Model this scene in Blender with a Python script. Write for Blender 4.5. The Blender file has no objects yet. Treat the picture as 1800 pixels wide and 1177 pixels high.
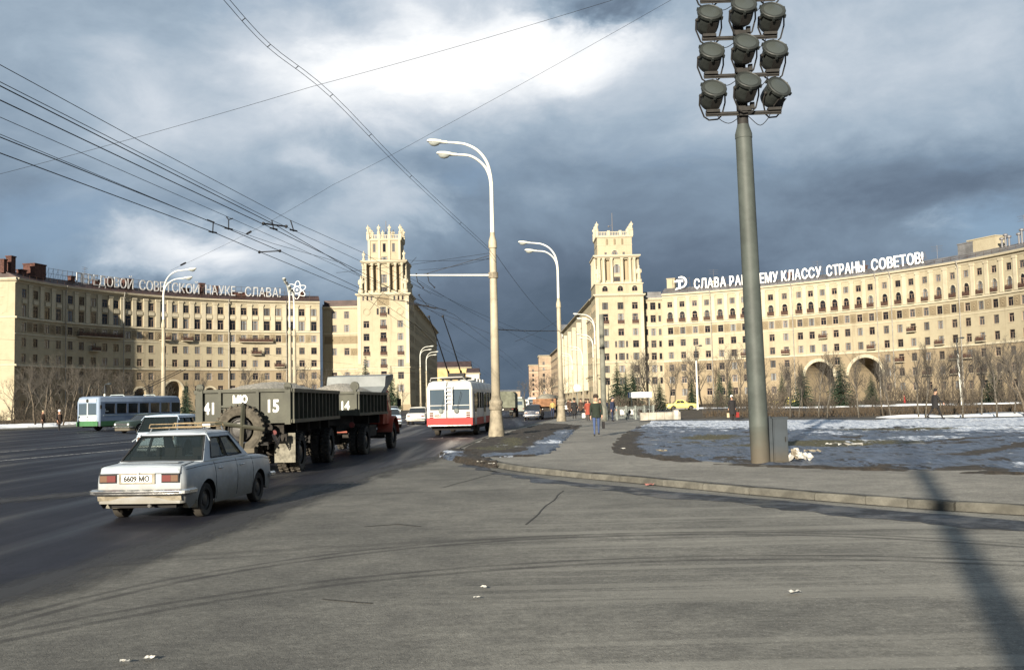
import bpy, bmesh, math, random
from mathutils import Vector, Matrix, noise
from math import sin, cos, pi, radians, atan2, sqrt, hypot
random.seed(7)
scene = bpy.context.scene
COL = scene.collection
R = radians

# ---------------------------------------------------------------- camera
CAM_H = 1.8
FPX = 1750.0
PITCH = math.atan((705 - 588.5) / FPX)
ROLL = -0.022
cam_data = bpy.data.cameras.new('camera')
cam_data.sensor_width = 36.0
cam_data.lens = FPX / 1800 * 36.0
cam_data.clip_start = 0.1
cam_data.clip_end = 6000
cam = bpy.data.objects.new('camera', cam_data)
COL.objects.link(cam)
CM = Matrix.Rotation(pi / 2 + PITCH, 4, 'X') @ Matrix.Rotation(ROLL, 4, 'Z')
cam.matrix_world = Matrix.Translation((0, 0, CAM_H)) @ CM
scene.camera = cam

# ---------------------------------------------------------------- sun and exposure
SUN_EL, SUN_AZ = 15.0, 19.8          # light travels towards +Y, a little to +X
sun_l = bpy.data.lights.new('sun', 'SUN')
sun_l.energy = 5.0
sun_l.angle = R(0.6)
sun_l.color = (1.0, 0.90, 0.735)
sun = bpy.data.objects.new('sun', sun_l)
COL.objects.link(sun)
_d = Vector((sin(R(SUN_AZ)) * cos(R(SUN_EL)), cos(R(SUN_AZ)) * cos(R(SUN_EL)), -sin(R(SUN_EL))))
sun.rotation_euler = _d.to_track_quat('-Z', 'Y').to_euler()
sun.location = -_d * 300
scene.view_settings.view_transform = 'Standard'
scene.view_settings.look = 'None'
scene.view_settings.exposure = 1.36
scene.view_settings.gamma = 1.0
scene.view_settings.use_curve_mapping = False

# ---------------------------------------------------------------- node helper
class NT:
    def __init__(s, tree):
        s.t = tree
    def n(s, typ, ins=None, **kw):
        nd = s.t.nodes.new(typ)
        for k, v in kw.items():
            setattr(nd, k, v)
        for k, v in (ins or {}).items():
            s.set(nd, k, v)
        return nd
    def set(s, nd, k, v):
        sock = nd.inputs[k]
        if hasattr(v, 'is_output') or isinstance(v, bpy.types.NodeSocket):
            s.t.links.new(v, sock)
        elif isinstance(v, bpy.types.Node):
            s.t.links.new(v.outputs[0], sock)
        else:
            if sock.type == 'RGBA' and len(v) == 3:
                v = (*v, 1)
            sock.default_value = v
    def math(s, op, a, b=None, c=None, clamp=False):
        nd = s.n('ShaderNodeMath', operation=op, use_clamp=clamp)
        for i, v in enumerate((a, b, c)):
            if v is not None:
                s.set(nd, i, v)
        return nd.outputs[0]
    def vmath(s, op, a, b=None):
        nd = s.n('ShaderNodeVectorMath', operation=op)
        s.set(nd, 0, a)
        if b is not None:
            s.set(nd, 1, b)
        return nd.outputs['Value'] if op in ('LENGTH', 'DOT_PRODUCT', 'DISTANCE') else nd.outputs[0]
    def mix(s, f, a, b, typ='MIX'):
        nd = s.n('ShaderNodeMix', data_type='RGBA', blend_type=typ)
        s.set(nd, 0, f); s.set(nd, 6, a); s.set(nd, 7, b)
        return nd.outputs[2]
    def noise(s, vec, scale, detail=4, rough=.55, dist=0.0, col=False):
        nd = s.n('ShaderNodeTexNoise', {'Scale': scale, 'Detail': detail, 'Roughness': rough, 'Distortion': dist})
        if vec is not None:
            s.set(nd, 'Vector', vec)
        return nd.outputs[1 if col else 0]
    def mapping(s, vec, scale=(1, 1, 1), loc=(0, 0, 0), rot=(0, 0, 0)):
        nd = s.n('ShaderNodeMapping', {'Vector': vec, 'Scale': scale, 'Location': loc, 'Rotation': rot})
        return nd.outputs[0]
    def ramp(s, f, stops, interp='LINEAR'):
        nd = s.n('ShaderNodeValToRGB', {'Fac': f})
        cr = nd.color_ramp
        cr.interpolation = interp
        while len(cr.elements) < len(stops):
            cr.elements.new(0.5)
        for e, (p, c) in zip(cr.elements, stops):
            e.position = p
            e.color = (*c, 1) if not isinstance(c, (int, float)) else (c, c, c, 1)
        return nd.outputs[0]
    def step(s, v, lo, hi):
        nd = s.n('ShaderNodeMapRange', {'Value': v, 'From Min': lo, 'From Max': hi, 'To Min': 0.0, 'To Max': 1.0}, interpolation_type='SMOOTHSTEP')
        return nd.outputs[0]

# ---------------------------------------------------------------- world: broken storm clouds over a low sun
def pix_dir(px, py):
    d = CM.to_3x3() @ Vector(((px - 900) / FPX, -(py - 588.5) / FPX, -1))
    return d.normalized()

world = bpy.data.worlds.new('World')
scene.world = world
world.use_nodes = True
wt = world.node_tree
wt.nodes.clear()
w = NT(wt)
wo = w.n('ShaderNodeOutputWorld')
bg = w.n('ShaderNodeBackground', {'Strength': 0.1})
wt.links.new(bg.outputs[0], wo.inputs[0])
sky = w.n('ShaderNodeTexSky', sky_type='NISHITA', sun_disc=False, sun_elevation=R(SUN_EL), sun_rotation=R(180 + SUN_AZ), air_density=1.0, dust_density=1.2, ozone_density=1.5)
tc = w.n('ShaderNodeTexCoord')
gen = tc.outputs['Generated']
sep = w.n('ShaderNodeSeparateXYZ', {0: gen})
zz = sep.outputs[2]
# clouds lie in flattened layers: stretch direction space so shapes get wide and low near the horizon
cv = w.mapping(gen, scale=(1.0, 1.0, 1.9))
warp = w.noise(cv, 3.0, 3, .5, col=True)
warp = w.vmath('SUBTRACT', warp, (0.5, 0.5, 0.5))
cvw = w.vmath('ADD', cv, w.vmath('MULTIPLY', warp, (0.16, 0.16, 0.16)))
n1 = w.noise(cvw, 4.2, 8, .58)
n2 = w.noise(cvw, 11.0, 7, .6)
# streaky small scale
val = w.math('ADD', w.math('MULTIPLY', w.math('SUBTRACT', n1, 0.5), 0.42), w.math('MULTIPLY', w.math('SUBTRACT', n2, 0.5), 0.30))
base = w.math('MULTIPLY_ADD', w.step(zz, 0.01, 0.33), 0.40, 0.15)
val = w.math('ADD', val, base)
dirw = w.vmath('ADD', gen, w.vmath('MULTIPLY', warp, (0.10, 0.10, 0.07)))
fine = w.vmath('SUBTRACT', w.noise(cvw, 9.0, 6, .6, col=True), (0.5, 0.5, 0.5))
dirw = w.vmath('ADD', dirw, w.vmath('MULTIPLY', fine, (0.13, 0.13, 0.09)))
def blob(px, py, sx, sy, amp, soft=1.0):
    """a bank of brighter or darker cloud in one direction of the sky"""
    global val
    d0 = pix_dir(px, py)
    dd = w.vmath('SUBTRACT', dirw, tuple(d0))
    k = (FPX / sx, FPX / sx, FPX / sy)
    L = w.vmath('LENGTH', w.vmath('MULTIPLY', dd, k))
    m = w.step(L, 1.0 + 0.3 * soft, 1.0 - 0.85 * soft)
    val = w.math('MULTIPLY_ADD', m, amp, val)
for b in [(790, 105, 370, 135, 0.28), (740, 85, 200, 66, 0.13), (640, 170, 240, 90, 0.16), (1010, 70, 150, 80, 0.20), (900, 130, 240, 80, .07),
          (1030, 5, 130, 38, -0.42), (400, 120, 300, 180, 0.08), (300, 260, 360, 150, 0.10), (40, 130, 160, 120, -0.04),
          (1000, 300, 300, 60, -0.04), (1540, 90, 380, 170, 0.15), (1590, 310, 260, 70, -0.10), (1240, 240, 240, 90, 0.06),
          (320, 435, 140, 58, 0.38), (380, 425, 90, 40, .06), (520, 420, 170, 62, 0.26), (450, 480, 300, 60, 0.22), (660, 350, 130, 60, 0.22), (720, 390, 90, 50, .12),
          (560, 300, 60, 36, 0.12), (1660, 412, 55, 28, 0.22), (1150, 500, 420, 120, -0.05), (80, 400, 200, 110, 0.10), (1500, 470, 200, 60, .06)]:
    blob(*b)
cloud = w.ramp(val, [(0.0, (0.062, 0.093, 0.132)), (0.12, (0.082, 0.116, 0.162)), (0.26, (0.120, 0.162, 0.222)),
                     (0.42, (0.195, 0.262, 0.342)), (0.58, (0.315, 0.392, 0.475)), (0.78, (0.54, 0.59, 0.65)), (0.95, (0.80, 0.82, 0.84)), (1.0, (0.88, 0.885, 0.89))])
# thinner cover lets blue sky through in places
n3 = w.noise(w.mapping(cvw, loc=(3.1, 1.7, 0.4)), 3.2, 6, .55)
thin = w.math('MULTIPLY', w.step(n3, 0.54, 0.70), w.step(val, 0.60, 0.30))
def thinblob(px, py, sx, sy, amp):
    global thin
    d0 = pix_dir(px, py)
    dd = w.vmath('SUBTRACT', dirw, tuple(d0))
    L = w.vmath('LENGTH', w.vmath('MULTIPLY', dd, (FPX / sx, FPX / sx, FPX / sy)))
    thin = w.math('MAXIMUM', thin, w.math('MULTIPLY', w.math('MULTIPLY', w.step(L, 1.25, 0.2), amp), w.step(val, 0.72, 0.42)))
thinblob(90, 390, 210, 90, 0.75)
thinblob(1770, 410, 120, 60, 0.8)
thinblob(500, 10, 160, 40, 0.6)
skyb = w.mix(0.62, w.vmath('MULTIPLY', sky.outputs[0], (0.085, 0.085, 0.085)), (0.20, 0.30, 0.46))
col = w.mix(w.math('MULTIPLY', thin, 0.85), cloud, skyb)
# below the horizon the world is the dull ground far away
col = w.mix(w.step(zz, -0.02, -0.06), col, (0.06, 0.06, 0.06))
col = w.vmath('MULTIPLY', col, (4.7, 4.7, 4.7))
w.set(bg, 'Color', col)

# ---------------------------------------------------------------- materials
MATS = {}
def mat(name, color=(.5, .5, .5), rough=.7, metal=0.0, spec=.28, nz=None, bump=None, rnd=0.0, emit=None, grime=None, coat=0.0):
    """nz=(scale, amount[, second colour]); bump=(scale, strength, distance); grime=(z0, z1, colour)"""
    if name in MATS:
        return MATS[name]
    m = bpy.data.materials.new(name)
    m.use_nodes = True
    t = NT(m.node_tree)
    p = m.node_tree.nodes['Principled BSDF']
    p.inputs['Roughness'].default_value = rough
    p.inputs['Metallic'].default_value = metal
    p.inputs['Specular IOR Level'].default_value = spec
    if coat:
        p.inputs['Coat Weight'].default_value = coat
        p.inputs['Coat Roughness'].default_value = .06
    obc = t.n('ShaderNodeTexCoord').outputs['Object']
    c = None
    if nz:
        f = t.noise(obc, nz[0], 6, .62)
        second = nz[2] if len(nz) > 2 else tuple(x * (1 - nz[1]) for x in color)
        first = color if len(nz) > 2 else tuple(min(1, x * (1 + nz[1])) for x in color)
        c = t.mix(t.step(f, .32, .68), first, second)
    if rnd:
        r = t.n('ShaderNodeObjectInfo').outputs['Random']
        k = t.math('MULTIPLY_ADD', r, 2 * rnd, 1 - rnd)
        c = t.vmath('SCALE', c if c is not None else tuple(color), None) if False else t.mix(1.0, c if c is not None else color, t.n('ShaderNodeCombineColor', {0: k, 1: k, 2: k}).outputs[0], 'MULTIPLY')
    if grime:
        z = t.n('ShaderNodeSeparateXYZ', {0: obc}).outputs[2]
        g = t.noise(obc, 3.5, 6, .65)
        zf = t.math('ADD', z, t.math('MULTIPLY', t.math('SUBTRACT', g, .5), 0.55 * abs(grime[1] - grime[0])))
        c = t.mix(t.math('MULTIPLY', t.step(zf, grime[1], grime[0]), .9), c if c is not None else color, grime[2])
        t.set(p, 'Roughness', t.math('MULTIPLY_ADD', t.step(zf, grime[1], grime[0]), .8 - rough, rough))
    t.set(p, 'Base Color', c if c is not None else color)
    if bump:
        b = t.n('ShaderNodeBump', {'Strength': bump[1], 'Distance': bump[2] if len(bump) > 2 else .02, 'Height': t.noise(obc, bump[0], 6, .6)})
        t.set(p, 'Normal', b.outputs[0])
    if emit:
        p.inputs['Emission Color'].default_value = (*emit[:3], 1)
        p.inputs['Emission Strength'].default_value = emit[3]
    MATS[name] = m
    return m

def glass_mat(name, tint, clear=.0, rough=.04, rnd=False, lo=(.01, .012, .015), hi=(.25, .25, .25), spec=.6):
    m = bpy.data.materials.new(name)
    m.use_nodes = True
    t = NT(m.node_tree)
    p = m.node_tree.nodes['Principled BSDF']
    p.inputs['Roughness'].default_value = rough
    p.inputs['Specular IOR Level'].default_value = spec
    t.set(p, 'Base Color', tint)
    if rnd:
        r = t.n('ShaderNodeObjectInfo').outputs['Random']
        obc = t.n('ShaderNodeTexCoord').outputs['Object']
        sx = t.n('ShaderNodeSeparateXYZ', {0: obc})
        # curtains drawn on the two sides, each window different
        cur = t.step(t.math('ABSOLUTE', sx.outputs[0]), .15, .5)
        k = t.math('MULTIPLY', t.step(r, .35, .95), t.math('MULTIPLY_ADD', cur, .65, .35))
        t.set(p, 'Base Color', t.mix(k, lo, hi))
    if clear:
        out = m.node_tree.nodes['Material Output']
        tr = t.n('ShaderNodeBsdfTransparent', {'Color': tuple(min(1, x) for x in (.72, .78, .76))})
        mx = t.n('ShaderNodeMixShader', {0: clear, 1: p.outputs[0], 2: tr.outputs[0]})
        m.node_tree.links.new(mx.outputs[0], out.inputs[0])
    MATS[name] = m
    return m

# ---------------------------------------------------------------- mesh builder
class MB:
    def __init__(s):
        s.v = []; s.f = []; s.m = []
        s.M = Matrix.Identity(4)
    def add(s, vs, fs, mi=0):
        o = len(s.v)
        M = s.M
        s.v.extend([M @ Vector(p) for p in vs])
        for f in fs:
            s.f.append(tuple(o + i for i in f)); s.m.append(mi)
    def box(s, c, d, mi=0, rz=0.0, taper=1.0):
        x, y, z = d[0] / 2, d[1] / 2, d[2] / 2
        r = Matrix.Rotation(rz, 3, 'Z')
        vs = []
        for sz in (-1, 1):
            k = taper if sz > 0 else 1.0
            for sx, sy in ((-1, -1), (1, -1), (1, 1), (-1, 1)):
                vs.append(r @ Vector((sx * x * k, sy * y * k, sz * z)) + Vector(c))
        s.add(vs, [(3, 2, 1, 0), (4, 5, 6, 7), (0, 1, 5, 4), (1, 2, 6, 5), (2, 3, 7, 6), (3, 0, 4, 7)], mi)
    def box2(s, a, b, mi=0):
        s.box([(a[i] + b[i]) / 2 for i in range(3)], [abs(b[i] - a[i]) for i in range(3)], mi)
    def rings(s, rings, mi=0, closed=True, caps=True):
        n = len(rings[0])
        vs = [p for r in rings for p in r]
        fs = []
        m = n if closed else n - 1
        for i in range(len(rings) - 1):
            for j in range(m):
                a = i * n + j; b = i * n + (j + 1) % n
                fs.append((a, b, b + n, a + n))
        if caps and closed:
            fs.append(tuple(reversed(range(n))))
            fs.append(tuple(range((len(rings) - 1) * n, len(rings) * n)))
        s.add(vs, fs, mi)
    def tube(s, pts, r, seg=6, mi=0, caps=True):
        pts = [Vector(p) for p in pts]
        rs = r if isinstance(r, (list, tuple)) else [r] * len(pts)
        rings = []
        up = Vector((0, 0, 1))
        for i, p in enumerate(pts):
            t = (pts[min(i + 1, len(pts) - 1)] - pts[max(i - 1, 0)])
            if t.length < 1e-9:
                t = Vector((0, 0, 1))
            t.normalize()
            ref = up if abs(t.z) < .9 else Vector((0, 1, 0))
            a = t.cross(ref).normalized()
            b = t.cross(a)
            if i == 0:
                pa = a
            else:
                a = (pa - t * pa.dot(t))
                a = a.normalized() if a.length > 1e-6 else pa
                b = t.cross(a); pa = a
            rings.append([p + (a * cos(2 * pi * k / seg) + b * sin(2 * pi * k / seg)) * rs[i] for k in range(seg)])
        s.rings(rings, mi, True, caps)
    def lathe(s, prof, seg=16, c=(0, 0, 0), axis='Z', mi=0, caps=True):
        """prof = [(radius, height)]"""
        rings = []
        for r, h in prof:
            ring = []
            for k in range(seg):
                a = 2 * pi * k / seg
                x, y = r * cos(a), r * sin(a)
                q = (x, y, h) if axis == 'Z' else ((h, x, y) if axis == 'X' else (y, h, x))
                ring.append((q[0] + c[0], q[1] + c[1], q[2] + c[2]))
            rings.append(ring)
        s.rings(rings, mi, True, caps)
    def ball(s, c, r, seg=10, rows=7, mi=0, scale=(1, 1, 1)):
        rings = []
        for i in range(rows + 1):
            a = -pi / 2 + pi * i / rows
            rr = max(1e-4, cos(a)) * r
            rings.append([(c[0] + rr * cos(2 * pi * k / seg) * scale[0], c[1] + rr * sin(2 * pi * k / seg) * scale[1], c[2] + r * sin(a) * scale[2]) for k in range(seg)])
        s.rings(rings, mi)
    def quad(s, a, b, c, d, mi=0):
        s.add([a, b, c, d], [(0, 1, 2, 3)], mi)
    def build(s, name, mats, parent=None, smooth=None, world=False, loc=None):
        """smooth = sharp-edge angle in degrees; world=True: vertices are world coordinates"""
        me = bpy.data.meshes.new(name)
        vs = s.v
        if world and parent is not None:
            W = world_of(parent).inverted()
            vs = [W @ p for p in vs]
        o = Vector((0, 0, 0))
        if loc == 'base' and vs:
            xs = [p.x for p in vs]; ys = [p.y for p in vs]; zs = [p.z for p in vs]
            o = Vector(((min(xs) + max(xs)) / 2, (min(ys) + max(ys)) / 2, min(zs)))
            vs = [p - o for p in vs]
        me.from_pydata(vs, [], s.f)
        if not isinstance(mats, (list, tuple)):
            mats = [mats]
        for m in mats:
            me.materials.append(m)
        if len(mats) > 1:
            me.polygons.foreach_set('material_index', s.m)
        if smooth:
            me.shade_smooth()
            me.set_sharp_from_angle(angle=R(smooth))
        me.update()
        ob = link(name, me, parent)
        ob.location = o
        return ob

def link(name, data, parent=None, loc=(0, 0, 0), rz=0.0):
    ob = bpy.data.objects.new(name, data)
    COL.objects.link(ob)
    ob.location = loc
    ob.rotation_euler = (0, 0, rz)
    if parent is not None:
        ob.parent = parent
    return ob

def world_of(o):
    M = o.matrix_basis.copy()
    while o.parent is not None:
        o = o.parent
        M = o.matrix_basis @ M
    return M

def tag(o, label=None, cat=None, group=None, kind=None):
    if label: o['label'] = label
    if cat: o['category'] = cat
    if group: o['group'] = group
    if kind: o['kind'] = kind
    return o

def thing(name, label, cat, loc=(0, 0, 0), rz=0.0, group=None):
    return tag(link(name, None, None, loc, rz), label, cat, group)

CHILD = {}
def copy_tree(o, parent=None, label=None, loc=None, rz=None, group=None):
    c = o.copy()
    COL.objects.link(c)
    if parent is not None:
        c.parent = parent
    if label: c['label'] = label
    if group: c['group'] = group
    if loc is not None: c.location = loc
    if rz is not None: c.rotation_euler = (0, 0, rz)
    for ch in list(o.children):
        copy_tree(ch, c)
    return c

def ground(px, py, z=0.0):
    """the point of the place at height z that the photograph shows at a pixel"""
    d = CM.to_3x3() @ Vector(((px - 900) / FPX, -(py - 588.5) / FPX, -1))
    t = (z - CAM_H) / d.z
    return Vector((d.x * t, d.y * t, z))
def atY(px, py, Y):
    d = CM.to_3x3() @ Vector(((px - 900) / FPX, -(py - 588.5) / FPX, -1))
    t = Y / d.y
    return Vector((d.x * t, Y, d.z * t + CAM_H))

# ---------------------------------------------------------------- lettering (flat print, real glyph outlines)
def glyph(text, size=1.0, extrude=0.0, bold=0.0, shear=0.0):
    key = ('T', text, size, extrude, bold, shear)
    if key in MATS:
        return MATS[key]
    cu = bpy.data.curves.new('lettering', 'FONT')
    cu.body = text; cu.size = size; cu.extrude = extrude; cu.offset = bold; cu.shear = shear
    cu.align_x = 'CENTER'
    cu.resolution_u = 3
    ob = bpy.data.objects.new('lettering', cu)
    COL.objects.link(ob)
    dg = bpy.context.evaluated_depsgraph_get()
    dg.update()
    me = bpy.data.meshes.new_from_object(ob.evaluated_get(dg))
    bpy.data.objects.remove(ob)
    me.transform(Matrix.Rotation(pi / 2, 4, 'X'))     # stands up, faces -Y
    MATS[key] = me
    return me
def text_obj(name, text, size, m, parent, loc, rot=(0, 0, 0), extrude=.004, bold=0.0, sx=1.0):
    me = glyph(text, size, extrude, bold).copy()
    me.materials.clear(); me.materials.append(m)
    ob = link(name, me, parent, loc)
    ob.rotation_euler = rot
    ob.scale = (sx, 1, 1)
    return ob
# ================================================================ the ground, roads, pavements, lawn
def clipped_sheet(name, poly, z, m, step=None, hfun=None, parent=None, kind='structure', skirt=0.0, attrs=None):
    """a sheet over a polygon, cut into a grid of the given step so that it can undulate"""
    bm = bmesh.new()
    vs = [bm.verts.new((p[0], p[1], 0)) for p in poly]
    bm.faces.new(vs)
    if step:
        xs = [p[0] for p in poly]; ys = [p[1] for p in poly]
        for ax, lo, hi in ((0, min(xs), max(xs)), (1, min(ys), max(ys))):
            n = int((hi - lo) / step)
            for i in range(1, n + 1):
                co = [0, 0, 0]; no = [0, 0, 0]
                co[ax] = lo + i * step; no[ax] = 1
                g = bm.verts[:] + bm.edges[:] + bm.faces[:]
                bmesh.ops.bisect_plane(bm, geom=g, plane_co=co, plane_no=no, dist=1e-5)
    bnd = {v for e in bm.edges if e.is_boundary for v in e.verts}
    for v in bm.verts:
        v.co.z = z + (hfun(v.co.x, v.co.y, v in bnd) if hfun else 0)
    bmesh.ops.recalc_face_normals(bm, faces=bm.faces[:])
    if sum(f.normal.z for f in bm.faces) < 0:
        bmesh.ops.reverse_faces(bm, faces=bm.faces[:])
    if skirt:
        be = [e for e in bm.edges if e.is_boundary]
        r = bmesh.ops.extrude_edge_only(bm, edges=be)
        for g in r['geom']:
            if isinstance(g, bmesh.types.BMVert):
                g.co.z = z - skirt
    me = bpy.data.meshes.new(name)
    bm.to_mesh(me); bm.free()
    me.materials.append(m)
    for nm, fn in (attrs or {}).items():
        at = me.attributes.new(nm, 'FLOAT', 'POINT')
        at.data.foreach_set('value', [max(0.0, min(1.0, fn(v.co.x, v.co.y))) for v in me.vertices])
    if step:
        me.shade_smooth()
        me.set_sharp_from_angle(angle=R(50))
    return tag(link(name, me, parent), kind=kind)

def road_material(name, base, warm, streaks=0.0, rings=(), rough=.8, spec=.3, lane=None, dust=0.0):
    m = bpy.data.materials.new(name)
    m.use_nodes = True
    t = NT(m.node_tree)
    p = m.node_tree.nodes['Principled BSDF']
    ob = t.n('ShaderNodeTexCoord').outputs['Object']
    sx = t.n('ShaderNodeSeparateXYZ', {0: ob})
    big = t.noise(ob, .22, 5, .6)
    mid = t.noise(ob, 1.6, 6, .65)
    fine = t.noise(ob, 45, 4, .7)
    grit = t.n('ShaderNodeTexVoronoi', {'Vector': ob, 'Scale': 60.0}).outputs['Distance']
    c = t.mix(t.step(big, .3, .7), tuple(x * .80 for x in base), tuple(x * 1.13 for x in warm))
    c = t.mix(t.step(mid, .35, .7), c, t.mix(1, c, (.74, .74, .75), 'MULTIPLY'))
    mot = t.noise(t.mapping(ob, scale=(.7, 1.3, 1)), 6.0, 7, .72)
    c = t.mix(t.step(mot, .40, .62), t.mix(1, c, (.80, .80, .80), 'MULTIPLY'), c)
    gr2 = t.noise(ob, 15, 5, .8)
    k = t.math('MULTIPLY_ADD', t.math('SUBTRACT', gr2, .5), 1.9, 1.0)
    c = t.mix(1, c, t.n('ShaderNodeCombineColor', {0: k, 1: k, 2: k}).outputs[0], 'MULTIPLY')
    spk = t.noise(ob, 42, 2, .6)
    c = t.mix(t.math('MULTIPLY', t.step(spk, .62, .70), .5), c, tuple(min(1, x * 2.0) for x in warm))
    k = t.math('MULTIPLY_ADD', fine, .7, .65)
    c = t.mix(1, c, t.n('ShaderNodeCombineColor', {0: k, 1: k, 2: k}).outputs[0], 'MULTIPLY')
    k = t.math('MULTIPLY_ADD', t.step(grit, .1, .55), .22, .84)
    c = t.mix(1, c, t.n('ShaderNodeCombineColor', {0: k, 1: k, 2: k}).outputs[0], 'MULTIPLY')
    if dust:
        # dry dust lies thicker away from the wet carriageway
        k = t.math('MULTIPLY_ADD', t.step(t.math('ADD', sx.outputs[0], t.math('MULTIPLY', t.math('SUBTRACT', big, .5), 6)), -4, 5), dust, .92)
        c = t.mix(1, c, t.n('ShaderNodeCombineColor', {0: k, 1: k, 2: k}).outputs[0], 'MULTIPLY')
    if streaks:
        # worn, salt-dusted bands left across the carriageway by turning traffic
        sv = t.mapping(ob, scale=(.06, 2.3, 1), rot=(0, 0, .03))
        s1 = t.noise(sv, 1.0, 3, .55)
        s2 = t.noise(t.mapping(ob, scale=(.16, 4.2, 1), rot=(0, 0, .03)), 1.0, 3, .6)
        band = t.math('MULTIPLY', t.step(s1, .54, .60), t.math('MULTIPLY_ADD', mid, .9, .35), clamp=True)
        band2 = t.math('MULTIPLY', t.step(s2, .55, .68), .6)
        area = t.math('MULTIPLY', t.step(t.math('ADD', sx.outputs[0], t.math('MULTIPLY', mid, 2.5)), -.6, 2.6), t.step(sx.outputs[1], 19, 15))
        f = t.math('MULTIPLY', t.math('MULTIPLY', t.math('MAXIMUM', band, band2), area), streaks, clamp=True)
        c = t.mix(f, c, tuple(x * 1.75 for x in warm))
        dk = t.noise(t.mapping(ob, scale=(.12, 1.9, 1), loc=(4, 9, 0), rot=(0, 0, .04)), 1.0, 4, .6)
        c = t.mix(t.math('MULTIPLY', t.math('MULTIPLY', t.step(dk, .54, .70), area), .22), c, tuple(x * .42 for x in base))
    for cx, cy, r, wd, a in rings:
        d = t.vmath('DISTANCE', t.mapping(ob, scale=(1, 1, 0)), (cx, cy, 0))
        d = t.math('ABSOLUTE', t.math('SUBTRACT', t.math('ADD', d, t.math('MULTIPLY', t.math('SUBTRACT', big, .5), .25)), r))
        rg = t.math('MULTIPLY', t.step(d, wd, wd * .35), t.math('MULTIPLY', t.math('MULTIPLY_ADD', mid, 1.6, -.15), a, clamp=True), clamp=True)
        c = t.mix(rg, c, (.028, .026, .024))
    if lane:
        # tyre-polished, oily lanes along the direction of travel
        lv = t.mapping(ob, scale=(.55, .018, 1), rot=(0, 0, lane))
        ln = t.noise(lv, 1.0, 4, .6)
        c = t.mix(t.math('MULTIPLY', t.step(ln, .46, .62), .75), c, (.020, .020, .024))
        t.set(p, 'Roughness', t.math('MULTIPLY_ADD', t.step(ln, .46, .62), -.22, rough))
    else:
        p.inputs['Roughness'].default_value = rough
    # scattered cracks
    cr = t.n('ShaderNodeTexVoronoi', {'Vector': t.vmath('ADD', ob, t.vmath('MULTIPLY', t.noise(ob, 1.2, 4, .6, col=True), (.9, .9, .0))), 'Scale': .28}, feature='DISTANCE_TO_EDGE').outputs['Distance']
    c = t.mix(t.math('MULTIPLY', t.math('MULTIPLY', t.step(cr, .011, .004), t.step(big, .52, .64)), .22), c, (.02, .02, .018))
    t.set(p, 'Base Color', c)
    p.inputs['Specular IOR Level'].default_value = spec
    h = t.math('ADD', t.math('MULTIPLY', fine, .5), t.math('MULTIPLY', t.step(grit, .1, .5), .5))
    b = t.n('ShaderNodeBump', {'Strength': .5, 'Distance': .012, 'Height': h})
    t.set(p, 'Normal', b.outputs[0])
    return m

M_light = road_material('dusty_asphalt', (.128, .124, .110), (.152, .146, .127), streaks=.46, dust=.34,
                        rings=((1.61, 7.21, 6.10, .08, .9), (1.61, 7.21, 6.34, .07, .8), (1.95, 3.87, 7.30, .09, .9), (1.95, 3.87, 7.58, .08, .8), (2.6, -9, 22.4, .2, .5), (2.6, -9, 22.0, .1, .4), (1.0, -6, 26.5, .2, .35)), rough=.85)
M_dark = road_material('dark_asphalt', (.011, .012, .020), (.021, .022, .030), lane=R(4), rough=.58, spec=.09)
M_walk = road_material('pavement_asphalt', (.190, .181, .160), (.220, .209, .182), rough=.88)
m_far = mat('far_earth', (.07, .062, .05), .95, nz=(.05, .4))

g = MB(); g.quad((-3000, -200, -.06), (3000, -200, -.06), (3000, 4500, -.06), (-3000, 4500, -.06))
tag(g.build('ground', m_far), kind='structure')
g = MB(); g.quad((-150, -60, 0), (150, -60, 0), (150, 262, 0), (-150, 262, 0))
tag(g.build('square_road', M_light), kind='structure')

# darker carriageway of the through road
edge = [(-8, -40), (-6.3, 0), (-5.5, 8), (-4.95, 12), (-4.6, 16), (-4.35, 21), (-3.9, 26), (-3.1, 31), (-2.5, 34.4)]
edge_r = [(-2.2, 38), (-1.5, 46), (-.7, 55), (.6, 66), (2.2, 79), (4.2, 94), (8, 118), (13, 150), (15, 200), (16, 262), (12, 420), (6, 900)]
def ragged(pts, amp, step, seed=0):
    out = []
    for a, b in zip(pts, pts[1:]):
        n = max(1, int(hypot(b[0] - a[0], b[1] - a[1]) / step))
        for i in range(n):
            x = a[0] + (b[0] - a[0]) * i / n; y = a[1] + (b[1] - a[1]) * i / n
            k = noise.noise(Vector((x * .9 + seed, y * .9, seed))) * amp + noise.noise(Vector((x * 4 + seed, y * 4, seed))) * amp * .4
            dx, dy = b[0] - a[0], b[1] - a[1]; L = hypot(dx, dy)
            out.append((x - dy / L * k, y + dx / L * k))
    out.append(pts[-1])
    return out
left_kerb = [(-70, 60), (-52, 92), (-42, 118), (-38, 150), (-33, 200), (-24, 262), (-27, 420), (-38, 900)]
poly = ragged(edge, .22, .5, 3) + edge_r + list(reversed(left_kerb)) + [(-120, 40), (-120, -40)]
clipped_sheet('main_road', poly, .004, M_dark)

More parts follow.
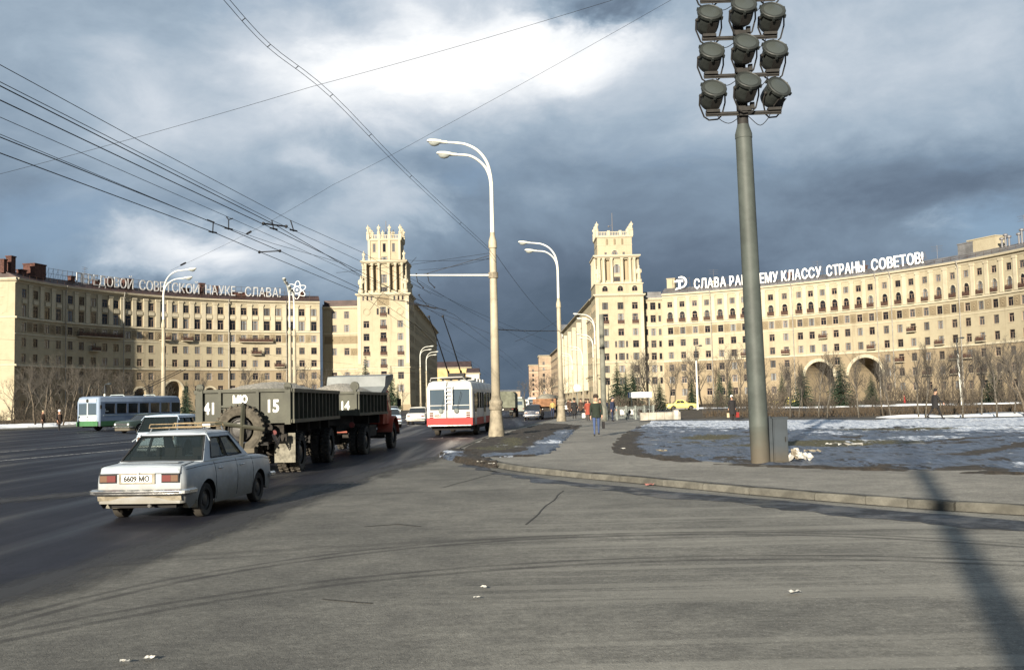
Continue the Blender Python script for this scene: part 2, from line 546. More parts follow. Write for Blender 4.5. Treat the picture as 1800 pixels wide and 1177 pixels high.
# oily grime dragged out of the carriageway onto the pale asphalt
m_grime = bpy.data.materials.new('dragged_grime'); m_grime.use_nodes = True
_t = NT(m_grime.node_tree); _p = m_grime.node_tree.nodes['Principled BSDF']
_o = _t.n('ShaderNodeTexCoord').outputs['Object']
_a = _t.n('ShaderNodeAttribute', attribute_name='fade').outputs['Fac']
_n = _t.noise(_t.mapping(_o, scale=(2.2, .5, 1), rot=(0, 0, R(-8))), 1.3, 7, .68)
_f = _t.math('MULTIPLY', _t.step(_t.math('ADD', _a, _t.math('MULTIPLY', _t.math('SUBTRACT', _n, .5), 1.3)), .12, .95), .88)
_t.set(_p, 'Base Color', (.020, .020, .022)); _p.inputs['Roughness'].default_value = .75
_tr = _t.n('ShaderNodeBsdfTransparent'); _mx = _t.n('ShaderNodeMixShader', {0: _f, 1: _tr.outputs[0], 2: _p.outputs[0]})
m_grime.node_tree.links.new(_mx.outputs[0], m_grime.node_tree.nodes['Material Output'].inputs[0])
def grime_strip(name, pts, wl, wr, z, nseg=6):
    P = spline0(pts, .5); vs = []; fd = []; fs = []
    for i, q in enumerate(P):
        tg = (P[min(i + 1, len(P) - 1)] - P[max(i - 1, 0)]).normalized(); n = Vector((tg.y, -tg.x, 0))
        e = min(1, i / 4, (len(P) - 1 - i) / 4)
        for k in range(nseg + 1):
            u = k / nseg; x = -wl + (wl + wr) * u
            vs.append(q + n * x + Vector((0, 0, z)))
            fd.append((1 - abs(x) / (wr if x > 0 else wl)) * e)
    for i in range(len(P) - 1):
        for k in range(nseg):
            a = i * (nseg + 1) + k; fs.append((a, a + 1, a + nseg + 2, a + nseg + 1))
    me = bpy.data.meshes.new(name); me.from_pydata([tuple(v) for v in vs], [], fs); me.materials.append(m_grime)
    at = me.attributes.new('fade', 'FLOAT', 'POINT'); at.data.foreach_set('value', fd)
    return tag(link(name, me), kind='structure')
def spline0(pts, step):
    P = [Vector((p[0], p[1], 0)) for p in pts]; out = [P[0]]
    for a, b in zip(P, P[1:]):
        n = max(1, int((b - a).length / step))
        for k in range(1, n + 1): out.append(a.lerp(b, k / n))
    return out
grime_strip('road_grime', [(-6.3, 0), (-5.5, 8), (-4.95, 12), (-4.6, 16), (-4.35, 21), (-3.9, 26), (-3.1, 31), (-2.5, 34.4)], .5, 1.15, .010)
grime_strip('lane_grime', [(-14, 16), (-10.5, 20.5), (-7.5, 24), (-5.2, 28)], 1.0, 1.2, .011)
grime_strip('dark_smudge', [(-2.1, 6.2), (-.9, 6.9), (-.2, 7.6)], .5, .5, .012)  # small dark smudge, fading out towards its edges
grime_strip('dark_patch', [(-5.6, 5.2), (-4.0, 6.1), (-2.4, 6.4)], .9, .8, .013)  # broad dark patch in the left foreground, fading outwards

# painted lane lines, worn
m_line = bpy.data.materials.new('road_paint'); m_line.use_nodes = True
_t = NT(m_line.node_tree); _p = m_line.node_tree.nodes['Principled BSDF']
_o = _t.n('ShaderNodeTexCoord').outputs['Object']
_f = _t.step(_t.noise(_o, 5.0, 6, .7), .42, .62)
_t.set(_p, 'Base Color', (.55, .55, .52)); _p.inputs['Roughness'].default_value = .8
_tr = _t.n('ShaderNodeBsdfTransparent'); _mx = _t.n('ShaderNodeMixShader', {0: _f, 1: _p.outputs[0], 2: _tr.outputs[0]})
m_line.node_tree.links.new(_mx.outputs[0], m_line.node_tree.nodes['Material Output'].inputs[0])
g = MB()
def strip(g, pts, wd, z):
    for a, b in zip(pts, pts[1:]):
        d = Vector((b[0] - a[0], b[1] - a[1])).normalized(); n = Vector((-d.y, d.x)) * wd / 2
        g.quad((a[0] - n.x, a[1] - n.y, z), (b[0] - n.x, b[1] - n.y, z), (b[0] + n.x, b[1] + n.y, z), (a[0] + n.x, a[1] + n.y, z))
strip(g, [(-22.4, 22), (-19.3, 37), (-17.4, 46), (-15.2, 60)], .16, .008)
strip(g, [(-25.9, 30), (-23.6, 44), (-20.8, 62)], .14, .008)
for k in range(9):
    y = 62 + k * 12
    strip(g, [(-11.5 + .02 * y, y), (-11.5 + .02 * y + .1, y + 4)], .14, .008)
tag(g.build('lane_markings', m_line), kind='structure')

# wet gutter stream along the kerb
m_wet = bpy.data.materials.new('wet_asphalt'); m_wet.use_nodes = True
_t = NT(m_wet.node_tree); _p = m_wet.node_tree.nodes['Principled BSDF']
_o = _t.n('ShaderNodeTexCoord').outputs['Object']
_n = _t.noise(_t.mapping(_o, scale=(1.0, 1.0, 1), rot=(0, 0, R(42))), 1.4, 6, .65)
_n2 = _t.noise(_o, 30, 4, .6)
_t.set(_p, 'Base Color', _t.mix(_n2, (.012, .012, .015), (.026, .026, .027)))
_t.set(_p, 'Roughness', _t.math('MULTIPLY_ADD', _t.step(_n, .40, .62), .35, .28)); _p.inputs['Specular IOR Level'].default_value = .22
_t.set(_p, 'Normal', _t.n('ShaderNodeBump', {'Strength': .35, 'Distance': .01, 'Height': _n2}).outputs[0])
far_e = [(-1.6, 31.2), (-.4, 25.6), (1.35, 21.9), (3.3, 18.9), (4.75, 16.9), (5.9, 15.3), (7.3, 13.6), (9.5, 11.4), (12, 9)]
near_e = [(10.6, 8.6), (7.6, 11.6), (6.35, 12.9), (4.95, 14.9), (3.55, 17.1), (2.1, 19.3), (.7, 22.1), (-.55, 25.2), (-1.5, 29.0)]
clipped_sheet('wet_gutter', ragged(far_e, .16, .35, 11) + ragged(near_e, .45, .22, 5), .004, m_wet)

# patched joints in the asphalt
m_crack = mat('bitumen_joint', (.038, .036, .033), .8)
g = MB()
for pts, wd in (([(775, 857), (800, 850), (840, 840), (878, 829)], .035), ([(925, 922), (945, 905), (965, 885), (990, 862)], .028), ([(640, 925), (700, 921), (740, 925)], .05), ([(565, 1053), (620, 1058), (655, 1060)], .035)):
    P = [ground(*p) for p in pts]
    Q = ragged([(p.x, p.y) for p in P], .05, .25, 8)
    strip(g, Q, wd, .005)
tag(g.build('asphalt_joints', m_crack), kind='structure')

# ---------------------------------------------------------------- pavement corner with its kerb stones
kerb = [(-2.15, 36.5), (-2.05, 33.9), (-1.5, 31.2), (-.75, 28.3), (0.1, 25.7), (1.26, 23.5), (2.37, 21.7), (3.4, 19.9), (4.53, 18.0), (5.5, 16.6), (6.42, 15.4), (7.33, 14.45), (9.3, 12.6), (12.5, 10.2), (17, 7.5), (24, 5)]
def spline(pts, step):
    """dense points along a smooth curve"""
    P = [Vector((p[0], p[1], 0)) for p in pts]
    out = []
    for i in range(len(P) - 1):
        p0 = P[max(i - 1, 0)]; p1 = P[i]; p2 = P[i + 1]; p3 = P[min(i + 2, len(P) - 1)]
        for k in range(24):
            u = k / 24
            out.append(.5 * ((2 * p1) + (p2 - p0) * u + (2 * p0 - 5 * p1 + 4 * p2 - p3) * u * u + (3 * p1 - p0 - 3 * p2 + p3) * u ** 3))
    out.append(P[-1])
    res = [out[0]]; acc = 0
    for a, b in zip(out, out[1:]):
        L = (b - a).length
        while acc + L >= step:
            a = a + (b - a) * ((step - acc) / L); res.append(a.copy()); L = (b - a).length; acc = 0
        acc += L
    return res
KS = spline(kerb, .25)
KZ = .14
inset = .17
def offset(path, d):
    out = []
    for i, p in enumerate(path):
        t = (path[min(i + 1, len(path) - 1)] - path[max(i - 1, 0)]).normalized()
        out.append(p + Vector((-t.y, t.x, 0)) * d)
    return out
KI = offset(KS, inset)
walk_poly = [(p.x, p.y) for p in KI] + [(70, -5), (70, 66), (26, 70), (14, 73), (12, 80), (14, 110), (19, 150), (21.5, 200), (22, 262), (16, 262), (15, 200), (13, 150), (8, 118), (4.3, 94), (2.3, 79), (.7, 66), (-.6, 55), (-1.4, 46)]
sidewalk = clipped_sheet('sidewalk', walk_poly, KZ - .012, M_walk)
m_kerb = mat('kerb_stone', (.090, .086, .073), .9, nz=(3, .3), bump=(18, .6, .02), rnd=.16)
i = 0
rk = random.Random(4)
while i < len(KS) - 4:
    n = rk.choice((4, 4, 5, 5, 6, 3)) if i > 8 else 4
    j = min(i + n, len(KS) - 1)
    seg = KS[i:j + 1]; ins = KI[i:j + 1]
    c = (seg[0] + seg[-1]) / 2
    dz = rk.uniform(-.012, .012); push = rk.uniform(-.012, .012)
    a = (seg[-1] - seg[0]).normalized(); nrm = Vector((-a.y, a.x, 0)) * push
    g = MB()
    rings = []
    m = len(seg) - 1
    for k in range(m + 1):
        f = (seg[k] + nrm); b = ins[k] + nrm
        if k == 0: f = f + a * .012; b = b + a * .012
        if k == m: f = f - a * .012; b = b - a * .012
        e = .022 if k in (0, m) else 0.0
        chip = rk.uniform(0, .012)
        up = Vector((0, 0, KZ + dz - e * .5))
        inw = (b - f)
        rings.append([f + Vector((0, 0, -.08)), f + inw * .02 + Vector((0, 0, KZ + dz - .035 - chip)), f + inw * .16 + up - Vector((0, 0, chip * .4)), b + up, b + Vector((0, 0, -.08))])
    g.rings([[p - c for p in r] for r in rings], 0)
    o = g.build('kerb_stone', m_kerb, sidewalk, smooth=25)
    o.location = c
    i = j
# kerb along the through road
KR = spline([(-2.1, 36.6), (-1.5, 46), (-.7, 55), (.6, 66), (2.2, 79), (4.2, 94), (8, 118), (13, 150), (15, 200)], 1.0)
g = MB()
for a, b in zip(KR, KR[1:]):
    d = (b - a).normalized(); n = Vector((-d.y, d.x, 0))
    q = []
    for p in (a + d * .01, b - d * .01):
        q.append([p + n * .08 + Vector((0, 0, -.05)), p + n * .08 + Vector((0, 0, .13)), p + n * .05 + Vector((0, 0, .15)), p - n * .1 + Vector((0, 0, .15)), p - n * .1 + Vector((0, 0, -.05))])
    g.rings(q, 0)
tag(g.build('kerb_row', m_kerb, sidewalk), kind='stuff')

# ---------------------------------------------------------------- thawing lawn: ice, mud, matted grass, snow
def thaw_material(name):
    """thawing ground: the sheet's own attributes say where mud, ice, turf and snow lie; noise breaks them up"""
    m = bpy.data.materials.new(name); m.use_nodes = True
    t = NT(m.node_tree); p = m.node_tree.nodes['Principled BSDF']
    ob = t.n('ShaderNodeTexCoord').outputs['Object']
    A = lambda k: t.n('ShaderNodeAttribute', attribute_name=k).outputs['Fac']
    a = t.noise(t.mapping(ob, scale=(.34, .34, 1), rot=(0, 0, R(8))), 1.0, 8, .68, .5)
    b = t.noise(t.mapping(ob, scale=(1.5, .55, 1), rot=(0, 0, R(-10))), 1.6, 8, .74, .4)
    e = t.noise(t.mapping(ob, scale=(1, .22, 1)), 5, 6, .7)
    f = t.noise(t.mapping(ob, scale=(1, .16, 1)), 17, 4, .7)
    n = t.math('ADD', t.math('MULTIPLY', t.math('SUBTRACT', a, .5), 2.6), t.math('ADD', t.math('MULTIPLY', t.math('SUBTRACT', b, .5), 1.8), t.math('MULTIPLY', t.math('SUBTRACT', e, .5), .6)))
    def mask(k, gain=1.0, lo=.40, hi=.56):
        return t.step(t.math('ADD', A(k), t.math('MULTIPLY', n, gain)), lo, hi)
    mud = t.mix(t.step(t.math('ADD', f, t.math('MULTIPLY', t.math('SUBTRACT', e, .5), .8)), .3, .7), (.012, .0095, .007), (.040, .031, .022))
    ice = t.mix(t.step(t.math('ADD', e, t.math('MULTIPLY', t.math('SUBTRACT', f, .5), 1.0)), .28, .74), (.024, .034, .054), (.095, .120, .168))
    ice = t.mix(t.step(b, .53, .62), ice, (.020, .023, .029))
    gr = t.mix(t.step(f, .3, .7), (.026, .024, .010), (.080, .072, .032))
    sn = t.mix(t.step(t.math('ADD', e, t.math('MULTIPLY', t.math('SUBTRACT', f, .5), .7)), .30, .66), (.17, .21, .29), (.58, .61, .65))
    im = mask('ice', .9)
    c = t.mix(im, mud, ice)
    gm = mask('grass', .9)
    c = t.mix(gm, c, gr)
    sm = mask('snow', 1.1, .42, .60)
    c = t.mix(sm, c, sn)
    mm = mask('mud', .7)
    c = t.mix(mm, c, mud)
    sp = t.step(t.noise(t.mapping(ob, scale=(1, .35, 1)), 5, 5, .8), .66, .69)  # pale specks painted in as the sparkle of the ice
    c = t.mix(t.math('MULTIPLY', sp, .55), c, (.42, .43, .43))
    t.set(p, 'Base Color', c)
    rg = t.math('MULTIPLY_ADD', t.math('MULTIPLY', im, t.math('SUBTRACT', 1.0, t.math('MAXIMUM', gm, t.math('MAXIMUM', sm, mm)))), -.45, .88)
    t.set(p, 'Roughness', rg)
    p.inputs['Specular IOR Level'].default_value = .4
    h = t.math('ADD', t.math('MULTIPLY', e, .8), t.math('ADD', t.math('MULTIPLY', f, .35), t.math('MULTIPLY', b, .8)))
    t.set(p, 'Normal', t.n('ShaderNodeBump', {'Strength': .9, 'Distance': .06, 'Height': h}).outputs[0])
    return m
M_thaw = thaw_material('thawing_turf')
def seg_dist(x, y, pts):
    best = 1e9
    for (ax, ay), (bx, by) in zip(pts, pts[1:]):
        dx, dy = bx - ax, by - ay; u = max(0, min(1, ((x - ax) * dx + (y - ay) * dy) / max(1e-9, dx * dx + dy * dy)))
        best = min(best, hypot(x - ax - u * dx, y - ay - u * dy))
    return best
def sstep(a, b, v):
    u = max(0, min(1, (v - a) / (b - a))); return u * u * (3 - 2 * u)
def gauss(x, y, cx, cy, sx, sy): return math.exp(-((x - cx) / sx) ** 2 - ((y - cy) / sy) ** 2)
def bumps(amp, edge=-.03):
    def f(x, y, bnd):
        if bnd:
            return edge
        return amp * (noise.noise(Vector((x * .25, y * .45, 2))) * .6 + noise.noise(Vector((x * 1.1, y * 1.3, 5))) * .35 + noise.noise(Vector((x * 2.6, y * 2.0, 9))) * .34 + noise.noise(Vector((x * 6, y * 4, 3))) * .20) + .035
    return f
lawn_front = [(2.94, 31.25), (4.18, 26.1), (5.68, 23.7), (7.43, 22.0), (9.94, 19.8), (14, 17.2), (20, 14), (30, 10)]
lawn_back = [(60, 8), (66, 55), (40, 57), (25, 61), (18, 66), (13, 70), (9.9, 72.5), (9.0, 66), (7.1, 58), (5.5, 49.4), (4.3, 42), (3.5, 36)]
def lawn_mud(x, y):
    e = 1 - sstep(.15, 1.1, seg_dist(x, y, lawn_front)) * 1.0
    w_ = 1 - sstep(.2, 1.6, seg_dist(x, y, [(5.5, 49.4), (4.3, 42), (3.5, 36), (2.94, 31.25)]))
    ruts = .8 * (1 - sstep(.1, .8, seg_dist(x, y, [(11.2, 25.5), (13.5, 28), (17, 31.5), (23, 35)]))) + .6 * (1 - sstep(.1, .6, seg_dist(x, y, [(11, 30), (14.5, 34), (19, 37)])))
    return max(e, w_, .95 * gauss(x, y, 9.6, 21.3, 1.0, 1.1), ruts, .8 * gauss(x, y, 3.6, 33, .9, 3.5))
def lawn_grass(x, y):
    return max(.95 * gauss(x, y, 10.5, 33.5, 3.4, 2.0), .9 * gauss(x, y, 19, 45.5, 6.5, 2.3), .8 * gauss(x, y, 8.2, 41, 2.0, 2.4), .7 * gauss(x, y, 13, 51, 5, 1.6), .65 * gauss(x, y, 7, 36, 1.4, 1.2), .7 * gauss(x, y, 26, 39.5, 6, 1.3), .5 * gauss(x, y, 5.8, 27.5, 1.0, .8))
def lawn_snow(x, y):
    return .95 * sstep(41, 64, y + .42 * (x - 8)) * (.55 + .45 * sstep(7, 15, x)) + .18 * sstep(8, 14, x)
clipped_sheet('lawn', ragged(lawn_front, .14, .4, 2) + ragged(lawn_back, .18, .7, 6), .135, M_thaw, step=.33, hfun=bumps(.12), attrs={'mud': lawn_mud, 'grass': lawn_grass, 'snow': lawn_snow, 'ice': lambda x, y: .74})
verge = [(-1.85, 34.5), (-1.45, 32.4), (-.9, 30.6), (-.3, 30.0), (.6, 30.4), (1.1, 31.6), (1.6, 35), (1.95, 39.5), (2.35, 44), (3.3, 54), (4.3, 64), (3.6, 70), (2.2, 72), (1.2, 66), (.2, 58.5), (-.5, 52), (-1.2, 45.5), (-1.75, 39)]
pud = [(-.6, 31.2), (.3, 31.2), (.9, 33), (1.3, 37), (1.75, 42), (2.4, 48), (3.0, 55)]
clipped_sheet('verge', ragged(verge + verge[:1], .16, .35, 4)[:-1], .135, M_thaw, step=.25, hfun=bumps(.11), attrs={
    'ice': lambda x, y: 1.15 * (1 - sstep(.25, .75, seg_dist(x, y, pud))) + .10, 'mud': lambda x, y: .35 * sstep(40, 60, y) + .08, 'snow': lambda x, y: .62 * gauss(x, y, 1.55, 40.5, .3, 3) + .45 * gauss(x, y, 2.4, 51, .3, 3),
    'grass': lambda x, y: .95 * gauss(x, y, -.9, 34.5, .6, 1.5) + .9 * gauss(x, y, -.1, 41, .6, 4.5) + .35 * gauss(x, y, .6, 50, .6, 3)})
# mud and old ice slumped over the end of the kerb
tip = [(-2.75, 34.6), (-2.3, 32.4), (-1.75, 30.2), (-1.1, 28.4), (-.55, 27.2), (-.35, 27.5), (-.55, 29), (-1.0, 31), (-1.2, 33), (-1.7, 35.6), (-2.2, 36.4)]
def tip_h(x, y, b):
    return 0 if b else .15 + .06 * noise.noise(Vector((x * 2, y * 2, 1))) + .05 * noise.noise(Vector((x * 6, y * 6, 1)))
clipped_sheet('mud_spill', ragged(tip + tip[:1], .10, .25, 9)[:-1], .006, M_thaw, step=.22, hfun=tip_h, attrs={'ice': lambda x, y: .9 * gauss(x, y, -1.9, 32.5, .5, 2.2), 'snow': lambda x, y: .62 * gauss(x, y, -2.2, 33.6, .3, .8) + .6 * gauss(x, y, -1.75, 30.6, .2, .7), 'mud': lambda x, y: .2, 'grass': lambda x, y: 0})
# grit along the foot of the kerb and in the joint behind it
grime_strip('gutter_grit', [(p.x - .02, p.y) for p in KS[3:]], .16, .10, .009, 4)
grime_strip('joint_grime', [(p.x, p.y) for p in KI[6:]], .07, .10, KZ + .004, 4)

# ---------------------------------------------------------------- the square beyond: path, beds, snow strips, far road
m_soil = mat('wet_soil', (.050, .040, .028), .95, nz=(.6, .5), bump=(9, .8, .05))
m_path = mat('wet_path', (.055, .054, .052), .55, nz=(.8, .35))
m_snow = mat('old_snow', (.70, .71, .72), .8, nz=(.4, .25), bump=(3, .6, .1))
clipped_sheet('path', [(9, 72.6), (14, 70), (19, 66), (26, 61), (42, 56.6), (80, 53.6), (80, 57.5), (42, 60.5), (27, 65), (20, 70), (14, 75.5), (10.5, 77)], .158, m_path)
clipped_sheet('flower_bed', [(12, 78), (20, 71), (28, 66), (43, 61), (90, 56), (120, 70), (110, 130), (60, 132), (22, 128), (17, 110)], .145, m_soil, step=3, hfun=bumps(.2, 0))
clipped_sheet('snow_strip', ragged([(24, 66.6), (31, 64.2), (43, 61.6), (70, 58.6), (95, 58)], .35, .8, 1) + ragged([(95, 63), (70, 64), (43, 66), (31, 68), (25, 70)], .5, .8, 2), .22, m_snow, step=1.2, hfun=bumps(.2, -.12))
clipped_sheet('snow_bank', ragged([(33, 124), (52, 121), (75, 116), (95, 110)], .7, 1, 1) + ragged([(97, 124), (75, 128), (52, 131), (34, 133)], .8, 1, 2), .25, m_snow, step=2, hfun=bumps(.25, -.15))
clipped_sheet('snow_patch', ragged([(16, 160), (28, 158), (40, 150)], .7, 1, 4) + ragged([(42, 156), (28, 164), (17, 167)], .8, 1, 7), .1, m_snow, step=2, hfun=bumps(.2, -.09))
clipped_sheet('side_road', [(16, 134), (40, 134), (100, 128), (140, 110), (150, 122), (105, 142), (40, 152), (17, 153)], .006, M_dark)
clipped_sheet('forecourt', [(22, 168), (40, 166), (110, 150), (150, 120), (150, 260), (22, 262)], .05, m_soil)
# left side of the square
walk_l = [(-120, 42), (-71, 62), (-53, 93), (-43, 119), (-39, 150), (-34, 200), (-25, 262), (-150, 262), (-150, 42)]
clipped_sheet('far_sidewalk', walk_l, .12, M_walk, skirt=.13)
clipped_sheet('bed', [(-115, 70), (-76, 82), (-60, 108), (-52, 140), (-47, 200), (-60, 240), (-110, 200), (-130, 120)], .16, m_soil, step=4, hfun=bumps(.3, -.03))
clipped_sheet('snow_ridge', ragged([(-62, 98), (-56, 104), (-51, 112)], .4, .8, 3) + ragged([(-54, 117), (-60, 110), (-67, 103)], .4, .8, 8), .28, m_snow, step=1, hfun=bumps(.2, -.15))
clipped_sheet('snow_edge', ragged([(-66, 116), (-58, 121), (-53, 128)], .4, .8, 13) + ragged([(-56, 133), (-63, 126), (-71, 121)], .4, .8, 18), .28, m_snow, step=1, hfun=bumps(.2, -.15))
# pavements of the avenue
clipped_sheet('avenue_sidewalk', [(16.5, 262), (12.5, 420), (6.5, 900), (14, 900), (20, 420), (22.2, 262)], .13, M_walk, skirt=.14)
clipped_sheet('avenue_pavement', [(-24.5, 262), (-27.5, 420), (-38.5, 900), (-48, 900), (-33, 420), (-28, 262)], .13, M_walk, skirt=.14)
# ================================================================ buildings of the square
m_wall = bpy.data.materials.new('cream_stone'); m_wall.use_nodes = True
def stone_material(m, base, stain, block=True):
    t = NT(m.node_tree); p = m.node_tree.nodes['Principled BSDF']
    geo = t.n('ShaderNodeNewGeometry').outputs['Position']
    s = t.n('ShaderNodeSeparateXYZ', {0: geo})
    big = t.noise(geo, .07, 4, .6)
    mid = t.noise(geo, .5, 6, .65)
    run = t.noise(t.mapping(geo, scale=(1.1, 1.1, .09)), 1.0, 5, .65)       # rain streaks
    c = t.mix(t.step(big, .3, .7), tuple(x * .93 for x in base), tuple(min(1, x * 1.05) for x in base))
    c = t.mix(t.math('MULTIPLY', t.step(mid, .42, .75), .30), c, stain)
    c = t.mix(t.math('MULTIPLY', t.step(run, .52, .74), .42), c, stain)
    t.set(p, 'Base Color', c)
    p.inputs['Roughness'].default_value = .9
    p.inputs['Specular IOR Level'].default_value = .2
    # facing-slab joints
    br = t.n('ShaderNodeTexWave', {'Vector': geo, 'Scale': .55, 'Distortion': .0}, wave_type='BANDS', bands_direction='Z', wave_profile='SAW').outputs['Fac']
    h = t.math('ADD', t.math('MULTIPLY', mid, .5), t.math('MULTIPLY', t.step(br, .93, .97), -.6))
    t.set(p, 'Normal', t.n('ShaderNodeBump', {'Strength': .35, 'Distance': .06, 'Height': h}).outputs[0])
    return m
stone_material(m_wall, (.305, .270, .192), (.172, .140, .094))
m_trim = bpy.data.materials.new('pale_stone'); m_trim.use_nodes = True
stone_material(m_trim, (.385, .348, .262), (.24, .195, .125))
m_base = bpy.data.materials.new('base_stone'); m_base.use_nodes = True
stone_material(m_base, (.225, .182, .122), (.13, .10, .066))
m_relief = bpy.data.materials.new('relief_stone'); m_relief.use_nodes = True
stone_material(m_relief, (.185, .150, .098), (.10, .08, .052))
m_reveal = mat('reveal_plaster', (.26, .21, .14), .9)
m_roofred = mat('oxide_roof', (.045, .028, .026), .6, nz=(.4, .35))
m_roofgrey = mat('zinc_roof', (.115, .115, .118), .45, nz=(.4, .3))
m_brick = mat('chimney_brick', (.060, .028, .022), .9, nz=(2, .35))
m_wframe = mat('window_paint', (.20, .135, .095), .6, rnd=.35)
m_pale = mat('pale_sash', (.48, .44, .37), .6, rnd=.2)
m_pane = glass_mat('window_glass', (.02, .022, .026), rnd=True, lo=(.008, .009, .012), hi=(.20, .205, .205), rough=.06, spec=.5)
m_iron = mat('rusty_iron', (.055, .030, .022), .8, nz=(3, .4))
m_pipe = mat('downpipe_zinc', (.21, .20, .18), .5, nz=(1, .2))
m_dark = mat('passage_dark', (.035, .030, .024), .95)
m_sash = mat('brown_sash', (.17, .125, .095), .6, rnd=.6)

class Arc:
    """a concave front: s runs left to right as seen from the square, d runs into the building"""
    def __init__(s, c, r, a0):
        s.c = Vector((c[0], c[1], 0)); s.r = r; s.a0 = a0
    def ang(s, u): return s.a0 - u / s.r
    def P(s, u, d, z):
        a = s.ang(u)
        return Vector((s.c.x + (s.r + d) * cos(a), s.c.y + (s.r + d) * sin(a), z))
    def rz(s, u):
        a = s.ang(u); return atan2(-cos(a), sin(a))
    def s_of_px(s, px):
        k = (px - 900) / FPX
        # find the angle where the front crosses that line of sight
        best, bu = 1e9, 0
        for i in range(0, 4000):
            u = i * .035
            q = s.P(u, 0, 0); v = proj_x(q, 16)
            if abs(v - px) < best: best, bu = abs(v - px), u
        return bu
class Line:
    def __init__(s, a, b):
        s.a = Vector((a[0], a[1], 0)); s.t = Vector((b[0] - a[0], b[1] - a[1], 0)); s.L = s.t.length; s.t /= s.L
        s.n = Vector((-s.t.y, s.t.x, 0))          # into the building when walking left to right
    def P(s, u, d, z): return s.a + s.t * u + s.n * d + Vector((0, 0, z))
    def rz(s, u): return atan2(s.t.y, s.t.x)
CMT = CM.to_3x3().transposed()
def proj_x(q, z):
    v = CMT @ (Vector((q.x, q.y, z)) - Vector((0, 0, CAM_H)))
    return 900 + FPX * v.x / -v.z

def facade(mb, cv, ss, zs, holes, depth=.3, mi=0, ri=1, back=True):
    ss = sorted(set([round(x, 4) for x in ss] + [round(h[i], 4) for h in holes for i in (0, 1)]))
    zs = sorted(set([round(x, 4) for x in zs] + [round(h[i], 4) for h in holes for i in (2, 3)]))
    inside = set()
    si = {v: i for i, v in enumerate(ss)}; zi = {v: i for i, v in enumerate(zs)}
    for h in holes:
        for i in range(si[round(h[0], 4)], si[round(h[1], 4)]):
            for j in range(zi[round(h[2], 4)], zi[round(h[3], 4)]):
                inside.add((i, j))
    vs = [cv.P(s, 0, z) for s in ss for z in zs]
    nz = len(zs)
    fs = [(i * nz + j, (i + 1) * nz + j, (i + 1) * nz + j + 1, i * nz + j + 1) for i in range(len(ss) - 1) for j in range(nz - 1) if (i, j) not in inside]
    mb.add(vs, fs, mi)
    for h in holes:
        dp = h[4] if len(h) > 4 else depth
        s0, s1, z0, z1 = h[:4]
        P = cv.P
        mb.add([P(s0, 0, z0), P(s1, 0, z0), P(s1, 0, z1), P(s0, 0, z1), P(s0, dp, z0), P(s1, dp, z0), P(s1, dp, z1), P(s0, dp, z1)],
               [(0, 1, 5, 4), (1, 2, 6, 5), (2, 3, 7, 6), (3, 0, 4, 7)] + ([(4, 5, 6, 7)] if back and dp < 3 else []), ri)

def sweep(mb, cv, ss, prof, mi=0, caps=True):
    """prof = [(d, z)] closed polygon carried along the front"""
    mb.rings([[cv.P(s, d, z) for d, z in prof] for s in ss], mi, True, caps)
def srange(a, b, n):
    return [a + (b - a) * i / n for i in range(n + 1)]

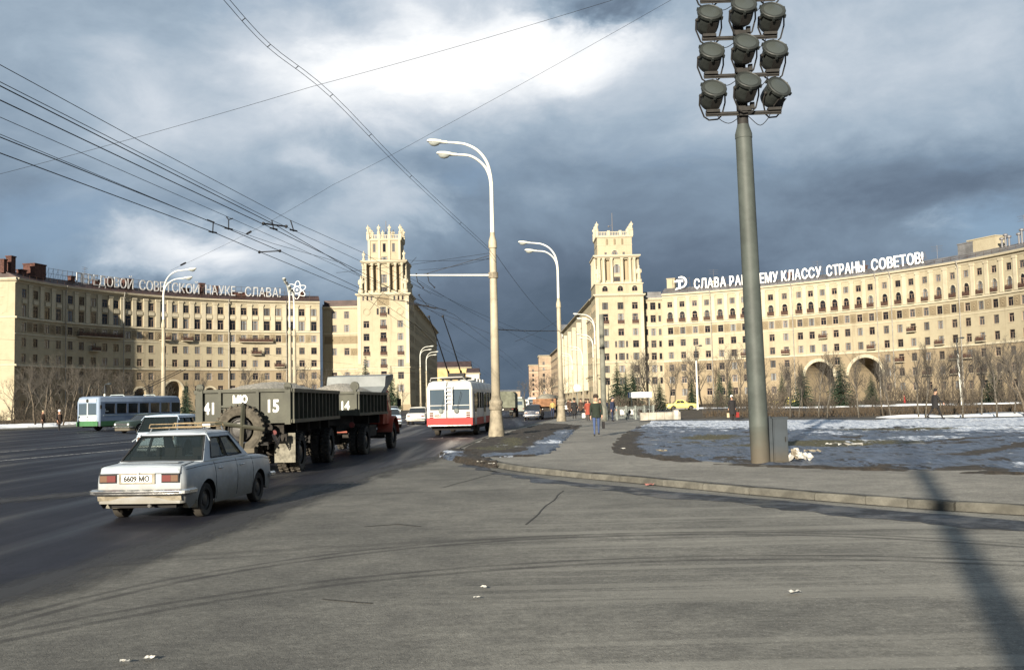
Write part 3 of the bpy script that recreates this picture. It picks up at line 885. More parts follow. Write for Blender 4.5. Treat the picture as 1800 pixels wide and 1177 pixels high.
# shared window meshes: x along the wall, -y out of the wall, z up, origin at the centre of the opening on the wall face
WIN = {}
def window_mesh(w_, h_, kind='plain', sash=None, trim=None):
    key = (round(w_, 2), round(h_, 2), kind)
    if key in WIN:
        return WIN[key]
    f = MB(); fr = .085; d0, d1 = .10, .19
    f.box2((-w_ / 2, d0, -h_ / 2), (-w_ / 2 + fr, d1, h_ / 2), 0)
    f.box2((w_ / 2 - fr, d0, -h_ / 2), (w_ / 2, d1, h_ / 2), 0)
    f.box2((-w_ / 2 + fr, d0, h_ / 2 - fr), (w_ / 2 - fr, d1, h_ / 2), 0)
    f.box2((-w_ / 2 + fr, d0, -h_ / 2), (w_ / 2 - fr, d1, -h_ / 2 + fr), 0)
    tz = h_ * .20
    if kind != 'slot':
        f.box2((-.045, d0 + .01, -h_ / 2 + fr), (.045, d1, tz - .04), 0)
        f.box2((-w_ / 2 + fr, d0 + .01, tz - .04), (w_ / 2 - fr, d1, tz + .04), 0)
    # sill and thin surround proud of the wall
    f.box2((-w_ / 2 - .10, -.11, -h_ / 2 - .10), (w_ / 2 + .10, .02, -h_ / 2 - .003), 1)
    if kind == 'hood':
        f.box2((-w_ / 2 - .18, -.16, h_ / 2 + .12), (w_ / 2 + .18, .02, h_ / 2 + .26), 1)
    if kind == 'arch':
        n = 7
        for i in range(n):
            a, b = pi * i / n, pi * (i + 1) / n
            r0, r1 = w_ / 2, w_ / 2 + .16
            f.rings([[(r0 * cos(x), -.06, h_ / 2 - w_ / 2 + r0 * sin(x)), (r1 * cos(x), -.06, h_ / 2 - w_ / 2 + r1 * sin(x)), (r1 * cos(x), .02, h_ / 2 - w_ / 2 + r1 * sin(x)), (r0 * cos(x), .16, h_ / 2 - w_ / 2 + r0 * sin(x))] for x in (a, b)], 1)
            # spandrel fills the corner of the square opening
            c = (w_ / 2 if cos((a + b) / 2) > 0 else -w_ / 2)
            f.quad((r0 * cos(a), .0, h_ / 2 - w_ / 2 + r0 * sin(a)), (c, .0, h_ / 2 if sin((a + b) / 2) > .75 or True else 0), (c, .0, h_ / 2), (r0 * cos(b), .0, h_ / 2 - w_ / 2 + r0 * sin(b)), 1)
    def finish(mb, nm, ms):
        me = bpy.data.meshes.new(nm)
        me.from_pydata([tuple(v) for v in mb.v], [], mb.f)
        for x in ms: me.materials.append(x)
        me.polygons.foreach_set('material_index', mb.m)
        return me
    frame = finish(f, 'window', [sash or m_sash, trim or m_trim])
    g = MB()
    g.quad((-w_ / 2 + .03, .16, -h_ / 2 + .03), (w_ / 2 - .03, .16, -h_ / 2 + .03), (w_ / 2 - .03, .16, h_ / 2 - .03), (-w_ / 2 + .03, .16, h_ / 2 - .03))
    pane = finish(g, 'pane', [m_pane])
    WIN[key] = (frame, pane)
    return WIN[key]

def balcony_mesh(w_, d_=.85):
    key = ('balc', round(w_, 2), d_)
    if key in WIN: return WIN[key]
    b = MB()
    b.box2((-w_ / 2, -d_, -.14), (w_ / 2, 0.0, 0), 1)
    for x in srange(-w_ / 2 + .03, w_ / 2 - .03, max(3, int(w_ / .22))):
        b.box2((x - .018, -d_ + .02, 0), (x + .018, -d_ + .06, .95), 0)
    for y in (-d_ * .66, -d_ * .33):
        for sx in (-1, 1):
            b.box2((sx * (w_ / 2 - .04) - .018, y - .018, 0), (sx * (w_ / 2 - .04) + .018, y + .018, .95), 0)
    b.box2((-w_ / 2, -d_, .95), (w_ / 2, -d_ + .08, 1.02), 0)
    for sx in (-1, 1):
        b.box2((sx * (w_ / 2 - .04) - .03, -d_ + .08, .95), (sx * (w_ / 2 - .04) + .03, -.02, 1.02), 0)
    b.box2((-w_ / 2 + .06, -d_ + .03, .08), (w_ / 2 - .06, -d_ + .045, .75), 0)
    me = bpy.data.meshes.new('balcony'); me.from_pydata([tuple(v) for v in b.v], [], b.f)
    me.materials.append(m_iron); me.materials.append(m_trim)
    me.polygons.foreach_set('material_index', b.m)
    WIN[key] = me
    return me
def relief_mesh(w_, h_, key='r'):
    k = (key, round(w_, 2), round(h_, 2))
    if k in WIN: return WIN[k]
    b = MB(); n = 10; rr = random.Random(len(WIN))
    b.box2((-w_ / 2, -.03, -h_ / 2), (w_ / 2, .02, h_ / 2), 0)
    for i in range(n):      # carved foliage: small proud lumps round a boss
        a = 2 * pi * i / n
        r = min(w_, h_) * .33
        b.ball((r * cos(a) * w_ / h_ * .9, -.05, r * sin(a)), .16, 6, 4, 0, (1, .5, 1))
    b.ball((0, -.05, 0), .26, 8, 5, 0, (1, .5, 1))
    me = bpy.data.meshes.new('relief_panel'); me.from_pydata([tuple(v) for v in b.v], [], b.f)
    me.materials.append(m_relief)
    WIN[k] = me
    return me
def box_mesh(name, dims, m, key=None, z0=False, taper=1.0):
    k = (name, tuple(round(x, 3) for x in dims), m.name)
    if k in WIN: return WIN[k]
    b = MB(); b.box((0, 0, dims[2] / 2 if z0 else 0), dims, 0, 0, taper)
    me = bpy.data.meshes.new(name); me.from_pydata([tuple(v) for v in b.v], [], b.f); me.materials.append(m)
    WIN[k] = me
    return me
def on_wall(root, name, me, cv, s, d, z):
    q = cv.P(s, d, z) - root.location
    return link(name, me, root, q, cv.rz(s))
def put_window(root, cv, s, z, w_, h_, kind='plain'):
    fr, pn = window_mesh(w_, h_, kind)
    o = on_wall(root, 'window', fr, cv, s, 0, z)
    link('pane', pn, o)
    return o

ROWS = [3.2, 6.5, 9.7, 13.0, 16.3, 19.5, 23.1, 26.5]
CORN = 29.3
def arch_fill(mb, cv, s0, s1, z_sp, z_top, depth, mi, ri, n=14):
    """turn the square-headed opening into a round arch: fill the corners, line the vault"""
    c = (s0 + s1) / 2; r = (s1 - s0) / 2; k = (z_top - z_sp) / r
    pts = [(c - r * cos(pi * i / n), z_sp + k * r * sin(pi * i / n)) for i in range(n + 1)]
    for (a, za), (b, zb) in zip(pts, pts[1:]):
        mb.quad(cv.P(a, 0, za), cv.P(b, 0, zb), cv.P(b, 0, z_top), cv.P(a, 0, z_top), mi)
        mb.quad(cv.P(a, 0, za), cv.P(b, 0, zb), cv.P(b, depth, zb), cv.P(a, depth, za), ri)
    return pts
def arch_ring(mb, cv, s0, s1, z_sp, z_top, wd, pr, mi, n=16):
    c = (s0 + s1) / 2; r = (s1 - s0) / 2; k = (z_top - z_sp) / r
    rings = []
    for i in range(n + 1):
        a = pi * i / n
        ring = []
        for rr, d in ((r, -pr), (r + wd, -pr), (r + wd, .05), (r, .05)):
            ring.append(cv.P(c - rr * cos(a), d, z_sp + (k * r + (rr - r)) * sin(a)))
        rings.append(ring)
    mb.rings(rings, mi)

def wing(name, label, cv, cols, s_end, right):
    """a concave eight-storey wing"""
    mid = cv.P(s_end * .5, 0, 0)
    root = thing(name, label, 'building', (mid.x, mid.y, 0))
    rr = random.Random(3 if right else 5)
    big = []                      # passages: (s0, s1, springing, top)
    if right:
        sA, sB = cv.s_of_px(1413), cv.s_of_px(1463); sC, sD = cv.s_of_px(1490), cv.s_of_px(1548)
        big = [(sA, sB, 6.0, 9.8), (sC, sD, 6.2, 10.2)]
    else:
        for px, wd, tp in ((305, 4.6, 8.6), (165, 3.4, 6.9), (246, 3.2, 6.9), (369, 3.2, 6.9), (448, 3.2, 6.9)):
            s = cv.s_of_px(px); big.append((s - wd / 2, s + wd / 2, tp - wd / 2, tp))
    holes = []; wins = []
    top_h = 1.65
    for ci, s in enumerate(cols):
        for ri, z in enumerate(ROWS):
            w_, h_, kd = 1.46, 1.80, 'plain'
            if right and ri == 6: w_, h_, kd, z = 1.42, 2.75, 'arch', z + .1
            if right and ri == 7: w_, h_, kd = 1.4, 1.5, 'plain'
            if not right and ri == 6: w_, h_, kd, z = 1.5, 2.5, 'plain', z - .25
            if not right and ri == 7: w_, h_ = 1.5, 1.9
            if ri <= 2 and any(a - 1.0 < s < b + 1.0 and z - h_ / 2 < t + .9 for a, b, sp, t in big):
                continue
            holes.append((s - w_ / 2, s + w_ / 2, z - h_ / 2, z + h_ / 2, .22)); wins.append((s, z, w_, h_, kd, ri, ci))
    deep = 15.0
    arch_holes = [(a, b, 0.0, t, deep) for a, b, sp, t in big]
    smooth = srange(0, s_end, 40)
    f = MB()
    facade(f, cv, smooth, [0, 11.4, 17.9, 21.1, CORN], holes + arch_holes, .22, 0, 1)
    for a, b, sp, t in big:
        arch_fill(f, cv, a, b, sp, t, deep, 0, 1)
    wo_ = f.build('wall', [m_wall, m_reveal, m_base], root, world=True)
    for pl in wo_.data.polygons:
        if pl.material_index == 0 and pl.center.z < 11.3: pl.material_index = 2
    # ends and back
    D = 15.0
    e = MB()
    for u in (0, s_end):
        e.quad(cv.P(u, .01, 0), cv.P(u, D, 0), cv.P(u, D, CORN), cv.P(u, .01, CORN))
    class Back:
        L = s_end
        def P(self, u, d, z): return cv.P(u, D - .01 + d, z)
    facade(e, Back(), smooth, [0, CORN], [(a, b, 0.0, t, .02) for a, b, sp, t in big], .02, 0, 0, back=False)
    e.build('end_wall', m_wall, root, world=True)
    # the rear range of the courtyard, glimpsed through the passages
    e = MB(); yard = srange(0, s_end, 12)
    sweep(e, cv, yard, [(46, 0), (46, 16), (52, 16), (52, 0)])
    e.build('courtyard_range', m_wall, root, world=True)
    # mouldings
    c = MB(); sweep(c, cv, smooth, [(.02, CORN - .9), (-.16, CORN - .8), (-.22, CORN - .45), (-.75, CORN - .3), (-.85, CORN), (-.85, CORN + .12), (.02, CORN + .25)])
    c.build('cornice', m_trim, root, world=True)
    for z, pr, h_ in ((11.25, .22, .42), (21.1, .26, .40), (17.85, .10, .22), (.0, .14, 1.4)):
        c = MB()
        if z == 0:
            us = sorted(smooth)
            segs = []; cur = 0
            for a, b, sp, t in sorted(big):
                segs.append((cur, a - .02)); cur = b + .02
            segs.append((cur, s_end))
        else:
            segs = [(0, s_end)]
        for a, b in segs:
            if b - a > .3:
                c = MB()
                sweep(c, cv, srange(a, b, max(2, int((b - a) / 2.2))), [(.02, z), (-pr, z + .02), (-pr, z + h_ * .7), (-pr * .6, z + h_), (.02, z + h_ + .02)])
                c.build('string_course' if z else 'plinth', m_trim if z else m_base, root, world=True)
    for a, b, sp, t in big:
        c = MB(); arch_ring(c, cv, a - .02, b + .02, sp, t + .02, .75 if right else .45, .18, 0)
        c.build('arch_surround', m_trim, root, world=True)
    # roof
    r = MB()
    prof = [(-.7, CORN + .14), (3.2, CORN + 2.0), (D - 3, CORN + 2.0), (D, CORN + .14)]
    r.rings([[cv.P(s, d, z) for d, z in prof] for s in smooth], 0, True, True)
    roof = r.build('roof', m_roofgrey if right else m_roofred, root, world=True)
    rail = MB()
    for s in srange(.3, s_end - .3, int(s_end / 2.2)):
        rail.tube([cv.P(s, -.15, CORN + .3), cv.P(s, -.15, CORN + 1.15)], .03, 4)
    for z in (.75, 1.15):
        rail.tube([cv.P(s, -.15, CORN + z) for s in smooth], .028, 4)
    rail.build('roof_rail', m_iron, roof, world=True)
    # windows, with their balconies
    for s, z, w_, h_, kd, ri, ci in wins:
        o = put_window(root, cv, s, z, w_, h_, kd)
        if right and ri == 6:
            on_wall(root, 'balcony', balcony_mesh(1.75, .42), cv, s, -.02, z - h_ / 2)
        if not right and ri == 7:
            on_wall(root, 'spandrel_panel', box_mesh('spandrel_panel', (1.5, .34, .85), m_trim), cv, s, -.05, 24.85)
        if ri == 5:
            pass
    rel_h = 2.1
    gaps = [(a + b) / 2 for a, b in zip(cols, cols[1:]) if 1.9 < b - a < 5.5]
    wd = [b - a for a, b in zip(cols, cols[1:]) if 1.9 < b - a < 5.5]
    for s, w0 in zip(gaps, wd):
        on_wall(root, 'relief_panel', relief_mesh(min(w0, 3.6) - 1.75, 2.1), cv, s, -.012, 19.55)
        on_wall(root, 'pilaster', box_mesh('pilaster', (.95 if right else 1.1, .36, 6.45), m_trim), cv, s, -.03, 24.8)
        on_wall(root, 'capital', box_mesh('capital', (1.2 if right else 1.35, .52, .42), m_trim), cv, s, -.05, 28.2)
    if right:
        for s, z, w_, h_, kd, ri, ci in wins:
            if (ri == 3 and ci in (6, 9, 16, 21, 24)) or (ri == 4 and ci in (12, 19)) or (ri == 2 and ci in (18, 22, 23)) or (ri == 1 and ci in (20, 22, 24)):
                on_wall(root, 'balcony', balcony_mesh(2.1, .95), cv, s, -.02, z - h_ / 2)
    else:
        for ri, a, b in ((5, 5, 8), (5, 12, 12), (5, 14, 14), (5, 19, 21), (4, 6, 6), (4, 20, 20), (3, 22, 22)):
            s0, s1 = cols[a] - 1.3, cols[min(b, len(cols) - 1)] + 1.3
            on_wall(root, 'balcony', balcony_mesh(s1 - s0, 1.15), cv, (s0 + s1) / 2, -.02, ROWS[ri] - .9)
    pipes = [cv.s_of_px(x) for x in ((1252, 1396, 1545, 1571, 1691) if right else (113, 215.5, 401, 503))]
    for s in pipes:
        g = MB()
        q = [cv.P(s, -.75, CORN - .05), cv.P(s, -.70, CORN - .5), cv.P(s, -.42, CORN - 1.2), cv.P(s, -.42, 6), cv.P(s, -.42, .4)]
        g.tube(q, .11, 6); g.lathe([(.10, 0), (.26, .45), (.26, .5), (.1, .5)], 8, tuple(q[0] - Vector((0, 0, .3))))
        g.build('downpipe', m_pipe, root, world=True)
    return root, roof

LW = Arc((-33.15, 197.88), 69.1, R(175.2))
RW = Arc((3.53, 173.0), 99.1, R(68.2))
L_END = 84.5
R_END = 109.0
lcols_px = [41.5, 62, 82.6, 102.6, 123, 142.8, 163.8, 184, 204, 225, 245.4, 266, 288, 307.6, 327.3, 347.4, 368, 388, 409, 429, 449, 469.6, 490, 511, 531, 552]
rcols_px = [1179.5, 1201, 1223, 1244.6, 1267.6, 1289.6, 1310, 1333, 1357, 1381.5, 1407, 1427.5, 1448.5, 1469.5, 1490, 1512, 1533, 1558, 1582, 1605, 1629, 1653, 1678, 1702, 1726, 1751.5, 1778]
lcols = [LW.s_of_px(x) for x in lcols_px]
rcols = [RW.s_of_px(x) for x in rcols_px]
while rcols[-1] < R_END - 4:
    rcols.append(rcols[-1] + 3.6)
left_wing, left_roof = wing('curved_apartment_block', 'curved cream apartment block with dark red roof, half in shade, left of the avenue', LW, lcols, L_END, False)
right_wing, right_roof = wing('curved_apartment_block', 'sunlit curved cream apartment block with two tall archways, right of the avenue', RW, rcols, R_END, True)

# the sunlit end of the left block, with its one column of windows
ec = Line(LW.P(0, 15, 0), LW.P(0, -.02, 0))
ec.n = -ec.n if (ec.n.dot(LW.P(5, 5, 0) - LW.P(0, 5, 0)) < 0) else ec.n
g = MB()
hs = [(ec.L - 3.3 + (-.65), ec.L - 3.3 + .65, z - .85, z + .85) for z in ROWS[2:]]
facade(g, Line(LW.P(0, 15, 0) - ec.n * .06, LW.P(0, -.02, 0) - ec.n * .06), srange(0, ec.L, 4), [0, 11.4, 21.1, CORN], hs, .2, 0, 1)
g.build('end_facing', [m_wall, m_reveal], left_wing, world=True)
for z in ROWS[6:]:
    put_window(left_wing, Line(LW.P(0, 15, 0) - ec.n * .06, LW.P(0, -.02, 0) - ec.n * .06), ec.L - 3.3, z, 1.3, 1.7)
for z, pr, h_ in ((CORN - .55, .7, .7), (21.1, .22, .4), (11.25, .2, .4)):
    g = MB(); cv_ = Line(LW.P(0, 15, 0), LW.P(0, -.3, 0)); cv_.n = ec.n
    sweep(g, cv_, [0, ec.L + .5], [(.02, z), (-pr * .5, z + .05), (-pr, z + h_ * .6), (-pr, z + h_), (.02, z + h_)])
    g.build('cornice' if z > 25 else 'string_course', m_trim, left_wing, world=True)

# chimneys, vents and aerials on the roofs
def chimney(parent, cv, s, d, z, w_, h_, m=None, dp=None):
    g = MB()
    q = cv.P(s, d, z)
    g.box((0, 0, h_ / 2), (w_, dp or w_ * .8, h_)); g.box((0, 0, h_ + .12), (w_ + .24, (dp or w_ * .8) + .24, .24))
    o = g.build('chimney', m or m_brick, parent)
    W = world_of(parent).inverted()
    o.location = W @ q; o.rotation_euler = (0, 0, cv.rz(s))
for px, w_, h_ in ((12, 1.1, 2.6), (38, 1.5, 3.6), (78, 3.6, 2.9), (56, 1.6, 1.2), (140, 1.2, 1.6), (205, 1.7, 2.1), (234, 2.3, 2.5), (182, 1.3, 1.5), (290, 1.4, 1.0), (334, 1.6, 1.4), (362, 1.3, 2.9), (386, 1.2, 2.4), (424, 3.4, .9), (470, 1.6, 1.2), (534, 1.2, 1.8)):
    chimney(left_roof, LW, LW.s_of_px(px), 2.6 if w_ < 5 else 4, CORN + 1.2, w_, h_)
for px, w_, h_, m in ((1166, 2.2, 2.6, m_wall), (1380, 1.3, 1.4, m_brick), (1505, 1.2, 1.0, m_brick), (1250, 1.0, 1.1, m_trim), (1600, 1.0, .9, m_brick), (1712, 7.5, 2.6, m_wall), (1685, 4.0, 2.2, m_roofgrey)):
    chimney(right_roof, RW, RW.s_of_px(px) if px > 1170 else 1.6, 4.6, CORN + 1.9, w_, h_, m, 3 if w_ > 4 else None)
m_aer = mat('aerial_metal', (.10, .10, .11), .5)
def aerial(parent, cv, s, d, z, h_, arms=3):
    g = MB()
    g.tube([(0, 0, 0), (0, 0, h_)], .045, 5)
    for k in range(arms):
        zz_ = h_ - .25 - k * .5; L = 1.3 - .25 * (k % 2)
        g.tube([(-L, 0, zz_), (L, 0, zz_)], .028, 4)
    g.tube([(0, -.7, h_ - .5), (0, .7, h_ - .5)], .028, 4)
    o = g.build('aerial', m_aer, parent)
    W = world_of(parent).inverted(); o.location = W @ cv.P(s, d, z); o.rotation_euler = (0, 0, cv.rz(s) + .4)
for px, h_ in ((1250, 4.4), (1428, 3.8), (1632, 3.2), (1780, 5.8)):
    aerial(right_roof, RW, RW.s_of_px(px), 4, CORN + 1.9, h_)
for px, h_ in ((170, 4.0), (460, 2.4)):
    aerial(left_roof, LW, LW.s_of_px(px), 4, CORN + 1.9, h_)
# air-duct cluster near the right end of the right roof
s_ = RW.s_of_px(1757)
for k, (ds, h_) in enumerate(((-.9, 1.7), (.1, 2.3), (1.0, 1.8), (3.6, 1.9), (4.4, 2.6))):
    q = RW.P(s_ + ds, 2.5, CORN + 1.6); g = MB()
    g.lathe([(.22, 0), (.22, h_), (.5, h_), (.5, h_ + .35), (.1, h_ + .5)], 8, tuple(q))
    g.build('roof_vent', m_aer, right_roof, world=True)

# ---------------------------------------------------------------- recessed links between wings and towers
def straight_block(root, name, a, b, rows, cols, zt, w_=1.35, h_=1.7, tops=True, depth=12, kinds=None, back=True, m=None):
    cv = Line(a, b)
    holes = []; ws = []
    for s in cols:
        for z in rows:
            k = (kinds or {}).get((s, z), None)
            ww, hh = (k if k else (w_, h_))
            holes.append((s - ww / 2, s + ww / 2, z - hh / 2, z + hh / 2, .22)); ws.append((s, z, ww, hh))
    g = MB(); facade(g, cv, [0, cv.L], [0, 11.4, 21.1, zt], holes, .22, 0, 1)
    g.build(name, [m or m_wall, m_reveal], root, world=True)
    for s, z, ww, hh in ws:
        put_window(root, cv, s, z, ww, hh, 'plain' if ww > .8 else 'slot')
    return cv

def link_block(xa, xb, y, right):
    root = thing('link_block', 'narrow recessed cream block joining the %s tower to its curved wing' % ('balconied right' if right else 'statue-topped left'), 'building', ((xa + xb) / 2, y, 0))
    L = xb - xa
    # the recess has a centre bay and two side lights
    cols = [L * .30, L * .62] if not right else [L * .2, L * .52, L * .84]
    kinds = {}
    for z in ROWS:
        if right:
            kinds[(cols[0], z)] = (.75, 1.7); kinds[(cols[2], z)] = (.75, 1.7)
    rows = ROWS[1:] if right else [ROWS[2], ROWS[4], 22.6, 26.3]
    cv = straight_block(root, 'wall', (xa, y), (xb, y), rows, cols, 28.6, 1.45, 2.0, kinds=kinds)
    g = MB(); sweep(g, cv, [0, L], [(.02, 27.9), (-.2, 28.0), (-.55, 28.4), (-.55, 28.65), (.02, 28.7)])
    g.build('cornice', m_trim, root, world=True)
    for z in (21.0, 11.3):
        g = MB(); sweep(g, cv, [0, L], [(.02, z), (-.2, z + .03), (-.2, z + .32), (.02, z + .4)]); g.build('string_course', m_trim, root, world=True)
    g = MB(); g.box2((xa, y + .3, 28.7), (xb, y + 12, 29.3)); g.box2((xa, y + 2.5, 29.3), (xb, y + 10, 30.6)); g.build('roof', m_roofgrey if right else m_roofred, root, world=True)
    if not right:
        o = on_wall(root, 'relief_panel', relief_mesh(1.9, 1.9, 'disc'), cv, L * .80, -.012, 16.2)
        on_wall(root, 'relief_panel', relief_mesh(L * .9, 2.1, 'band'), cv, L * .5, -.012, 19.5)
    return root
lend = LW.P(L_END, 0, 0); rbeg = RW.P(0, 0, 0)
link_block(lend.x - .5, -41.0, 271.0, False)
link_block(35.2, rbeg.x + .4, 267.0, True)

# ---------------------------------------------------------------- statue (stone figure) used along the parapets
def statue_mesh():
    if 'statue' in WIN: return WIN['statue']
    b = MB()
    b.box((0, 0, .35), (.95, .95, .7), 0)
    rings = []
    for z, rx, ry, ox in ((.7, .42, .36, 0), (1.2, .36, .32, .02), (1.7, .33, .28, 0), (2.1, .40, .29, -.02), (2.5, .46, .28, 0), (2.72, .30, .22, 0), (2.80, .13, .13, 0), (2.9, .13, .14, 0), (3.02, .18, .2, 0), (3.18, .19, .21, 0), (3.32, .12, .13, 0)):
        rings.append([(ox + rx * cos(2 * pi * k / 9), ry * sin(2 * pi * k / 9), z) for k in range(9)])
    b.rings(rings)
    b.tube([(-.40, 0, 2.55), (-.47, -.06, 2.0), (-.36, -.26, 1.7)], [.15, .13, .11], 6)
    b.tube([(.40, 0, 2.55), (.48, -.04, 2.05), (.30, -.30, 1.9)], [.15, .13, .11], 6)
    me = bpy.data.meshes.new('statue'); me.from_pydata([tuple(v) for v in b.v], [], b.f); me.materials.append(m_trim); me.shade_smooth()
    WIN['statue'] = me
    return me
def rect_band(g, x0, x1, y0, y1, z, h_, pr, mi=0):
    """a moulding right round a tower"""
    prof = [(0.0, z), (pr * .45, z + h_ * .25), (pr, z + h_ * .6), (pr, z + h_), (-.3, z + h_ + .02)]
    rings = []
    for d, zz_ in prof:
        rings.append([(x0 - d, y0 - d, zz_), (x1 + d, y0 - d, zz_), (x1 + d, y1 + d, zz_), (x0 - d, y1 + d, zz_)])
    g.rings(rings, mi, True, True)

def four_walls(root, name, x0, x1, y0, y1, z0, z1, front_holes, side_holes, m, wall_is=('front', 'left', 'right', 'back')):
    g = MB()
    fr = Line((x0, y0), (x1, y0)); rt = Line((x1, y0), (x1, y1)); lf = Line((x0, y1), (x0, y0)); bk = Line((x1, y1), (x0, y1))
    def F(cv, holes):
        facade(g, cv, [0, cv.L], [z0, z1], holes, .22, 0, 1)
    F(fr, front_holes); F(rt, side_holes); F(lf, side_holes); F(bk, [])
    g.build(name, [m, m_reveal], root, world=True)
    return fr, rt, lf

def tower(x0, x1, y0, right):
    W_ = x1 - x0; D_ = 14.0; y1 = y0 + D_
    lab = 'cream tower with open parapet railing and colonnaded middle storey, right of the avenue' if right else 'cream tower ringed with rooftop statues, left of the avenue'
    root = thing('corner_tower', lab, 'building', ((x0 + x1) / 2, y0 + D_ / 2, 0))
    zc = 29.4 if right else 31.0
    rows = ROWS[1:8] if right else [5.9, 9.3, 12.6, 16.0, 19.6, 23.0]
    cols = [W_ * .20, W_ * .52, W_ * .82] if right else [W_ * .17, W_ * .50, W_ * .83]
    holes = []; ws = []
    for ci, s in enumerate(cols):
        for ri, z in enumerate(rows):
            hh = 1.9; ww = 1.6
            if right and ri == 5: hh = 2.7
            if not right and (ri in (3,) or ci == 1): hh = 2.5
            holes.append((s - ww / 2, s + ww / 2, z - hh / 2, z + hh / 2)); ws.append((s, z, ww, hh))
            if right and ci == 1 and ri in (2, 3):
                for k in (-1, 1):
                    q = s + k * 1.45
                    holes.append((q - .3, q + .3, z - .85, z + .85)); ws.append((q, z, .6, 1.7))
    if not right:
        s = cols[1]; z = 26.4
        holes.append((s - .8, s + .8, z - 1.3, z + 1.3)); ws.append((s, z, 1.6, 2.6))
        for k in (-1, 1):
            q = s + k * 1.45
            holes.append((q - .3, q + .3, z - .9, z + .9)); ws.append((q, z, .6, 1.8))
        for k in range(4):
            for side in (0, 1):
                q = (1.6 + k * 1.1) if side == 0 else (W_ - 1.6 - k * 1.1)
                if abs(q - cols[1]) > 2.4:
                    holes.append((q - .28, q + .28, 29.3, 30.6)); ws.append((q, 29.95, .56, 1.3))
    shol = []; sws = []
    for k in range(4):
        s = D_ * (.16 + .23 * k)
        for z in ROWS[1:8]:
            shol.append((s - .68, s + .68, z - .85, z + .85)); sws.append((s, z))
    fr, rt, lf = four_walls(root, 'wall', x0, x1, y0, y1, 0, zc, holes, shol, m_wall)
    for s, z, ww, hh in ws:
        put_window(root, fr, s, z, ww, hh, 'plain' if ww > .8 else 'slot')
        if hh > 2.3 and ww > 1:
            on_wall(root, 'balcony', balcony_mesh(1.75, .3), fr, s, -.02, z - hh / 2)
    for s, z in sws:
        put_window(root, lf if right else rt, s, z, 1.36, 1.7)
    g = MB(); rect_band(g, x0, x1, y0, y1, zc - .5, .75, .55); g.build('cornice', m_trim, root, world=True)
    g = MB(); rect_band(g, x0, x1, y0, y1, 11.2, .4, .18); g.build('string_course', m_trim, root, world=True)
    g = MB(); rect_band(g, x0, x1, y0, y1, 0.0, 1.6, .14); g.build('plinth', m_base, root, world=True)
    # corner strips
    for x in (x0 + .45, x1 - .45):
        link('quoin', box_mesh('quoin', (.9, .16, zc - 13.2), m_trim), root, (x - root.location.x, y0 - .05 - root.location.y, (zc + 11.8) / 2))
    if not right:
        # carved coat of foliage over the middle window and two roundels
        on_wall(root, 'relief_panel', relief_mesh(3.2, 2.4, 'crest'), fr, W_ / 2, -.012, 29.2)
        for s in (W_ * .18, W_ * .83):
            g = MB(); g.lathe([(.95, -.1), (.95, .05), (.72, .05), (.72, -.05)], 16, (0, 0, 0), 'Y', 0, False)
            o = g.build('roundel', m_relief, root); o.location = fr.P(s, -.02, 26.3) - root.location
    zb = zc + .25
    if right:
        # attic band with three arched windows
        hs = [(s - .75, s + .75, zc + 1.0, zc + 2.5) for s in cols]
        f2, r2, l2 = four_walls(root, 'attic_wall', x0 + .1, x1 - .1, y0 + .1, y1 - .1, zb, 32.5, hs, [], m_wall)
        for s in cols: put_window(root, f2, s, zc + 1.75, 1.5, 1.5, 'arch')
        g = MB(); rect_band(g, x0 + .1, x1 - .1, y0 + .1, y1 - .1, 32.2, .4, .25); g.build('cornice', m_trim, root, world=True)
        zb = 32.55
    # middle storey: columns round a recessed core
    t1 = 40.0
    ins = 1.25 if right else 1.7
    a0, a1, b0, b1 = x0 + ins - (0.5 if right else 0), x1 - ins + (-.1 if right else .3), y0 + ins, y1 - ins
    cw = a1 - a0
    mid = [cw * .5]
    hs = [(cw * .5 - .85, cw * .5 + .85, zb + 2.9, zb + 5.3), (cw * .5 - .85, cw * .5 + .85, zb + .6, zb + 1.9)]
    bays = [cw * .12, cw * .29, cw * .71, cw * .88] if not right else [cw * .27, cw * .73]
    for s in bays:
        hs.append((s - .52, s + .52, zb + 1.0, t1 - .9, .9))
    f3, r3, l3 = four_walls(root, 'middle_storey', a0, a1, b0, b1, zb, t1, hs, [(s * 1.0 - .5, s + .5, zb + 1, t1 - .9, .9) for s in (2.2, 4.6, 7.4, 9.6) if s < b1 - b0 - .6], m_wall)
    for h_ in hs[:2]:
        put_window(root, f3, cw * .5, (h_[2] + h_[3]) / 2, 1.7, h_[3] - h_[2], 'arch' if (right and h_[3] - h_[2] > 2) else 'plain')
    cmesh = WIN.get(('col', right))
    if cmesh is None:
        g = MB(); hh = t1 - .5 - zb
        g.lathe([(.5, 0), (.5, .25), (.40, .35), (.40, hh * .5), (.34, hh - .5), (.5, hh - .3), (.52, hh)], 10)
        cmesh = bpy.data.meshes.new('column'); cmesh.from_pydata([tuple(v) for v in g.v], [], g.f); cmesh.materials.append(m_trim); cmesh.shade_smooth(); cmesh.set_sharp_from_angle(angle=R(40))
        WIN[('col', right)] = cmesh
    for s in [cw * x for x in ((.04, .205, .375, .625, .795, .96) if not right else (.06, .17, .37, .63, .83, .94))]:
        on_wall(root, 'column', cmesh, f3, s, -.42, zb)
    for s in (1.0, 3.4, 6.0, 8.6, b1 - b0 - 1.0):
        for cv in (r3, l3):
            if s < cv.L: on_wall(root, 'column', cmesh, cv, s, -.42, zb)
    g = MB(); rect_band(g, a0 - .45, a1 + .45, b0 - .45, b1 + .45, t1 - .55, .8, .55); g.build('cornice', m_trim, root, world=True)
    g = MB(); g.box2((a0 - .75, b0 - .75, zb - .02), (a1 + .75, b0 + .1, zb + .35)); g.build('step', m_trim, root, world=True)
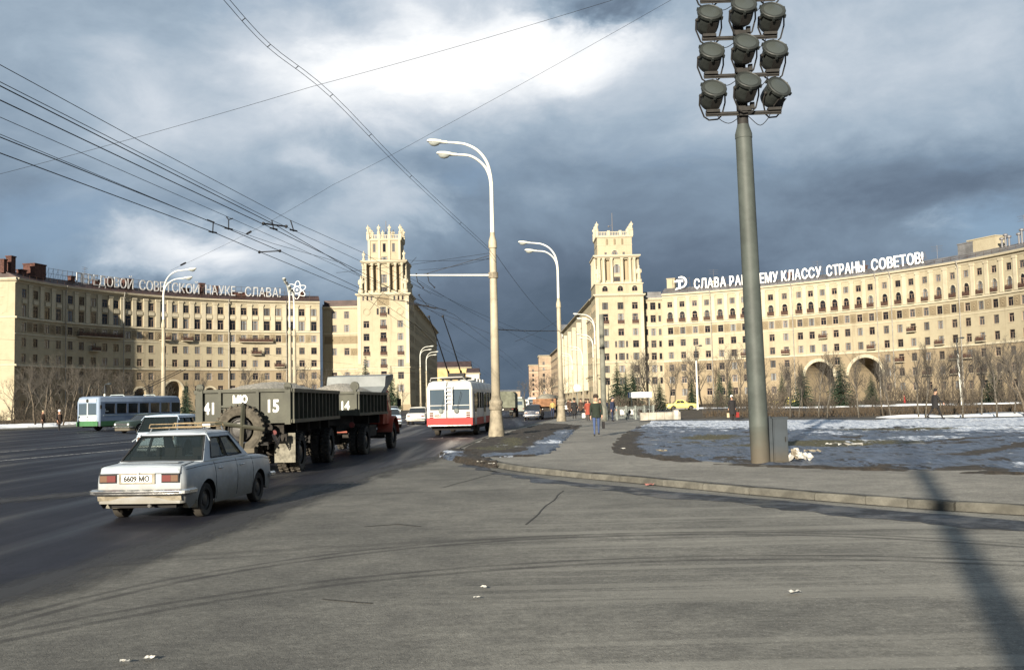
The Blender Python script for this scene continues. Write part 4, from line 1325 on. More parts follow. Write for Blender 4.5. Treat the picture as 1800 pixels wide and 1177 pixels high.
    # top storey
    t2 = 46.0 if not right else 45.4
    c0, c1, d0, d1 = a0 + (.95 if not right else .35), a1 - (.95 if not right else 1.0), b0 + 1.1, b1 - 1.1
    tw = c1 - c0
    zb2 = t1 + .27
    if not right:
        hs = [(tw * x - .42, tw * x + .42, t2 - 3.3, t2 - .9) for x in (.19, .50, .79)] + [(tw * .5 - .8, tw * .5 + .8, zb2 + .3, zb2 + 1.2)]
    else:
        hs = [(tw * .5 - .85, tw * .5 + .85, zb2 + .1, zb2 + 1.5), (tw * .24 - .35, tw * .24 + .35, zb2 + .3, zb2 + 1.0), (tw * .76 - .35, tw * .76 + .35, zb2 + .3, zb2 + 1.0)]
    f4, r4, l4 = four_walls(root, 'top_storey', c0, c1, d0, d1, zb2, t2, hs, [], m_wall)
    for h_ in hs:
        put_window(root, f4, (h_[0] + h_[1]) / 2, (h_[2] + h_[3]) / 2, h_[1] - h_[0], h_[3] - h_[2], 'arch' if right and h_[1] - h_[0] > 1 else 'slot')
    for s in ([tw * x for x in (.03, .345, .655, .97)] if not right else [tw * x for x in (.28, .5, .72)]):
        if right:
            on_wall(root, 'bracket', box_mesh('bracket', (.45, .3, 1.6), m_relief), f4, s, -.1, t2 - 1.3)
        else:
            on_wall(root, 'pilaster', box_mesh('pilaster', (.6, .3, t2 - zb2), m_trim), f4, s, -.1, (t2 + zb2) / 2)
    g = MB(); rect_band(g, c0, c1, d0, d1, t2 - .3, .5, .32); g.build('cornice', m_trim, root, world=True)
    if right:
        g = MB(); rect_band(g, c0, c1, d0, d1, t2 - 2.3, .2, .12); g.build('string_course', m_trim, root, world=True)
    # parapet: posts, rails, balusters
    ztop = t2 + .22
    px_ = [0, tw / 3, 2 * tw / 3, tw]
    dp = d1 - d0
    spots = [(c0 + x, d0) for x in px_] + [(c0 + x, d1) for x in px_] + [(c0, d0 + dp / 2), (c1, d0 + dp / 2)] 
    for x, y in spots:
        link('parapet_post', box_mesh('parapet_post', (.75, .75, 1.5), m_trim, z0=True), root, (x - root.location.x, y - root.location.y, ztop))
        if not right or (x in (c0, c1)):
            link('statue', statue_mesh(), root, (x - root.location.x, y - root.location.y, ztop + 1.5), 0.0).scale = (.82, .82, .74)
    g = MB()
    for (ax, ay), (bx, by) in (((c0, d0), (c1, d0)), ((c1, d0), (c1, d1)), ((c0, d1), (c0, d0)), ((c1, d1), (c0, d1))):
        cv = Line((ax, ay), (bx, by))
        for z0_, z1_ in ((0, .2), (1.05, 1.25)):
            sweep(g, cv, [.4, cv.L - .4], [(-.12, ztop + z0_), (-.12, ztop + z1_), (.12, ztop + z1_), (.12, ztop + z0_)])
        n = int(cv.L / .42)
        for k in range(1, n):
            q = cv.P(cv.L * k / n, 0, 0)
            g.box((q.x, q.y, ztop + .62), (.16, .16, .86))
    g.build('balustrade', m_trim, root, world=True)
    g = MB(); g.tube([((c0 + c1) / 2, (d0 + d1) / 2, t2), ((c0 + c1) / 2, (d0 + d1) / 2, t2 + (6.0 if not right else 7.4))], [.16, .10], 6)
    if right:
        g.tube([((c0 + c1) / 2 - 1.2, (d0 + d1) / 2, t2 + 3.4), ((c0 + c1) / 2, (d0 + d1) / 2, t2 + 4.2)], .06, 5); g.ball(((c0 + c1) / 2 - 1.0, (d0 + d1) / 2, t2 + 3.7), .3, 6, 4)
    g.build('mast', m_aer, root, world=True)
    g = MB(); g.box2((c0 + .1, d0 + .1, t2 - .1), (c1 - .1, d1 - .1, t2 + .15)); g.build('roof', m_roofgrey, root, world=True)
    # large statues at the foot of the colonnade
    for x, y in ((x0 + .9, y0 + .8), (x1 - .9, y0 + .8), (x1 - .9, y1 - .8), (x0 + .9, y1 - .8)):
        o = link('statue', statue_mesh(), root, (x - root.location.x, y - root.location.y, zb + .02))
        o.scale = (1.35, 1.35, 1.45)
    if not right:
        for k in (-1, 1):
            o = link('statue', statue_mesh(), root, ((a0 + a1) / 2 + k * (cw / 2 + .1) - root.location.x, b0 - .1 - root.location.y, t1 + .27)); o.scale = (.75, .75, .8)
    return root
tower(-41.0, -27.3, 264.0, False)
tower(22.4, 35.2, 264.0, True)

# ---------------------------------------------------------------- the blocks along the avenue
def avenue_block(label, a, b, zt, rows, step, face, m=None, dep=16, roofm=None, cat='building', w_=1.4, h_=1.8, name='avenue_block', roof_h=2.0, sash=None):
    """a..b is the street front, walked left to right as seen from the street"""
    cv = Line(a, b)
    root = thing(name, label, cat, tuple(cv.P(cv.L / 2, dep / 2, 0)))
    n = int(cv.L / step)
    cols = [cv.L * (i + .5) / n for i in range(n)]
    holes = [(s - w_ / 2, s + w_ / 2, z - h_ / 2, z + h_ / 2) for s in cols for z in rows]
    g = MB(); facade(g, cv, [0, cv.L], [0, zt], holes, .22, 0, 1)
    for p, q in ((0, 1), (1, 0)):
        pass
    A0, A1, B0, B1 = cv.P(0, .01, 0), cv.P(0, dep, 0), cv.P(cv.L, .01, 0), cv.P(cv.L, dep, 0)
    up = Vector((0, 0, zt))
    for p, q in ((A1, A0), (B0, B1), (B1, A1)):
        g.quad(p, q, q + up, p + up, 0)
    g.build('wall', [m or m_wall, m_reveal], root, world=True)
    g = MB(); sweep(g, cv, [-.4, cv.L + .4], [(.02, zt - .6), (-.4, zt - .2), (-.9, zt), (-.9, zt + .2), (dep, zt + .2), (dep, zt - .6)])
    g.build('cornice', m_trim, root, world=True)
    g = MB(); g.rings([[cv.P(s, d, z) for d, z in ((-.85, zt + .22), (dep * .45, zt + roof_h + .22), (dep, zt + .22))] for s in (0, cv.L)], 0)
    g.build('roof', roofm or m_roofred, root, world=True)
    for z in (rows[1] + 1.75, rows[-2] + 1.6):
        g = MB(); sweep(g, cv, [0, cv.L], [(.02, z), (-.22, z + .03), (-.22, z + .35), (.02, z + .4)]); g.build('string_course', m_trim, root, world=True)
    if face:
        fr, pn = window_mesh(w_, h_)
        one = WIN.get(('merged', w_, h_))
        if one is None:         # too far away to tell pane from frame: one mesh
            one = fr.copy(); bm = bmesh.new(); bm.from_mesh(one)
            k = len(bm.faces); bm.from_mesh(pn); bm.faces.ensure_lookup_table()
            for f in bm.faces[k:]: f.material_index = 2
            bm.to_mesh(one); bm.free(); one.materials.append(m_pane); one.name = 'window'
            WIN[('merged', w_, h_)] = one
        for s in cols:
            for z in rows:
                on_wall(root, 'window', one, cv, s, 0, z)
    return root, cv
# left: the dark street front turned away from the sun
rows9 = [3.2, 6.5, 9.7, 13.0, 16.3, 19.5, 22.8, 26.0]
avenue_block('long cream block behind the left tower with its street front in shade', (-27.6, 278.2), (-30.0, 396), 29.6, rows9, 4.6, True)
rb, rcv = avenue_block('long cream block running back from the right tower along the avenue', (21.0, 412), (22.7, 278.2), 29.6, rows9, 4.4, True, roofm=m_roofgrey)
for k in range(6):
    s = 8 + k * 21
    on_wall(rb, 'bay', box_mesh('bay', (3.4, 1.5, 22), m_trim), rcv, s, -.7, 15.5)
m_pink = mat('pink_plaster', (.26, .185, .13), .9, nz=(.3, .2))
m_tan = mat('tan_plaster', (.25, .19, .135), .9, nz=(.3, .2))
m_white = mat('white_plaster', (.40, .385, .345), .9, nz=(.3, .15))
m_ochre = mat('ochre_plaster', (.36, .27, .13), .9, nz=(.3, .2))
rows7 = [3.2 + 3.25 * i for i in range(7)]
avenue_block('lower tan block further along the avenue with busy shopfronts', (19.6, 508), (20.9, 414), 24.6, rows7, 4.8, True, m=m_tan, roofm=m_roofgrey)
avenue_block('pale gabled house rising behind the tan block on the avenue', (26.5, 545), (46, 545), 39.5, [6 + 3.3 * i for i in range(10)], 3.2, True, m=m_white, roofm=m_roofgrey, name='apartment_house', roof_h=4)
avenue_block('pinkish flat block facing down the avenue, second from the vanishing point', (14.8, 560), (36, 560), 27.0, rows7, 5.0, True, m=m_tan, roofm=m_roofgrey, name='apartment_house', roof_h=.6)
avenue_block('plain pink block farthest down the avenue on its right side', (11.2, 690), (34, 690), 26.5, [3.2 + 3.25 * i for i in range(7)], 5.6, True, m=m_pink, roofm=m_roofgrey, name='apartment_house', roof_h=.6)
avenue_block('yellow house with red roof seen over the white trolleybus', (-44, 535), (-22.5, 535), 20.5, [3.4, 6.9, 10.4, 13.9], 3.6, True, m=m_ochre, roofm=m_roofred, name='apartment_house', roof_h=3.4)
avenue_block('small gabled red and white house beside the yellow house', (-24.5, 522), (-17.6, 522), 17.0, [3.2, 6.6, 10.2], 2.4, True, m=m_white, roofm=m_roofred, name='apartment_house', roof_h=2.6)
# a long low line of houses where the avenue meets the horizon
avenue_block('distant grey houses closing the avenue at the horizon', (-52, 1150), (8, 1150), 13, [3, 6.4, 9.8], 7, True, m=m_tan, roofm=m_roofgrey, name='distant_terrace', roof_h=2)

# ---------------------------------------------------------------- rooftop slogans
m_letter = mat('white_enamel', (.80, .80, .78), .5)
m_letter_dull = mat('shaded_enamel', (.36, .36, .36), .6, nz=(1.2, .25))  # shade on the left slogan is put into this greyer base colour
m_frame = mat('scaffold_steel', (.085, .075, .070), .7)
def slogan(root, cv, words, size, z, d, m, bold, sx_def=1.0):
    for txt, pa, pb in words:
        sa, sb = cv.s_of_px(pa), cv.s_of_px(pb)
        n = len(txt)
        # advance widths from the real glyph outlines
        ws = []
        for ch in txt:
            me = glyph(ch, size, .09, bold)
            xs = [v.co.x for v in me.vertices]; ws.append(max(xs) - min(xs))
        gap = size * .11
        tot = sum(ws) + gap * (n - 1); k = (sb - sa) / tot
        s = sa
        for ch, w_ in zip(txt, ws):
            c = s + w_ * k / 2
            me = glyph(ch, size, .09, bold)
            if not me.materials: me.materials.append(m)
            xs = [v.co.x for v in me.vertices]; off = (max(xs) + min(xs)) / 2 * k
            rz = cv.rz(c)
            o = link('letter', me, root, cv.P(c, d, z) - Vector((off * cos(rz), off * sin(rz), 0)) - root.location, rz)
            o.scale = (k, 1, 1)
            s += (w_ + gap) * k
def letter_frame(root, cv, pa, pb, z0, z1, d):
    g = MB(); sa, sb = cv.s_of_px(pa), cv.s_of_px(pb)
    us = srange(sa, sb, max(3, int((sb - sa) / 1.4)))
    for zz_ in (z0 + .15, (z0 + z1) / 2, z1 - .2):
        g.tube([cv.P(u, d + .2, zz_) for u in us], .035, 4)
    for u in us:
        g.tube([cv.P(u, d + .22, z0 - .9), cv.P(u, d + .22, z1)], .035, 4)
        g.tube([cv.P(u, d + .22, z1 - .3), cv.P(u, d + 1.6, z0 - .5)], .03, 4)
    g.build('support_frame', m_frame, root, world=True)
q = RW.P(45, 1.2, CORN + 1.3)
rs = thing('rooftop_slogan', 'bold white rooftop letters with hammer and sickle on the sunlit right block', 'sign', tuple(q))
ZL = CORN + 1.15
slogan(rs, RW, [('СЛАВА', 1222, 1278), ('РАБОЧЕМУ', 1284, 1369), ('КЛАССУ', 1375, 1445), ('СТРАНЫ', 1454, 1521), ('СОВЕТОВ!', 1533, 1624)], 3.5, ZL, .9, m_letter, .055)
letter_frame(rs, RW, 1220, 1626, ZL, ZL + 2.5, .9)
# hammer and sickle emblem
g = MB(); se = RW.s_of_px(1198)
hm = glyph('☭', 5.6, .12, .0)
def emblem_plate(g, pts, th=.22):
    n = len(pts)
    g.add([(x, -th / 2, z) for x, z in pts] + [(x, th / 2, z) for x, z in pts], [tuple(range(n))] + [tuple(reversed(range(n, 2 * n)))] + [(i, (i + 1) % n, (i + 1) % n + n, i + n) for i in range(n)])
# sickle blade as a crescent, its handle, hammer head and shaft
outer = [(1.55 * cos(R(a)) + .25, 1.55 * sin(R(a)) + 1.9) for a in range(118, -85, -11)]
inner = [(1.18 * cos(R(a)) + .12, 1.22 * sin(R(a)) + 1.86) for a in range(-84, 118, 11)]
for k in range(len(outer) - 1):
    a, b = outer[k], outer[k + 1]; c, d = inner[len(inner) - 1 - k], inner[max(0, len(inner) - 2 - k)]
    emblem_plate(g, [a, b, d, c])
emblem_plate(g, [(-1.5, -.1), (-1.05, -.1), (.55, .32), (.4, .72), (-1.1, .4)], .2)
emblem_plate(g, [(-1.55, 1.95), (.75, 1.95), (.75, 2.6), (-.9, 2.6), (-1.55, 2.3)], .24)
emblem_plate(g, [(-.5, .1), (.0, .1), (.0, 1.95), (-.5, 1.95)], .24)
o = g.build('hammer_and_sickle', m_letter, rs)
o.location = RW.P(se, .9, ZL + .1) - rs.location; o.rotation_euler = (0, 0, RW.rz(se))
letter_frame(rs, RW, 1184, 1214, ZL + .2, ZL + 3.2, .9)

q = LW.P(50, 1.2, CORN + 1.3)
ls = thing('rooftop_slogan', 'thin dull white rooftop letters with an atom emblem on the left block', 'sign', tuple(q))
slogan(ls, LW, [('ПЕРЕДОВОЙ', 139, 238), ('СОВЕТСКОЙ', 249, 353), ('НАУКЕ', 364, 416), ('–', 421, 428), ('СЛАВА!', 433, 495)], 3.4, CORN + 1.3, .9, m_letter_dull, -.012)
letter_frame(ls, LW, 92, 503, CORN + 1.3, CORN + 3.9, .9)
g = MB(); se = LW.s_of_px(524)
for k in range(3):
    a = R(25 + 60 * k)
    pts = []
    for i in range(25):
        t_ = 2 * pi * i / 24
        x, z = 2.45 * cos(t_), .85 * sin(t_)
        pts.append((x * cos(a) - z * sin(a), 0.05 * k, x * sin(a) + z * cos(a)))
    g.tube(pts, .085, 5)
g.ball((0, 0, 0), .34, 8, 6)
o = g.build('atom_emblem', m_letter, ls)
o.location = LW.P(se, .9, CORN + 3.3) - ls.location; o.rotation_euler = (0, 0, LW.rz(se))
letter_frame(ls, LW, 506, 546, CORN + .9, CORN + 3.0, .9)
# ================================================================ street furniture
m_lampw = mat('lamp_white', (.52, .52, .47), .5, nz=(.6, .12))
m_conc = mat('post_concrete', (.190, .165, .122), .85, nz=(2.5, .3), bump=(14, .5, .02))
m_lens = glass_mat('lamp_glass', (.22, .235, .22), rough=.18)
m_mast = mat('mast_paint', (.048, .056, .051), .6, nz=(1.4, .22), bump=(9, .3, .01), grime=(-.1, 1.2, (.075, .062, .045)))
m_mastd = mat('dark_bracket', (.016, .015, .014), .7, nz=(6, .3))
m_drum = mat('drum_paint', (.020, .023, .022), .55, nz=(5, .25))
m_wire = mat('wire_black', (.012, .012, .014), .6)
m_cab = mat('cabinet_grey', (.026, .033, .040), .6, nz=(2, .2), grime=(-.1, .5, (.06, .05, .035)))
m_paper = mat('paper_white', (.38, .37, .34), .9, nz=(9, .2))
m_card = mat('dirty_card', (.22, .19, .14), .9, nz=(8, .3))

def lamp_head(sgn=-1):
    """cobra-head lantern lying along x"""
    g = MB()
    rings = []
    for x, w_, h0, h1 in ((0, .05, -.05, .05), (.08, .08, -.07, .08), (.32, .10, -.08, .09), (.36, .16, -.08, .12), (.62, .19, -.07, .14), (.9, .18, -.06, .13), (1.02, .10, -.02, .10), (1.05, .03, .02, .07)):
        rings.append([(sgn * x, w_ * cos(a), (h1 if sin(a) > 0 else -h0) * sin(a)) for a in [2 * pi * k / 10 for k in range(10)]])
    g.rings(rings)
    return g
def lens_bowl(sgn=-1):
    g = MB()
    rings = []
    for x, w_, h in ((.40, .10, .02), (.48, .15, .12), (.66, .16, .18), (.84, .14, .15), (.95, .07, .03)):
        rings.append([(sgn * x, w_ * cos(a), -.05 - h * max(0, sin(a))) for a in [pi * k / 7 for k in range(8)]])
    g.rings(rings, 0, False, False)
    return g
def street_lamp(label, loc, rz, group, k=1.0):
    root = thing('street_lamp', label, 'street lamp', loc, rz, group)
    b = MB(); b.lathe([(.40, -.1), (.39, .15), (.33, .55), (.285, 1.25), (.33, 1.3), (.33, 1.42), (.30, 1.46), (.34, 1.62), (.31, 1.70), (.25, 1.76), (.22, 1.95)], 14)
    b.build('base', m_conc, root, smooth=35)
    p = MB(); p.lathe([(.215, 1.93), (.165, 9.1), (.21, 9.15), (.20, 9.45), (.12, 9.75), (.12, 9.9)], 14)
    p.build('pole', m_lamplow, root, smooth=35)
    p = MB(); p.lathe([(.108, 9.85), (.09, 12.4)], 10); p.build('upper_tube', m_lampw, root, smooth=40)
    for pts, off in (([(0, 12.2), (-.03, 12.7), (-.2, 13.4), (-.62, 14.0), (-1.2, 14.35), (-1.75, 14.45), (-2.1, 14.48)], .10), ([(0, 12.0), (-.06, 12.6), (-.25, 13.08), (-.6, 13.45), (-1.05, 13.68), (-1.6, 13.74)], -.10)):
        P = spline3([(x, off * min(1, -x / 1.0) * 2.2, z) for x, z in pts])
        a = MB(); a.tube(P, [.085 - .03 * i / len(P) for i in range(len(P))], 8)
        arm = a.build('arm', m_lampw, root, smooth=50)
        h = lamp_head().build('lantern', m_lampw, arm, smooth=50)
        h.location = P[-1]; h.rotation_euler = (0, R(4), 0)
        l = lens_bowl().build('bowl', m_lens, arm, smooth=60)
        l.location = P[-1]; l.rotation_euler = (0, R(4), 0)
    if k != 1: root.scale = (k, k, k)
    return root
def spline3(pts, n=5):
    P = [Vector(p) for p in pts]; out = []
    for i in range(len(P) - 1):
        p0 = P[max(i - 1, 0)]; p1 = P[i]; p2 = P[i + 1]; p3 = P[min(i + 2, len(P) - 1)]
        for k in range(n):
            u = k / n
            out.append(.5 * ((2 * p1) + (p2 - p0) * u + (2 * p0 - 5 * p1 + 4 * p2 - p3) * u * u + (3 * p1 - p0 - 3 * p2 + p3) * u ** 3))
    out.append(P[-1]); return out
m_lamplow = mat('lamp_cream', (.30, .265, .195), .6, nz=(1.2, .18), grime=(1.0, 6.5, (.185, .16, .118)))
LG = 'twin-arm street lamps along the roads'
L1 = ground(873, 767, .12)
l1 = street_lamp('tall cream twin-arm street lamp on the muddy verge beside the white trolleybus', (L1.x, L1.y, .14), 0, LG)
def lampcopy(label, loc, rz, k=1.0):
    o = copy_tree(l1, None, label, loc, rz, LG); o.scale = (k, k, k); return o
L2 = ground(987, 740, .12)
lampcopy('cream twin-arm street lamp beside the truck with the orange load', (L2.x, L2.y, .14), 0, 1.0)
lampcopy('twin-arm street lamp rising behind the blue and white trolleybus', (-35.1, 100, .1), pi, 1.08)
lampcopy('slim white street lamp behind the trucks, left one of the close pair', (-22.6, 101, .0), R(97), .99)
lampcopy('slim white street lamp behind the trucks, right one of the close pair', (-24.0, 109.5, .0), R(90), 1.04)
lampcopy('white twin-arm street lamp in front of the shaded tower flank, taller of the pair', (-20.9, 225, .1), pi)
lampcopy('white twin-arm street lamp in front of the shaded tower flank, shorter of the pair', (-21.7, 250, .1), pi)
for i, (x, y) in enumerate(((12.4, 149), (15.9, 196), (16.9, 241), (16.4, 274))):
    lampcopy('avenue street lamp on the right pavement, %s of four before the right tower' % ('nearest', 'second nearest', 'third nearest', 'farthest')[i], (x, y, .14), 0)
# the lamp standing behind the photographer whose shadow crosses the pavement
# ---------------------------------------------------------------- floodlight mast
MB_ = ground(1337, 812, .15)
def floodlight_mast(label, loc, rz=0.0, rows=4, full=True):
    root = thing('floodlight_mast', label, 'floodlight mast', loc, rz)
    g = MB(); g.lathe([(.25, -.3), (.235, .0), (.232, .9), (.234, .905), (.232, .95), (.205, 8.20), (.205, 8.22), (.215, 8.23), (.215, 8.34), (.15, 8.56), (.15, 8.58)], 22)
    g.build('pole', m_mast, root, smooth=30)
    g = MB(); g.lathe([(.145, 8.55), (.14, 12.6)], 14); g.build('upper_pole', m_mastd, root, smooth=40)
    toc = Vector((-.24, -.93, -.27)).normalized()
    up = Vector((-.06, -.25, .965)); rt = Vector((.97, -.24, 0)).normalized()
    def drum(ax, spin):
        """builds one lantern about its own axis (local z = aim)"""
        d = MB()
        d.lathe([(.07, -.40), (.20, -.385), (.265, -.31), (.285, -.18), (.285, .10), (.30, .105), (.325, .13), (.325, .20), (.305, .215), (.29, .20)], 20)
        h = MB(); h.box((0, -.285, -.08), (.20, .06, .25)); h.box((0, -.31, -.08), (.25, .012, .30))
        l = MB(); l.lathe([(.292, .185), (.22, .205), (.10, .22), (.001, .225)], 20, caps=False)
        y = MB()
        y.tube([(-.335, .0, -.02), (-.345, -.12, -.22), (-.24, -.33, -.44), (-.12, -.40, -.50), (.12, -.40, -.50), (.24, -.33, -.44), (.345, -.12, -.22), (.335, .0, -.02)], .022, 5)
        for s in (-1, 1): y.ball((s * .315, 0, -.02), .05, 6, 4)
        # clips round the rim
        for k in range(6):
            a = 2 * pi * k / 6 + .3
            d.box((.335 * cos(a), .335 * sin(a), .14), (.05, .05, .09))
        return d, h, l, y
    zt = [8.86, 9.84, 10.82, 11.80][:rows]
    if not full:
        pass
    for r, z in enumerate(zt):
        g = MB(); g.box((0, -.12, z), (1.92, .07, .06)); g.box((0, -.12, z - .045), (1.92, .012, .05))
        for s in (-.78, .78): g.box((s, -.14, z + .055), (.34, .16, .07))
        g.box((0.02, -.2, z + .08), (.34, .12, .12)); g.box((.2, -.24, z + .14), (.10, .10, .16)); g.box((-.02, -.17, z - .02), (.20, .12, .16))
        g.build('crossarm', m_mastd, root)
        for c, x in enumerate((-.80, .0, .80)):
            lean = 20 + rlamp.uniform(-3, 3) + (22 if (r == 0 and c == 2) else 0)
            face = .60 + rlamp.uniform(-.04, .04)
            ax = (toc * face + (up * cos(R(lean)) + rt * sin(R(lean))) * sqrt(1 - face * face)).normalized()
            xa = rt.cross(ax)                       # local y: horizontal-ish, away from the yoke
            yl = (up - ax * up.dot(ax)).normalized()
            xl = yl.cross(ax).normalized()
            M = Matrix((xl, yl, ax)).transposed().to_4x4()
            d, h, l, y = drum(ax, 0)
            o = d.build('floodlight', m_drum, root, smooth=35)
            cz = z + (.50 if c != 1 else .58)
            o.matrix_basis = Matrix.Translation((x + .03, -.16 if c != 1 else -.46, cz)) @ M
            h.build('hatch', m_mastd, o); l.build('lens', m_floodlens, o, smooth=60); y.build('yoke', m_mastd, o, smooth=60)
            k = MB(); p0 = (x + (.2 if x <= 0 else -.2), -.16, z + .05)
            s_ = 1 if x < 0 else -1
            if c != 1:
                k.tube(spline3([(x + s_ * .12, -.14, z + .02), (x + s_ * .18, -.16, z - .16), (x + s_ * .40, -.15, z - .27 - .04 * c), (x + s_ * .62, -.12, z - .16), (x + s_ * .72, -.08, z - .02)], 4), .010, 4)
                k.build('cable', m_wire, root, smooth=60)
    return root
rlamp = random.Random(12)
m_floodlens = glass_mat('flood_glass', (.040, .046, .044), rough=.3, spec=.3)
floodlight_mast('tall grey green floodlight mast with rows of drum lamps, standing at the lawn edge', (MB_.x, MB_.y, .12)).rotation_euler = (0, R(-.8), 0)
# a street lamp stands behind the photographer; only its shadow is seen
lampcopy('street lamp standing behind the viewer, seen only by its shadow', (-3.4, -12.1, 0), pi / 2 - R(20))
# cabinet by the mast
cb = thing('electric_cabinet', 'narrow grey steel switch cabinet leaning against the floodlight mast', 'cabinet', (MB_.x + .47, MB_.y + .12, .13))
g = MB(); g.box((.04, 0, .55), (.36, .34, 1.10)); g.build('case', m_cab, cb)
g = MB(); g.box((.04, -.18, .56), (.31, .02, 1.02)); o = g.build('door', m_cab, cb)
h = MB(); h.box((.15, -.20, .58), (.02, .03, .12)); h.build('handle', m_mastd, o)
g = MB(); g.box((-.19, -.06, .55), (.08, .16, 1.12)); g.tube([(-.19, -.06, 1.1), (-.19, -.06, 1.16)], .03, 6); g.build('conduit', m_cab, cb)
g = MB(); g.box((.04, 0, 1.115), (.40, .38, .03)); g.build('lid', m_cab, cb)

# plain concrete trolley pole without lamps
gp = ground(1062, 740, .12)
t = thing('plain_pole', 'plain grey concrete pole without lamps on the pavement beside the pedestrians', 'pole', (gp.x, gp.y, .12))
g = MB(); g.lathe([(.23, -.1), (.22, .1), (.185, 8.2), (.16, 8.24)], 12); g.build('shaft', mat('pole_grey', (.115, .115, .095), .8, nz=(1.5, .25)), t, smooth=40)
g = MB(); g.lathe([(.215, 5.55), (.215, 5.70)], 12); g.build('clamp', m_mastd, t)

# white park poles
def park_pole(label, px, Y, ztop, lean=0.0, head=False):
    q = atY(px, 700, Y)
    t = thing('park_pole', label, 'pole', (q.x, Y, .14))
    g = MB(); g.lathe([(.17, -.05), (.14, .5), (.12, ztop * .78)], 10); g.build('whitewashed_shaft', m_lampw, t, smooth=50)
    g = MB(); g.tube([(0, 0, ztop * .77), (0, 0, ztop)], [.075, .06], 8); g.build('upper_shaft', m_cab, t, smooth=50)
    g = MB(); g.tube([(0, 0, ztop), (.1, -.1, ztop + .12), (.55, -.2, ztop + .2)], .04, 5); g.ball((.62, -.2, ztop + .17), .16, 8, 5, 0, (1.8, 1, .7)); g.build('lantern', m_cab, t, smooth=50)
    t.rotation_euler = (0, lean, 0)
park_pole('white park lamp pole behind the yellow car', 1226, 138, 8.6)
park_pole('leaning white park lamp pole behind the walking man in black', 1691, 118, 7.8, R(-2.2))
park_pole('short white post standing behind the blue trolleybus roof', 184, 118, 4.6)

# ---------------------------------------------------------------- underpass: iron balustrade, sign, concrete parapet
m_rail = mat('fence_paint', (.15, .165, .15), .7, nz=(4, .3))
fa = ground(1068, 738.5, .14); fb = ground(1149, 735.5, .14)
ft = thing('underpass_fence', 'low grey green ornamental iron fence round the underpass stairs', 'fence', (fa.x, fa.y, .14))
cvf = Line((0, 0), (fb.x - fa.x, fb.y - fa.y))
n = 5
for i in range(n + 1):
    g = MB(); q = cvf.P(cvf.L * i / n, 0, 0); g.box((q.x, q.y, .52), (.13, .13, 1.06)); g.box((q.x, q.y, 1.08), (.18, .18, .06)); g.build('post', m_rail, ft)
for i in range(n):
    s0, s1 = cvf.L * i / n + .08, cvf.L * (i + 1) / n - .08
    g = MB()
    for z in (.12, .88, .98): sweep(g, cvf, [s0, s1], [(-.03, z), (-.03, z + .05), (.03, z + .05), (.03, z)])
    c = (s0 + s1) / 2; hw = (s1 - s0) / 2
    g.tube([cvf.P(c + .34 * cos(2 * pi * k / 14), 0, .51 + .34 * sin(2 * pi * k / 14)) for k in range(15)], .024, 4)
    for a, b in ((s0, c - .25), (c + .25, s1)):
        g.tube([cvf.P(a, 0, .16), cvf.P(b, 0, .86)], .022, 4); g.tube([cvf.P(a, 0, .86), cvf.P(b, 0, .16)], .022, 4)
    for k in range(7):
        q = s0 + (s1 - s0) * k / 6
        g.tube([cvf.P(q, 0, .88), cvf.P(q, 0, 1.0)], .016, 4)
    g.build('lattice_panel', m_rail, ft)
# white boards behind the lattice
sg = ground(1131, 735, .14)
st = thing('underpass_sign', 'white horizontal sign board with blue end above the underpass fence', 'sign', (sg.x, sg.y + 1.6, .14))
k_ = sg.y / FPX
g = MB(); g.box((0, 0, 1.97), (1.92, .12, .46)); g.build('board', mat('sign_white', (.78, .78, .76), .5), st)
g = MB(); g.box((-.99, 0, 1.97), (.06, .14, .48)); g.build('end_cap', mat('sign_blue', (.03, .10, .28), .5), st)
g = MB(); g.box((.66, -.066, 1.95), (.10, .01, .10)); g.build('mark', m_mastd, st)
for s in (-.75, .75):
    g = MB(); g.tube([(s, .02, 0), (s, .02, 1.8)], .04, 6); g.build('post', m_rail, st)
bd = thing('notice_board', 'white board with a dark round emblem behind the ornamental fence', 'notice board', (ground(1114, 737, .14).x, sg.y + .9, .14))
for k, (x, w_) in enumerate(((-.35, .5), (.28, .72))):
    g = MB(); g.box((x, 0, .55), (w_, .04, .46)); g.build('panel', m_paper, bd)
g = MB(); g.lathe([(.14, -.03), (.14, -.02)], 12, (.22, 0, .55), 'Y'); g.build('emblem', m_mastd, bd)
for s in (-.5, .55):
    g = MB(); g.tube([(s, .04, 0), (s, .04, .8)], .025, 5); g.build('leg', m_rail, bd)
pw = ground(1185, 737, .14)
m_par = mat('parapet_stone', (.27, .25, .21), .9, nz=(1.5, .3), bump=(10, .5, .03))
t = thing('underpass_parapet', 'low pale concrete parapet at the edge of the lawn beside the underpass', 'wall', (pw.x - 1.2, pw.y, .12))
for k in range(5):
    g = MB(); g.box((-1.1 + k * .62, .25 * k * .2, .30), (.60, .5, .60)); g.build('slab', m_par, t)
g = MB(); g.box((1.35, .1, .36), (.34, .7, .76)); g.build('end_block', mat('parapet_light', (.36, .34, .30), .9, nz=(2, .2)), t)
# road sign on the avenue
q = ground(968, 705, .1)
t = thing('road_sign', 'small round pale blue road sign on a thin post along the avenue', 'road sign', (9.6, 150, .12))
g = MB(); g.tube([(0, 0, 0), (0, 0, 3.7)], .05, 5); g.build('post', m_rail, t)
g = MB(); g.lathe([(.01, -.07), (.5, -.07), (.5, -.02)], 14, (0, 0, 3.5), 'Y'); g.build('disc', mat('sign_pale', (.45, .68, .72), .4), t)

